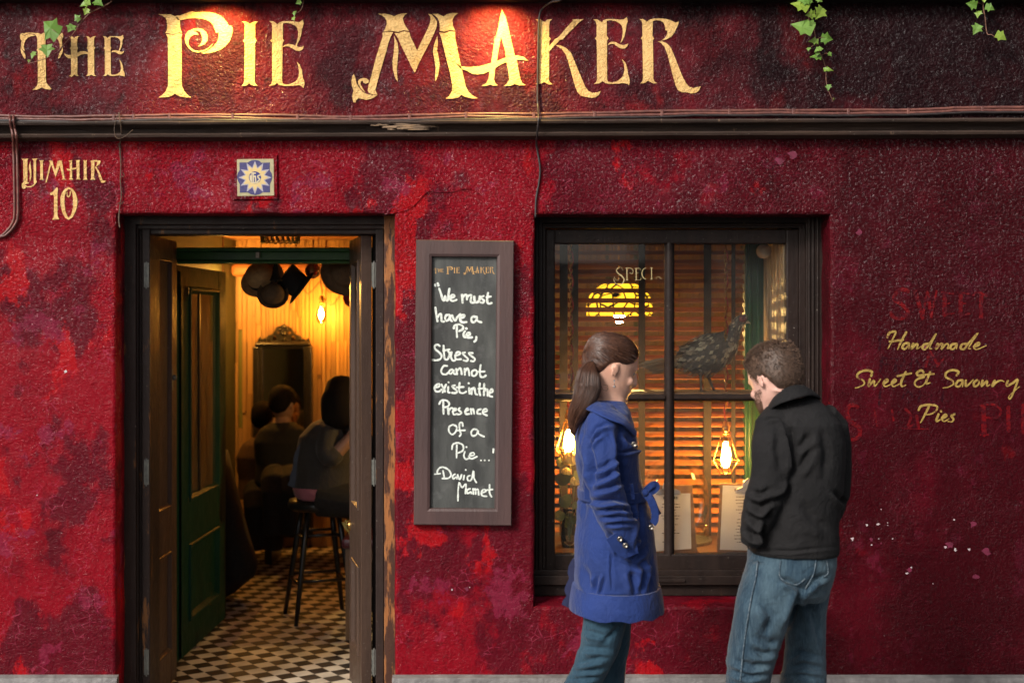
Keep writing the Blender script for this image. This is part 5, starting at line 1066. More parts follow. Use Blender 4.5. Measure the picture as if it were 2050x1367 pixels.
th = thing('top_hat', 'black top hat hanging tilted between the bell and the red bauble', 'hat', W(598, 565, hy_), 'hats hung inside the doorway'); c = W(592, 568, hy_); Mx = Matrix.Rotation(R(-52), 3, 'Y')@Matrix.Rotation(R(12), 3, 'X')
mb = MB(); mb.lathe([(.002, .075), (.068, .075), (.072, .07), (.062, -.03), (.095, -.04), (.098, -.036), (.062, -.022), (.002, -.02)], c, 26, Mx); mb.build('felt', M['felt_black'], th, smooth=True, angle=40)
BE = thing('bell', 'small black iron bell hanging under the beam beside the tan hat', 'bell', W(551, 527, 1.0))
mb = MB(); c = W(552, 548, 1.0); mb.lathe([(.004, .05), (.010, .045), (.014, .03), (.018, .0), (.028, -.028), (.034, -.034), (.030, -.034), (.014, .0), (.002, .03)], c, 18); mb.tube([c+Vector((0, 0, .045)), W(551, 522, 1.0)], .004, 6); mb.build('bell_body', M['iron'], BE, smooth=True)
mb = MB(); mb.ball(c+Vector((0, 0, -.036)), .008); mb.build('clapper', M['iron'], BE, smooth=True)
BA = thing('bauble', 'shiny red and gold glass bauble hung among the hats', 'bauble', W(627, 527, 1.2)); c = W(626, 542, 1.2)
mb = MB(); mb.ball(c, .040, 20, 14); mb.tube([c+Vector((0, 0, .038)), W(627, 522, 1.2)], .003, 6); mb.build('ball', mk('red_gold_mercury_glass', (.55, .03, .03), (.65, .42, .18), 26, .15, metal=.7), BA, smooth=True)
# beaded lampshade seen above the beam
TL = thing('beaded_lampshade', 'beaded green and amber lampshade fringe seen above the green beam', 'lamp', W(560, 470, 1.9)); mb = MB(); rr = random.Random(2)
c = W(561, 462, 1.9); mb.lathe([(.11, -.01), (.10, .03), (.05, .07), (.01, .08)], c, 22); mb.build('shade', mk('amber_shade', (.6, .38, .08), (.5, .28, .06), 20, .4), TL, smooth=True)
mb = MB()
for k in range(22):
    a = 2*math.pi*k/22; p = c+Vector((.105*math.cos(a), .105*math.sin(a), -.02)); mb.tube([p+Vector((.02*math.cos(q*.785)*-math.sin(a), .02*math.cos(q*.785)*math.cos(a), -.022+.024*math.sin(q*.785))) for q in range(9)], .005, 5)
mb.build('fringe', island_mat('bead_colours', [(.05, .16, .09), (.4, .2, .05), (.12, .25, .12), (.5, .25, .1)], .3), TL, smooth=True)
# bar stool, side stool with flower, coats
bs = thing('bar_stool', 'tall black bar stool under the seated woman inside the room', 'stool', W(628, 1190, 1.95))
sy_ = 1.95; leg_px = [((598, 1010), (566, 1222), -.0), ((676, 1010), (694, 1190), .0)]
seat = W(640, 1003, sy_); MB().lathe([(.001, -.045), (.15, -.045), (.175, -.03), (.18, -.01), (.17, .012), (.10, .02), (.001, .02)], seat, 28).build('seat', M['black'], bs, smooth=True)
cs = []
for k in range(4):
    a = R(45+90*k)+.35; t = seat+Vector((.12*math.cos(a), .12*math.sin(a), -.04)); b_ = Vector((seat.x+.235*math.cos(a), seat.y+.235*math.sin(a), 0)); cs.append((t, b_))
    MB().tube([t, t.lerp(b_, .3), t.lerp(b_, .6), b_], [.014, .017, .015, .012], 10).build('leg', M['black'], bs, smooth=True)
for f in (.22, .62):
    for k in range(4): MB().tube([cs[k][0].lerp(cs[k][1], f+.03*(k % 2)), cs[(k+1) % 4][0].lerp(cs[(k+1) % 4][1], f+.03*(k % 2))], .009, 8).build('rung', M['black'], bs, smooth=True)
ss_ = thing('low_stool', 'brown wooden stool with burgundy leather seat beside the right door leaf', 'stool', W(715, 1270, 1.45)); y = 1.45; zs_ = zt(1082, y)
xl = X(693, y); MB().box(xl-.02, xl+.36, y-.06, y+.30, zs_-.035, zs_+.02).build('seat', M['leather'], ss_, bevel=.02)
for ax, ay in ((0, -.03), (.32, -.03), (0, .25), (.32, .25)): MB().loft([[Vector((xl+ax+p*w_, y+ay+q*w_, z)) for p, q in ((0, 0), (1, 0), (1, 1), (0, 1))] for z, w_ in ((0, .026), (zs_-.036, .038))]).build('leg', M['stoolwood'], ss_)
MB().box(xl+.03, xl+.33, y-.02, y-.005, zs_-.11, zs_-.037).box(xl+.03, xl+.33, y-.015, y-.0, zs_*.48, zs_*.48+.025).build('rail', M['stoolwood'], ss_)
yf = thing('yellow_flower', 'pale yellow drooping flower lying on the low leather stool', 'flower', W(708, 1076, 1.42)); mb = MB()
for cx_, cy_, a0, sz in ((712, 1052, -.3, 22), (699, 1062, .7, 13)):
    for k in range(5):
        a = a0+(k-2)*.28; p = W(cx_, cy_+sz*.8, 1.40); d = Vector((math.sin(a), -.3*(k % 2), math.cos(a)))*sz*1.7/380; sd_ = Vector((math.cos(a), 0, -math.sin(a)))*sz*.32/380
        mb.add([p, p+d*.5+sd_, p+d*.9+sd_*.6+Vector((0, -.01, 0)), p+d, p+d*.5-sd_, p+d*.5+Vector((0, -.012, 0))], [(0, 1, 5), (1, 2, 5), (2, 3, 5), (3, 4, 5), (4, 0, 5)])
mb.build('petals', mk('yellow_petals', (.55, .40, .10), (.5, .42, .16), 60, .6), yf, smooth=None)
MB().tube([W(704, 1078, 1.40), W(730, 1079, 1.38)], .005, 6).build('stem', M['foliage'], yf)
ct = thing('hung_coats', 'dark heap of coats on pegs behind the green door', 'coats', W(480, 1170, 2.3)); mb = MB(); rings = []
for py, xl_, xr_ in ((905, 430, 452), (940, 430, 462), (985, 430, 474), (1030, 430, 486), (1080, 430, 500), (1130, 430, 516), (1150, 430, 512), (1185, 430, 470)):
    a, b_ = W(xl_, py, 2.35), W(xr_, py, 2.35); rings.append([Vector(((a.x+b_.x)/2+math.cos(q*.3142)*(b_.x-a.x)/2*(1+.06*math.sin(q*3)), 2.35+math.sin(q*.3142)*.16, a.z)) for q in range(20)])
mb.loft(rings); mb.build('coat_bundle', M['felt_black'], ct, smooth=True)
# bar counter reaching behind the right leaf, and a bench mass in the dark
bc = thing('bar_counter', 'dark bar counter top the seated woman leans on', 'counter', W(730, 1180, 2.1)); MB().box(X(700, 2.2), .55, 2.05, 2.55, .98, 1.02).build('counter_top', M['black'], bc, bevel=.006); MB().box(X(716, 2.2), .5, 2.12, 2.5, 0, .979).build('counter_base', M['black'], bc)
dt = thing('dark_bench', 'dark wooden bench below the carved mirror', 'bench', W(560, 1100, 3.7)); MB().box(-1.75, -.6, 3.55, 3.95, .40, .46).build('seat', M['black'], dt, bevel=.01)
for x_ in (-1.7, -.66): MB().box(x_, x_+.05, 3.56, 3.94, 0, .399).build('leg', M['black'], dt)

# ------------------------------------------------------------------ people
def remeshed(mb, voxel, smooth_it=3, factor=.5):
    o = mb.build('tmp_body', None, None, smooth=None)
    bm = bmesh.new(); bm.from_mesh(o.data); bmesh.ops.recalc_face_normals(bm, faces=bm.faces); bm.to_mesh(o.data); bm.free()
    r = o.modifiers.new('r', 'REMESH'); r.mode = 'VOXEL'; r.voxel_size = voxel
    if smooth_it: sm_ = o.modifiers.new('s', 'SMOOTH'); sm_.iterations = smooth_it; sm_.factor = factor
    dg = bpy.context.evaluated_depsgraph_get(); dg.update()
    me = bpy.data.meshes.new_from_object(o.evaluated_get(dg)); bpy.data.objects.remove(o); return me
def sculpt(me, y0, folds=(), amp=.0, nsc=9, ridges_only_front=True):
    """press creases into the cloth: folds = (photo polyline, height m, width px)"""
    n = len(me.vertices); co = np.empty(n*3); me.vertices.foreach_get('co', co); co = co.reshape(-1, 3)
    nr = np.empty(n*3)
    try: me.vertex_normals.foreach_get('vector', nr)
    except Exception: me.vertices.foreach_get('normal', nr)
    nr = nr.reshape(-1, 3)
    k = F/(D+co[:, 1]); px = CX+co[:, 0]*k; py = HY-(co[:, 2]-H)*k
    disp = np.zeros(n)
    for line, h, wd in folds:
        best = np.full(n, 1e9); sg = np.zeros(n); taper = np.zeros(n); L = len(line)-1
        for i in range(L):
            ax, ay = line[i]; bx, by_ = line[i+1]; dx, dy = bx-ax, by_-ay; l2 = dx*dx+dy*dy
            t = np.clip(((px-ax)*dx+(py-ay)*dy)/l2, 0, 1); ex, ey = px-(ax+t*dx), py-(ay+t*dy); d = np.hypot(ex, ey); s_ = np.sign(dx*ey-dy*ex); m = d < best
            best[m] = d[m]; sg[m] = s_[m]; tt = (i+t)/L; taper[m] = np.minimum(1, np.minimum(tt, 1-tt)*3.2+.12)[m]
        ds = best*sg
        disp += 1.9*taper*h*(-np.exp(-(ds/wd)**2)+.85*np.exp(-((ds-1.5*wd)/(wd*1.1))**2))*np.where(nr[:, 1] < .25, 1, .0)
    if amp:
        disp += np.array([noise.fractal(Vector(c)*nsc, 1.0, 2.0, 3) for c in co])*amp
    co += nr*disp[:, None]
    me.vertices.foreach_set('co', co.ravel()); me.update()
def finish(me, name, m, parent):
    me.name = name; o = bpy.data.objects.new(name, me); C.objects.link(o); me.materials.clear(); me.materials.append(m)
    me.polygons.foreach_set('use_smooth', [True]*len(me.polygons)); o.parent = parent
    if parent.type == 'EMPTY': o.matrix_parent_inverse = Matrix.Translation(parent.location).inverted()
    return o
def ell_ring(c, rx, ry, n=28, p=2.3, ax=None, ay=None):
    ax = ax or Vector((1, 0, 0)); ay = ay or Vector((0, 1, 0)); out = []
    for k in range(n):
        a = 2*math.pi*k/n; ca, sa = math.cos(a), math.sin(a)
        out.append(c+ax*(rx*math.copysign(abs(ca)**(2/p), ca))+ay*(ry*math.copysign(abs(sa)**(2/p), sa)))
    return out
def rowloft(mb, rows, y0, n=32, p=2.3):
    """rows: (photo row, left col, right col, half depth m, depth offset m)"""
    rings = []
    for py, xl_, xr_, hy_, oy in rows:
        a, b = W(xl_, py, y0+oy), W(xr_, py, y0+oy); rings.append(ell_ring((a+b)/2, (b.x-a.x)/2, hy_, n, p))
    mb.loft(rings)
# head: rows of (z, front x, back x, half width) in a 0.23 m head facing +x
HEADR = [(-.117, .060, .030, .016), (-.112, .072, .016, .030), (-.095, .082, -.018, .047), (-.070, .086, -.058, .060), (-.045, .087, -.082, .067), (-.020, .085, -.095, .072), (0, .086, -.100, .0745), (.018, .092, -.102, .0755), (.045, .089, -.102, .0745), (.075, .075, -.094, .066), (.098, .048, -.074, .050), (.110, .018, -.046, .030), (.114, -.002, -.026, .012)]
HZ = [r[0] for r in HEADR]
def head_at(z):
    return tuple(np.interp(z, HZ, [r[i] for r in HEADR]) for i in (1, 2, 3))
def head_pt(z, az, off=0.0, flat=2.15):
    xf, xb, hw = head_at(z); c, s_ = math.cos(az), math.sin(az)
    return Vector(((xf+xb)/2+((xf-xb)/2+off)*math.copysign(abs(c)**(2/flat), c), (hw+off)*math.copysign(abs(s_)**(2/flat), s_), z))
def head_frame(o, yaw, pitch, roll=0, sc=1.0):
    Mx = Matrix.Rotation(R(yaw), 3, 'Z')@Matrix.Rotation(R(pitch), 3, 'Y')@Matrix.Rotation(R(roll), 3, 'X')
    return lambda p: o+Mx@(Vector(p)*sc)
def head_mesh(mb, T):
    mb.loft([[T(head_pt(r[0], 2*math.pi*k/32)) for k in range(32)] for r in HEADR])
    ns = [((.084, 0, .014), .008), ((.090, 0, -.008), .0085), ((.099, 0, -.030), .0085), ((.102, 0, -.039), .0088), ((.093, 0, -.045), .010), ((.080, 0, -.046), .009)]
    mb.tube([T(p) for p, r in ns], [r for p, r in ns], 10)
    for s_ in (-1, 1):
        mb.ball(T((.089, s_*.009, -.042)), .0075, 10, 8)
        Q = Matrix.Rotation(0, 3, 'Z')
        mb.loft([[T((.0-.006+.019*math.cos(a)*q-.006*q, s_*(.0735+.013*math.sqrt(max(0, q))*(1-.35*math.cos(a))*.9), -.014+.031*math.sin(a)*q+.004*math.cos(a))) for a in [2*math.pi*k/14 for k in range(14)]] for q in (1.0, 1.02, .8)]+[[T((-.008+.012*math.cos(a)*.5, s_*.078, -.014+.018*math.sin(a)*.6)) for a in [2*math.pi*k/14 for k in range(14)]]])
        mb.ball(T((.074, s_*.031, .012)), (.014), 10, 8); mb.ball(T((.064, s_*.043, -.035)), .016, 10, 8)
    mb.tube([T((.081, -.022, -.068)), T((.088, 0, -.066)), T((.081, .022, -.068))], [.004, .0065, .004], 8); mb.tube([T((.080, -.018, -.075)), T((.086, 0, -.076)), T((.080, .018, -.075))], [.004, .007, .004], 8)
    mb.ball(T((.074, 0, -.104)), .015, 12, 8)
def eyes(T, parent):
    for s_ in (-1, 1):
        e = MB(); e.ball(T((.0685, s_*.031, -.003)), .0115, 14, 10); e.build('eye', mk('eye_white_and_iris', (.5, .48, .46), (.1, .07, .05), 60, .2), parent, smooth=True)
def hand(mb, T, s_=1):
    """relaxed hand: T maps local (x along fingers, y across, z back of hand) metres"""
    mb.loft([[T((x, w*math.cos(a), t*math.sin(a))) for a in [2*math.pi*k/12 for k in range(12)]] for x, w, t in ((-.02, .026, .020), (.02, .034, .016), (.06, .041, .014), (.088, .040, .011))])
    for k, (oy, ln) in enumerate(((-.030, .066), (-.010, .076), (.010, .072), (.029, .056))):
        q = [(.080, oy, 0), (.080+ln*.42, oy*1.08, -.006), (.080+ln*.75, oy*1.1, -.020), (.080+ln*.92, oy*1.1, -.036)]; mb.tube([T(p) for p in q], [.0095, .009, .0082, .0068], 8)
    mb.tube([T(p) for p in ((.012, -.024*s_, -.004), (.040, -.050*s_, -.012), (.066, -.058*s_, -.020), (.086, -.054*s_, -.026))], [.014, .012, .010, .008], 8)
def limb(mb, pts, radii, n=16): mb.tube(catmull(pts, 4), [float(np.interp(i, range(0, 4*len(pts)-3, 4), radii)) for i in range(4*(len(pts)-1)+1)], n)
def shoe(mb, ankle, dirv):
    d = Vector(dirv).normalized(); s_ = Vector((-d.y, d.x, 0)); b = Vector((ankle.x, ankle.y, 0))
    mb.loft([[b+d*x+s_*(w*math.cos(a))+Vector((0, 0, max(.003, h*.5+h*.5*math.sin(a)))) for a in [2*math.pi*k/16 for k in range(16)]] for x, w, h in ((-.075, .02, .05), (-.06, .034, .085), (0, .038, .10), (.06, .042, .075), (.13, .044, .055), (.175, .034, .042), (.19, .015, .03))])
def tufts(mb, pts, ln, wd, rr):
    for p, nrm, fl_ in pts:
        d = (nrm*rr.uniform(.25, .9)+fl_*rr.uniform(.6, 1.1)+Vector((rr.uniform(-.3, .3), rr.uniform(-.3, .3), rr.uniform(-.3, .3)))).normalized(); s_ = d.orthogonal().normalized(); l = ln*rr.uniform(.6, 1.3)
        q = d.cross(s_); mb.add([p+s_*wd, p-s_*wd*.5+q*wd*.8, p-s_*wd*.5-q*wd*.8, p+d*l], [(0, 1, 3), (1, 2, 3), (2, 0, 3)])

# ---------------- woman in the blue coat
yw = -.95; kw = F/(D+yw); wo = thing('person', 'woman with brown ponytail in belted royal blue coat and jeans looking into the window', 'person', W(1200, 1617, yw))
wp = lambda a, b, d=0: W(a, b, yw+d)
Tw = head_frame(wp(1224, 735), 12, 14, 0, .97)
mb = MB(); head_mesh(mb, Tw)
mb.loft([ell_ring(Tw((-.030, 0, -.055)), .050, .050), ell_ring(wp(1222, 800), .053, .052), ell_ring(wp(1216, 826), .062, .070)])
rowloft(mb, [(815, 1180, 1250, .10, .01), (840, 1170, 1262, .165, .01), (900, 1166, 1266, .15, .0), (965, 1172, 1262, .12, 0), (1060, 1165, 1285, .155, 0), (1130, 1180, 1275, .13, 0), (1165, 1190, 1265, .10, 0)], yw)
armw = [wp(1205, 850, -.15), wp(1207, 925, -.19), wp(1217, 1000, -.205), wp(1238, 1046, -.20), wp(1256, 1080, -.19)]
limb(mb, armw, [.042, .040, .034, .030, .024]); limb(mb, [Vector((p.x, 2*yw-p.y+.01, p.z)) for p in armw], [.042, .040, .034, .030, .024])
for a, yy in ((armw, 1), ([Vector((p.x, 2*yw-p.y+.01, p.z)) for p in armw], -1)):
    d = Vector((.15, .75*yy, -.62)).normalized(); sd_ = Vector((1, 0, 0)); nn = d.cross(sd_).normalized(); hand(mb, (lambda o, d, sd_, nn: lambda p: o+d*p[0]+sd_*p[1]+nn*p[2])(a[-1]+d*.01, d, sd_, nn))
legn = [wp(1218, 1130, -.085), wp(1205, 1243, -.09), wp(1190, 1325, -.09), wp(1165, 1367, -.08), wp(1133, 1450, -.06), wp(1102, 1560, -.05), wp(1097, 1590, -.05)]
legf = [wp(1236, 1130, .09), wp(1232, 1243, .09), wp(1228, 1330, .09), wp(1222, 1450, .10), wp(1215, 1560, .11), wp(1213, 1592, .11)]
limb(mb, legn, [.065, .055, .047, .042, .036, .030, .030]); limb(mb, legf, [.065, .052, .045, .040, .034, .030])
me = remeshed(mb, .0045, 3); body = finish(me, 'body', M['skin'], wo); eyes(Tw, wo)
# jeans
mb = MB()
rowloft(mb, [(1120, 1168, 1290, .165, 0), (1180, 1166, 1285, .165, 0), (1215, 1166, 1272, .155, 0)], yw)
def leg(mb, rows, y0, hy_=None):
    rings = []
    for py, xl_, xr_, oy in rows:
        a, b = W(xl_, py, y0+oy), W(xr_, py, y0+oy); rx = (b.x-a.x)/2; rings.append(ell_ring((a+b)/2, rx, rx*1.02, 24, 2.15))
    mb.loft(rings)
leg(mb, [(1180, 1166, 1262, -.085), (1243, 1167, 1255, -.09), (1292, 1161, 1243, -.09), (1320, 1150, 1232, -.09), (1345, 1141, 1218, -.085), (1370, 1128, 1203, -.08), (1450, 1096, 1166, -.06), (1540, 1074, 1136, -.05), (1596, 1066, 1130, -.05)], yw)
leg(mb, [(1180, 1185, 1278, .09), (1243, 1188, 1263, .09), (1290, 1186, 1261, .09), (1330, 1180, 1252, .09), (1370, 1178, 1249, .095), (1450, 1180, 1246, .10), (1540, 1182, 1240, .11), (1600, 1180, 1244, .11)], yw)
me = remeshed(mb, .006, 4)
sculpt(me, yw, [([(1168, 1262), (1215, 1275)], .006, 5), ([(1163, 1296), (1230, 1300)], .006, 6), ([(1150, 1330), (1215, 1312)], .007, 6), ([(1142, 1346), (1210, 1338)], .007, 5), ([(1135, 1362), (1200, 1352)], .006, 5), ([(1240, 1250), (1205, 1290)], .004, 6)], .004, 11)
finish(me, 'jeans', M['denim2'], wo)
# coat
mb = MB()
CO = [(800, 1190, 1250, .070, .01), (812, 1176, 1256, .115, .01), (824, 1166, 1261, .165, .01), (842, 1156, 1266, .190, .01), (868, 1151, 1273, .195, .01), (900, 1153, 1279, .190, 0), (931, 1157, 1280, .175, 0), (960, 1161, 1283, .160, 0), (984, 1162, 1290, .155, 0), (1003, 1161, 1297, .160, 0), (1030, 1156, 1303, .178, 0), (1076, 1151, 1309, .195, 0), (1117, 1150, 1314, .200, 0), (1150, 1152, 1317, .203, 0), (1167, 1151, 1317, .204, 0), (1178, 1149, 1318, .206, 0), (1192, 1147, 1320, .210, 0), (1204, 1146, 1321, .212, 0), (1211, 1148, 1320, .208, 0), (1214, 1152, 1316, .20, 0)]
rowloft(mb, CO, yw, 40, 2.35)
slv = [(wp(1210, 822, -.10), .040), (wp(1206, 845, -.150), .057), (wp(1203, 880, -.180), .059), (wp(1206, 925, -.205), .057), (wp(1211, 968, -.22), .058), (wp(1219, 1003, -.222), .060), (wp(1231, 1032, -.222), .058), (wp(1243, 1058, -.215), .050), (wp(1256, 1082, -.205), .044), (wp(1264, 1096, -.20), .042)]
mb.tube([p for p, r in slv], [r for p, r in slv], 22); mb.tube([p+Vector((.0, -2*(p.y-yw)+.01, 0)) for p, r in slv], [r for p, r in slv], 18)
me = remeshed(mb, .0042, 4, .5)
FO = [([(1172, 884), (1192, 856), (1222, 846)], .008, 5), ([(1173, 902), (1190, 878), (1205, 868)], .006, 4), ([(1172, 866), (1186, 930), (1181, 990)], .010, 6), ([(1236, 862), (1238, 920), (1244, 975)], .010, 6), ([(1178, 945), (1210, 934), (1238, 914)], .006, 5), ([(1180, 968), (1215, 955), (1242, 935)], .007, 5), ([(1183, 985), (1225, 975), (1247, 962)], .007, 5),
 ([(1188, 1006), (1230, 1000), (1262, 1006)], .010, 6), ([(1196, 1022), (1238, 1018), (1266, 1022)], .010, 5), ([(1205, 1036), (1240, 1032), (1268, 1036)], .008, 5), ([(1214, 1050), (1245, 1046), (1264, 1048)], .006, 4),
 ([(1218, 1062), (1232, 1092), (1240, 1110)], .008, 5), ([(1278, 1000), (1284, 1050), (1276, 1098)], .008, 6), ([(1240, 1110), (1268, 1120), (1292, 1096)], .007, 6), ([(1225, 1095), (1223, 1140), (1225, 1180)], .003, 3), ([(1240, 1125), (1280, 1130), (1300, 1118)], .006, 8), ([(1262, 1140), (1268, 1165), (1274, 1190)], .009, 7), ([(1288, 1128), (1290, 1160), (1284, 1190)], .009, 7), ([(1300, 1110), (1308, 1150), (1300, 1188)], .007, 6), ([(1168, 1130), (1176, 1165), (1190, 1192)], .006, 7), ([(1196, 1150), (1192, 1172), (1188, 1192)], .006, 5), ([(1212, 1150), (1206, 1175), (1200, 1192)], .005, 4),
 ([(1146, 1193), (1200, 1195), (1260, 1195), (1320, 1193)], .006, 3), ([(1240, 1200), (1236, 1222), (1238, 1244)], .006, 6), ([(1285, 1200), (1290, 1222), (1286, 1244)], .006, 7), ([(1175, 1200), (1170, 1220), (1176, 1238)], .006, 6),
 ([(1238, 908), (1262, 903), (1290, 895)], .007, 3), ([(1250, 870), (1262, 884), (1276, 892)], .005, 5), ([(1160, 975), (1170, 1010), (1166, 1040)], .005, 5), ([(1250, 1005), (1262, 1030), (1275, 1040)], .005, 5), ([(1160, 1000), (1200, 1004), (1250, 1000)], .004, 4), ([(1165, 900), (1168, 940), (1166, 970)], .004, 6)]
sculpt(me, yw, FO, .0035, 10); coat = finish(me, 'coat', M['coat'], wo)
# collar, belt, bow, cuff strap, buttons, vent
def strip(mb, pts, wds, th, nrm=None):
    pts = [Vector(p) for p in pts]; n = len(pts); rings = []
    for i, p in enumerate(pts):
        t = (pts[min(i+1, n-1)]-pts[max(i-1, 0)]).normalized(); nn = Vector(nrm[i] if nrm else (0, -1, 0)); s_ = t.cross(nn).normalized(); nn = s_.cross(t).normalized(); w_ = wds[i] if isinstance(wds, list) else wds
        rings.append([p+s_*w_+nn*th, p-s_*w_+nn*th, p-s_*w_-nn*th, p+s_*w_-nn*th])
    mb.loft(rings); return mb
cl_ = MB()
path = [wp(1268, 862, -.09), wp(1258, 842, -.125), wp(1240, 826, -.135), wp(1215, 812, -.120), wp(1193, 803, -.075), wp(1186, 800, .0), wp(1196, 802, .085), wp(1220, 810, .12), wp(1250, 828, .11), wp(1262, 850, .08)]
lo_ = [wp(1272, 876, -.14), wp(1247, 852, -.205), wp(1222, 842, -.218), wp(1194, 829, -.195), wp(1172, 820, -.12), wp(1161, 816, .0), wp(1176, 817, .12), wp(1215, 830, .18), wp(1255, 850, .16), wp(1268, 872, .10)]
pu = catmull(path, 6); pl_ = catmull(lo_, 6); rings = []
for a, b in zip(pu, pl_):
    d = b-a; o_ = Vector(((a+b)/2-wp(1216, 815))); o_.z = .04; o_.normalize()
    rings.append([a+Vector((0, 0, -.012)), a+o_*.002+Vector((0, 0, .010)), a+d*.30+o_*.020, a+d*.7+o_*.016, b+o_*.007, b-o_*.001, a+d*.5+o_*.002])
cl_.loft(rings)
co_ = cl_.build('collar', M['coat'], wo, smooth=True); md = co_.modifiers.new('sub', 'SUBSURF'); md.levels = md.render_levels = 1
bt = MB(); rings = []
def coat_ring(py, grow):
    xl_, xr_, hy_ = (np.interp(py, [r[0] for r in CO], [r[i] for r in CO]) for i in (1, 2, 3)); a, b = wp(xl_, py), wp(xr_, py)
    return ell_ring((a+b)/2, (b.x-a.x)/2+grow, hy_+grow, 48, 2.35)
for py, gr in ((976, .002), (976.5, .009), (985, .011), (995, .009), (995.5, .002)): rings.append(coat_ring(py, gr))
bt.loft(rings, cap=False); bt.build('belt', M['coat'], wo, smooth=True, angle=50)
bw = MB()
strip(bw, catmull([wp(1288, 986, -.150), wp(1300, 974, -.165), wp(1311, 968, -.16), wp(1315, 975, -.155), wp(1306, 984, -.155), wp(1292, 988, -.152)], 4), .010, .002)
strip(bw, catmull([wp(1292, 988, -.155), wp(1302, 1000, -.165), wp(1310, 1020, -.162), wp(1311, 1040, -.158), wp(1306, 1048, -.158)], 4), .0125, .002)
bw.ball(wp(1292, 986, -.157), .013, 12, 8); bw.build('belt_bow', M['coat'], wo, smooth=True, angle=50)
bw = MB(); strip(bw, catmull([wp(1297, 986, -.12), wp(1306, 1000, -.125), wp(1315, 1022, -.12), wp(1320, 1030, -.12)], 4), .009, .002); bw.build('belt_tail', M['coatdark'], wo)
for q_, w_ in (([wp(1175, 952, -.187), wp(1175, 975, -.176), wp(1175, 999, -.182)], .009), ([wp(1264, 968, -.185), wp(1266, 985, -.185), wp(1267, 1000, -.192)], .006)):
    strip(MB(), q_, w_, .004).build('belt_loop', M['coat'], wo, bevel=.001)
hm = MB(); rings = []
for py, gr in ((1167, -.004), (1167.5, .006), (1174, .008), (1194, .010), (1214, .012), (1216, .011), (1215, .004), (1198, -.006)):
    q_ = coat_ring(min(py, 1204), gr); dz_ = wp(0, min(py, 1204)).z-wp(0, py).z
    rings.append([p+Vector((0, 0, -dz_+.004*math.sin(p.x*70+p.y*30)*(py > 1190))) for p in q_])
hm.loft(rings, cap=False); hm.build('hem_band', M['coat'], wo, smooth=True, angle=50)
cf = MB(); strip(cf, [wp(1224, 1072, -.262), wp(1238, 1093, -.256), wp(1252, 1104, -.25), wp(1276, 1098, -.235)], [.020, .022, .022, .014], .003); cf.build('cuff', M['coat'], wo, smooth=True, angle=50)
for a, b in ((1241, 1078), (1252, 1091), (1269, 889), (1303, 1055)):
    q = MB(); c = wp(a, b, -.272 if a < 1260 else (-.205 if b < 1000 else -.17)); Mx = Matrix.Rotation(R(90), 3, 'X'); q.lathe([(.001, .006), (.004, .0065), (.006, .009), (.0085, .008), (.0095, .004), (.009, -.006), (.001, -.006)], c, 16, Mx); q.build('button', M['btn'], wo, smooth=True)
q = MB(); strip(q, catmull([wp(1158, 1120, .03), wp(1150, 1160, .04), wp(1145, 1195, .05), wp(1140, 1216, .06)], 4), [.02, .025, .03, .03]*3+[.03], .003, [(-.5, -1, 0)]*13); q.build('coat_vent', M['coatdark'], wo)
# hair
def hair_cap(T, hairline, off, name, m, parent, strands, rr, flow, voxel=None, sw=.0011):
    mb = MB(); n = 56; rows = 16; rings = []
    for j in range(rows+1):
        ring = []
        for k in range(n):
            az = 2*math.pi*k/n-math.pi; zl_ = hairline(abs(az)); z = .116-(.116-zl_)*(j/rows)**.8 if j else .1155
            o_ = off*(1 if j < rows-1 else (.55 if j == rows-1 else .05)); ring.append(T(head_pt(min(z, .1139), az, o_)+Vector((0, 0, off*.9*max(0, (z-.05)/.064)))))
        rings.append(ring)
    mb.loft(rings, cap=True)
    for _ in range(strands):
        az = rr.uniform(-math.pi, math.pi); zl_ = hairline(abs(az)); z = zl_+(.112-zl_)*rr.random()**.8
        pts = flow(az, z, rr)
        mb.tube([T(p) for p in pts], [sw]*(len(pts)-1)+[sw*.4], 3)
    return mb.build(name, m, parent, smooth=True)
hl = lambda a: float(np.interp(a, [0, .5, .9, 1.25, 1.5, 1.75, 2.0, 2.4, 3.15], [.070, .062, .030, .018, .022, .012, -.02, -.045, -.058]))
tail = Vector((-.112, 0, .028))
def flow_w(az, z, rr):
    p0 = head_pt(z, az, .0085); pts = []
    for t in np.linspace(0, 1, 9):
        az2 = az+(math.copysign(math.pi, az)-az)*t*.97; zz = z+(.028-z)*(t**1.2)+.020*math.sin(math.pi*t)*(1 if z > .0 else .2); zz = min(zz, .110)
        pts.append(head_pt(zz, az2, .0078+.002*rr.random())+Vector((0, 0, .009*max(0, (zz-.05)/.064))))
    return pts
hair_cap(Tw, hl, .0075, 'hair', M['hair'], wo, 1100, random.Random(31), flow_w, sw=.0008)
pt = MB(); PT = [((1190, 727), .006), ((1184, 733), .018), ((1178, 748), .036), ((1176, 776), .044), ((1168, 802), .037), ((1156, 826), .031), ((1148, 850), .018), ((1149, 872), .004)]
pp = catmull([wp(*a, -.055-.045*min(1, i/4)) for i, (a, r) in enumerate(PT)], 5); pr = [float(np.interp(i/5, range(8), [r for a, r in PT])) for i in range(len(pp))]
pt.tube(pp, [r*.85 for r in pr], 20, 1.0); rr = random.Random(17)
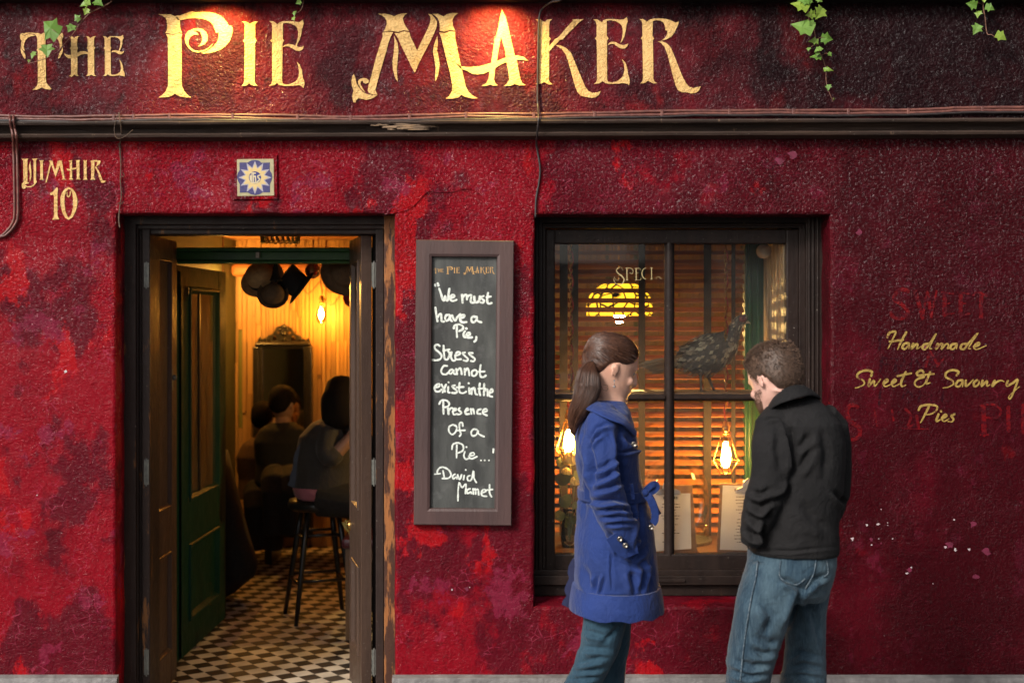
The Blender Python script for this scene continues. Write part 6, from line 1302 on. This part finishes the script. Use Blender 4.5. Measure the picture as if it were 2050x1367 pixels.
for _ in range(900):
    a = rr.random()*2*math.pi; q = rr.uniform(.78, 1.07); tw_ = rr.uniform(-.5, .5); i0 = rr.randrange(0, 6); i1 = rr.randrange(len(pp)-12, len(pp)); pts = []
    for i in range(i0, i1):
        t = (pp[min(i+1, len(pp)-1)]-pp[max(i-1, 0)]).normalized(); u_ = Vector((0, 1, 0))-t*t.y; u_.normalize(); v_ = t.cross(u_); aa = a+tw_*i/len(pp)
        pts.append(pp[i]+(u_*math.cos(aa)+v_*math.sin(aa))*(pr[i]*q))
    pt.tube(pts, [.0009]*(len(pts)-1)+[.0003], 3)
pt.build('ponytail', M['hair'], wo, smooth=True)
q = MB(); q.tube([wp(1189+7*math.cos(a)*.6, 730+10*math.sin(a), -.055+.016*math.cos(a)) for a in np.linspace(0, 6.283, 13)], .005, 6); q.build('hair_tie', M['black'], wo, smooth=True)
q = MB(); q.tube(catmull([wp(1208, 770, -.09), wp(1216, 772, -.098), wp(1216, 781, -.10), wp(1207, 780, -.098), wp(1203, 770, -.09)], 4), .0009, 4); q.build('loose_curl', M['hair'], wo)
q = MB(); e0 = Tw((-.004, -.088, -.046)); q.ball(e0, .0035, 8, 6); q.tube([e0, e0+Vector((0, -.001, -.018))], .0012, 5); q.ball(e0+Vector((0, -.001, -.020)), .0045, 10, 8); q.build('earring', M['silver'], wo, smooth=True)
for lg_, dv in ((legn, (1, .15, 0)), (legf, (1, .2, 0))):
    q = MB(); shoe(q, lg_[-1], dv); q.build('shoe', M['shoe'], wo, smooth=True)

# ---------------- man in the dark jacket
ym = -1.22; ma = thing('person', 'man with short brown hair and beard in black jacket and faded jeans, hands in pockets', 'person', W(1560, 1670, ym))
mp_ = lambda a, b, d=0: W(a, b, ym+d)
Tm = head_frame(mp_(1551, 757), 180-54, 20, 0, .97)
mb = MB(); head_mesh(mb, Tm)
mb.loft([ell_ring(Tm((-.030, 0, -.050)), .060, .058), ell_ring(mp_(1577, 797), .066, .062), ell_ring(mp_(1590, 825), .085, .08)])
rowloft(mb, [(815, 1555, 1625, .10, 0), (845, 1530, 1672, .13, 0), (900, 1525, 1676, .125, 0), (1000, 1520, 1668, .11, 0), (1090, 1515, 1660, .12, 0), (1150, 1510, 1645, .11, 0), (1180, 1530, 1630, .09, 0)], ym)
arml = [mp_(1548, 850, -.07), mp_(1545, 920, -.11), mp_(1537, 985, -.115), mp_(1518, 1040, -.10), mp_(1510, 1068, -.08)]
armr = [mp_(1662, 850, .04), mp_(1672, 920, .08), mp_(1676, 985, .11), mp_(1650, 1040, .16), mp_(1636, 1070, .17)]
for a, dd in ((arml, (.35, .6, -.6)), (armr, (-.3, -.4, -.6))):
    limb(mb, a, [.048, .044, .038, .032, .025]); d = Vector(dd).normalized(); sd_ = Vector((.8, -.5, 0)).normalized(); nn = d.cross(sd_).normalized(); hand(mb, (lambda o, d, sd_, nn: lambda p: o+d*p[0]+sd_*p[1]+nn*p[2])(a[-1]+d*.01, d, sd_, nn))
mln = [mp_(1545, 1150, -.06), mp_(1530, 1220, -.07), mp_(1510, 1310, -.06), mp_(1498, 1380, -.05), mp_(1495, 1500, -.03), mp_(1494, 1640, -.01)]
mlf = [mp_(1625, 1150, .06), mp_(1618, 1230, .09), mp_(1615, 1310, .10), mp_(1612, 1380, .11), mp_(1612, 1500, .13), mp_(1612, 1630, .15)]
limb(mb, mln, [.07, .06, .050, .045, .040, .034]); limb(mb, mlf, [.055, .045, .045, .045, .038, .034])
me = remeshed(mb, .0045, 3); finish(me, 'body', M['skin2'], ma); eyes(Tm, ma)
# jeans
mb = MB()
rowloft(mb, [(1095, 1500, 1672, .150, 0), (1125, 1497, 1672, .152, 0), (1155, 1487, 1666, .150, 0), (1180, 1482, 1658, .140, 0), (1196, 1500, 1650, .11, 0)], ym, 32, 2.4)
leg(mb, [(1120, 1498, 1606, -.05), (1174, 1481, 1604, -.06), (1223, 1471, 1590, -.07), (1268, 1463, 1570, -.06), (1300, 1458, 1558, -.06), (1325, 1454, 1551, -.055), (1340, 1457, 1546, -.055), (1370, 1455, 1541, -.05), (1450, 1456, 1538, -.035), (1550, 1458, 1536, -.02), (1640, 1454, 1538, -.01), (1664, 1452, 1540, -.01)], ym)
leg(mb, [(1120, 1590, 1672, .05), (1155, 1580, 1666, .06), (1190, 1575, 1658, .08), (1236, 1572, 1652, .09), (1295, 1574, 1652, .10), (1330, 1568, 1653, .105), (1370, 1562, 1654, .11), (1450, 1566, 1652, .13), (1550, 1570, 1650, .14), (1650, 1566, 1656, .15)], ym)
me = remeshed(mb, .006, 4)
FM = [([(1605, 1175), (1590, 1215), (1572, 1262)], .010, 7), ([(1562, 1156), (1585, 1168), (1608, 1184)], .010, 6), ([(1608, 1186), (1630, 1160), (1660, 1152)], .007, 6), ([(1520, 1200), (1545, 1235), (1530, 1270)], .007, 10), ([(1470, 1320), (1505, 1335), (1545, 1326)], .008, 7), ([(1458, 1340), (1500, 1352), (1540, 1346)], .008, 6), ([(1500, 1300), (1530, 1310), (1555, 1298)], .007, 7), ([(1575, 1340), (1610, 1330), (1650, 1340)], .008, 7), ([(1580, 1320), (1600, 1305), (1650, 1315)], .007, 7), ([(1505, 1270), (1540, 1290), (1560, 1280)], .005, 7), ([(1568, 1356), (1600, 1350), (1645, 1358)], .006, 5), ([(1615, 1200), (1630, 1240), (1640, 1290)], .006, 8)]
sculpt(me, ym, FM, .004, 9); jn = finish(me, 'jeans', M['denim'], ma)
def onmesh(o, px, py, lift=.001):
    """point of a garment seen at a photo position, from its own surface (nearest vertex facing the street)"""
    me = o.data
    if not hasattr(onmesh, 'c'): onmesh.c = {}
    if o.name not in onmesh.c:
        n = len(me.vertices); co = np.empty(n*3); me.vertices.foreach_get('co', co); co = co.reshape(-1, 3); k = F/(D+co[:, 1]); onmesh.c[o.name] = (co, CX+co[:, 0]*k, HY-(co[:, 2]-H)*k)
    co, X_, Y_ = onmesh.c[o.name]; m = np.hypot(X_-px, Y_-py) < 5; 
    if not m.any(): return None
    y = co[m][:, 1].min(); return W(px, py, y-lift)
def seam(o, pts, r, name, m, parent):
    q = catmull([Vector((a, b, 0)) for a, b in pts], 6) if len(pts) > 2 else [Vector((*pts[0], 0)).lerp(Vector((*pts[1], 0)), t/8) for t in range(9)]
    P = [onmesh(o, p.x, p.y) for p in q]; P = [p for p in P if p]
    if len(P) > 2: MB().tube(P, r, 5).build(name, m, parent, smooth=True)
stitch = mk('pale_denim_stitching', (.13, .165, .19), (.04, .07, .10), 130, .8, lo=.45, hi=.55)
seam(jn, [(1517, 1122), (1512, 1160), (1504, 1195), (1495, 1250), (1488, 1300), (1482, 1362)], .0022, 'side_seam', stitch, ma)
seam(jn, [(1563, 1122), (1562, 1155), (1592, 1170), (1612, 1158)], .0018, 'pocket_stitching', stitch, ma)
seam(jn, [(1655, 1120), (1658, 1145), (1648, 1155)], .0018, 'pocket_stitching', stitch, ma)
seam(jn, [(1634, 1120), (1628, 1150), (1612, 1178)], .0022, 'seat_seam', stitch, ma)
# jacket
mb = MB()
JO = [(786, 1560, 1618, .060, .02), (800, 1546, 1640, .09, .01), (820, 1532, 1660, .130, 0), (845, 1520, 1678, .160, 0), (880, 1518, 1686, .168, 0), (930, 1518, 1686, .168, 0), (985, 1516, 1682, .165, 0), (1040, 1508, 1675, .162, 0), (1076, 1500, 1674, .162, 0), (1096, 1498, 1675, .162, 0), (1103, 1499, 1674, .160, 0)]
rowloft(mb, JO, ym, 40, 2.4)
sl_ = [(mp_(1556, 826, -.04), .042), (mp_(1549, 850, -.075), .060), (mp_(1546, 890, -.10), .063), (mp_(1544, 930, -.115), .061), (mp_(1540, 965, -.12), .062), (mp_(1530, 1000, -.12), .060), (mp_(1519, 1035, -.11), .054), (mp_(1509, 1065, -.095), .045), (mp_(1504, 1088, -.085), .036)]
sr_ = [(mp_(1648, 826, .02), .045), (mp_(1662, 855, .045), .060), (mp_(1668, 900, .07), .060), (mp_(1670, 945, .09), .057), (mp_(1668, 985, .11), .057), (mp_(1655, 1025, .14), .052), (mp_(1640, 1065, .16), .044), (mp_(1628, 1088, .17), .038)]
for s_ in (sl_, sr_): mb.tube([p for p, r in s_], [r for p, r in s_], 22)
me = remeshed(mb, .0042, 4)
FJ = [([(1572, 838), (1585, 870), (1588, 930), (1584, 962)], .012, 7), ([(1584, 965), (1572, 990), (1548, 1005)], .009, 6), ([(1590, 905), (1612, 885), (1622, 868)], .008, 8), ([(1592, 950), (1610, 925), (1625, 890)], .007, 8), ([(1505, 985), (1522, 990), (1545, 978)], .010, 6), ([(1500, 1005), (1520, 1018), (1548, 1000)], .011, 6), ([(1496, 1030), (1515, 1045), (1538, 1030)], .009, 6), ([(1490, 1060), (1508, 1075), (1524, 1062)], .009, 5), ([(1526, 1060), (1530, 1080), (1520, 1100)], .008, 5), ([(1525, 846), (1540, 836), (1560, 836), (1574, 846)], .005, 4),
 ([(1545, 1010), (1530, 1050), (1528, 1085)], .010, 6), ([(1500, 1100), (1580, 1104), (1672, 1094)], .004, 3), ([(1668, 980), (1684, 1000), (1695, 1010)], .008, 6), ([(1645, 860), (1655, 900), (1650, 960)], .006, 10), ([(1600, 1000), (1630, 1040), (1660, 1060)], .006, 12), ([(1560, 860), (1556, 900), (1562, 940)], .004, 8)]
sculpt(me, ym, FJ, .0035, 8); finish(me, 'jacket', M['jacket'], ma)
def collar(mb, up, dn, c, thick=.012, n=6):
    rings = []
    for a, b in zip(catmull(up, n), catmull(dn, n)):
        d = b-a; o_ = (a+b)/2-c; o_.z = .04; o_.normalize(); rings.append([a+Vector((0, 0, -.014)), a+o_*.002+Vector((0, 0, .005)), a+d*.35+o_*thick, a+d*.75+o_*thick, b+o_*.006, b-o_*.004, a+d*.5-o_*.004])
    mb.loft(rings)
mb = MB(); cc = mp_(1582, 810)
collar(mb, [mp_(1541, 822, .04), mp_(1543, 806, -.02), mp_(1556, 788, -.065), mp_(1578, 773, -.085), mp_(1603, 770, -.06), mp_(1618, 782, .0), mp_(1606, 782, .07), mp_(1575, 790, .10)],
           [mp_(1536, 838, .04), mp_(1540, 826, -.06), mp_(1556, 812, -.115), mp_(1590, 800, -.135), mp_(1622, 793, -.105), mp_(1642, 800, .0), mp_(1622, 804, .10), mp_(1575, 810, .14)], cc, .010)
o = mb.build('collar', M['jacket'], ma, smooth=True); md = o.modifiers.new('sub', 'SUBSURF'); md.levels = md.render_levels = 1
mb = MB(); collar(mb, [mp_(1540, 812, .05), mp_(1541, 799, -.01), mp_(1553, 781, -.052), mp_(1576, 768, -.072), mp_(1600, 767, -.05), mp_(1611, 778, .0), mp_(1600, 778, .06)],
           [mp_(1540, 826, .05), mp_(1542, 812, -.012), mp_(1556, 796, -.06), mp_(1580, 782, -.082), mp_(1604, 780, -.058), mp_(1617, 790, .0), mp_(1604, 792, .068)], cc, .004)
o = mb.build('inner_collar', M['navy'], ma, smooth=True)
# hair and beard
hlm = lambda a: float(np.interp(a, [0, .6, 1.0, 1.3, 1.5, 1.7, 1.9, 2.3, 3.15], [.075, .066, .045, .0, -.022, .014, -.020, -.055, -.072]))
def flow_m(az, z, rr):
    p = head_pt(z, az, .006); nrm = head_pt(z, az, .02)-head_pt(z, az, .0); nrm.normalize(); dn = Vector((.55 if z > .07 else -.1, 0, -.55 if z < .07 else .12)); l = .013 if z > .06 else .007
    p = p+Vector((0, 0, .009*max(0, (z-.05)/.064))); d = (nrm*.55+dn+Vector((rr.uniform(-.35, .35), rr.uniform(-.35, .35), rr.uniform(-.3, .3)))).normalized()
    return [p, p+d*l*.5+nrm*.0015, p+d*l]
hair_cap(Tm, hlm, .0065, 'hair', M['hairm'], ma, 3400, random.Random(41), flow_m, sw=.0009)
bd_ = MB(); rr = random.Random(51)
rings = []
for z in (-.030, -.05, -.07, -.09, -.105, -.1165):
    rings.append([Tm(head_pt(z, az, .0035 if abs(az) < 1.35 else -.003)) for az in np.linspace(-1.45, 1.45, 30)])
bd_.loft(rings[2:], closed=False)
tf = []
for _ in range(1500):
    z = rr.uniform(-.119, -.03); a_ = rr.uniform(.5, 1.5)*rr.choice((-1, 1)) if z > -.06 else rr.uniform(-1.4, 1.4)
    if z > -.055 and abs(a_) < 1.0: continue
    p = head_pt(max(z, -.1165), a_, .002); tf.append((Tm(p), (Tm(head_pt(max(z, -.1165), a_, .02))-Tm(p)).normalized(), Vector((0, 0, -.8))))
tufts(bd_, tf, .007, .0008, rr); bd_.build('beard', M['beard'], ma, smooth=True)
for lg_, dv in ((mln, (-.75, .6, 0)), (mlf, (-.6, .75, 0))):
    q = MB(); shoe(q, lg_[-1], dv); q.build('shoe', M['shoe'], ma, smooth=True)

# ---------------- seated woman inside and two drinkers by the mirror
yi_ = 1.95; ip = lambda a, b, d=0: W(a, b, yi_+d)
sw_ = thing('person', 'long haired woman on the bar stool leaning over her food, pink shirt hem showing', 'person', ip(640, 1010))
mb = MB(); Ti = head_frame(ip(703, 806), 12, 28, 0, .98); head_mesh(mb, Ti)
limb(mb, [ip(690, 835), ip(672, 868), ip(648, 920), ip(640, 985)], [.06, .12, .13, .14])
limb(mb, [ip(660, 860, -.15), ip(655, 915, -.20), ip(668, 912, -.22), ip(700, 878, -.20), ip(722, 850, -.16)], [.045, .042, .040, .034, .026]); limb(mb, [ip(680, 860, .14), ip(690, 915, .17), ip(720, 870, .15)], [.045, .040, .028])
dv = (ip(722, 850, -.16)-ip(700, 878, -.20)).normalized(); sv_ = Vector((0, 1, 0)); hand(mb, lambda p: ip(722, 850, -.16)+dv*p[0]+sv_*p[1]+dv.cross(sv_)*p[2])
limb(mb, [ip(642, 990, -.08), ip(695, 1000, -.10), ip(735, 1006, -.10), ip(722, 1100, -.08), ip(716, 1150, -.06)], [.09, .08, .06, .05, .04]); limb(mb, [ip(646, 990, .09), ip(700, 1000, .1), ip(738, 1008, .1), ip(728, 1150, .1)], [.09, .08, .06, .04])
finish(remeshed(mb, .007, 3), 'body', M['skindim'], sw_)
mb = MB(); rings = []
for (a, b), rx, ry in (((690, 832), .09, .10), ((674, 846), .14, .18), ((662, 872), .175, .20), ((655, 920), .18, .19), ((650, 960), .17, .18), ((648, 985), .17, .18)): rings.append(ell_ring(ip(a, b), rx, ry, 28))
mb.loft(rings); limb(mb, [ip(662, 862, -.14), ip(654, 900, -.20), ip(662, 915, -.22), ip(676, 903, -.21)], [.065, .06, .056, .05]); finish(remeshed(mb, .008, 5), 'knit_top', M['greytop'], sw_)
mb = MB(); mb.loft([ell_ring(ip(645, 966), .145, .17, 28), ell_ring(ip(646, 975), .165, .185, 28), ell_ring(ip(650, 990), .165, .19, 28), ell_ring(ip(650, 995), .15, .18, 28)]); mb.build('shirt_hem', M['pink'], sw_, smooth=True)
mb = MB(); limb(mb, [ip(640, 993, -.08), ip(696, 1002, -.10), ip(738, 1008, -.10), ip(722, 1100, -.08), ip(716, 1150, -.06)], [.115, .10, .08, .07, .06]); limb(mb, [ip(646, 993, .09), ip(700, 1002, .1), ip(742, 1010, .1), ip(728, 1150, .1)], [.115, .10, .08, .06]); finish(remeshed(mb, .009, 4), 'trousers', M['felt_black'], sw_)
mb = MB(); strip(mb, catmull([ip(640, 858, -.10), ip(606, 900, -.12), ip(594, 950, -.10), ip(587, 975, -.08)], 5), [.03, .03, .034, .035]*4, .006, [(-.3, -1, 0)]*16); mb.build('scarf', M['bluegrey'], sw_)
hlw = lambda a: float(np.interp(a, [0, .6, 1.0, 1.6, 2.2, 3.15], [.07, .06, .02, -.04, -.08, -.09]))
hair_cap(Ti, hlw, .020, 'hair', M['hairdark'], sw_, 0, random.Random(1), None)
mb = MB(); mb.tube(catmull([ip(690, 770, -.02), ip(682, 800, -.10), ip(684, 832, -.13), ip(692, 855, -.13)], 5), [.07, .09, .10, .10, .10, .11, .11, .11, .11, .11, .11, .10, .09, .08, .06, .03], 14)
for i in range(8): mb.tube(catmull([ip(686+i, 790, -.16+.02*i), ip(682+i*2, 835, -.19+.02*i), ip(690+i*2, 868+i, -.16+.02*i)], 4), .012, 6)
mb.build('long_hair', M['hairdark'], sw_, smooth=True)
def drinker(px, py, y, lab, m, s_=1.0):
    q = lambda a, b, d=0: W(px+a, py+b, y+d); T = thing('person', lab, 'person', W(px, py+210, y)); mb = MB(); Th = head_frame(q(0, 0), 70, 8); head_mesh(mb, Th)
    limb(mb, [q(0, 28), q(-2, 55), q(-3, 110), q(-3, 150)], [.05, .09, .09, .10]); limb(mb, [q(-32, 62), q(-42, 110), q(-20, 128, .2)], [.045, .04, .03]); limb(mb, [q(30, 62), q(40, 110), q(20, 128, .2)], [.045, .04, .03])
    for sx in (-1, 1): limb(mb, [q(sx*14, 150), q(sx*18, 158, -.35), q(sx*18, 262, -.38)], [.08, .07, .045])
    dv = Vector((.7, -.2, .5)).normalized(); sv_ = Vector((0, 1, 0)); o_ = q(-20, 128, .2); hand(mb, lambda p: o_+dv*p[0]+sv_*p[1]+dv.cross(sv_)*p[2])
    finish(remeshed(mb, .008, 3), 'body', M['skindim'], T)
    mb = MB(); mb.loft([ell_ring(q(0, 36), .07, .07), ell_ring(q(-1, 50), .15, .11), ell_ring(q(-2, 75), .19, .13), ell_ring(q(-3, 120), .17, .13), ell_ring(q(-3, 158), .18, .16)]); limb(mb, [q(-30, 58), q(-40, 92), q(-42, 108)], [.06, .055, .05]); limb(mb, [q(28, 58), q(38, 92), q(40, 108)], [.06, .055, .05]); finish(remeshed(mb, .009, 4), 'shirt', m, T)
    mb = MB()
    for sx in (-1, 1): limb(mb, [q(sx*14, 150), q(sx*18, 158, -.35), q(sx*18, 262, -.38)], [.10, .085, .06])
    finish(remeshed(mb, .009, 4), 'trousers', M['felt_black'], T); hair_cap(Th, hlm, .012, 'hair', M['hairdark'], T, 700, random.Random(3), flow_m)
drinker(566, 808, 3.45, 'dark haired drinker in black shirt sitting in front of the mirror', M['felt_black'])
drinker(530, 838, 3.7, 'dim figure in brown shirt seated at the left edge of the mirror', M['felt_dark'])

# ------------------------------------------------------------------ unseen house across the lane, added to block light; yard wall shaped for reflections
oh = thing('opposite_house', 'unseen grey rendered terrace house with yard wall across the lane, added to shape the light', 'house', (0, -13, 0))
hb = MB().box(1.9, 14, -16, -13, -.2, 5.0).box(-14, 1.899, -14, -13.1, -.2, 2.5); hb.build('wall', mk('grey_street_render', (.30, .29, .27), (.24, .23, .22), 3, .85, 40, .004), oh)
for k in range(1, 6):
    for z in (.9, 3.3):
        f = MB().box(k*2.4-.3, k*2.4+.7, -12.999, -12.96, z, z+1.0).build('window_frame', M['brown'], oh); MB().box(k*2.4-.23, k*2.4+.63, -12.959, -12.95, z+.07, z+.93).build('pane', M['black'], f)
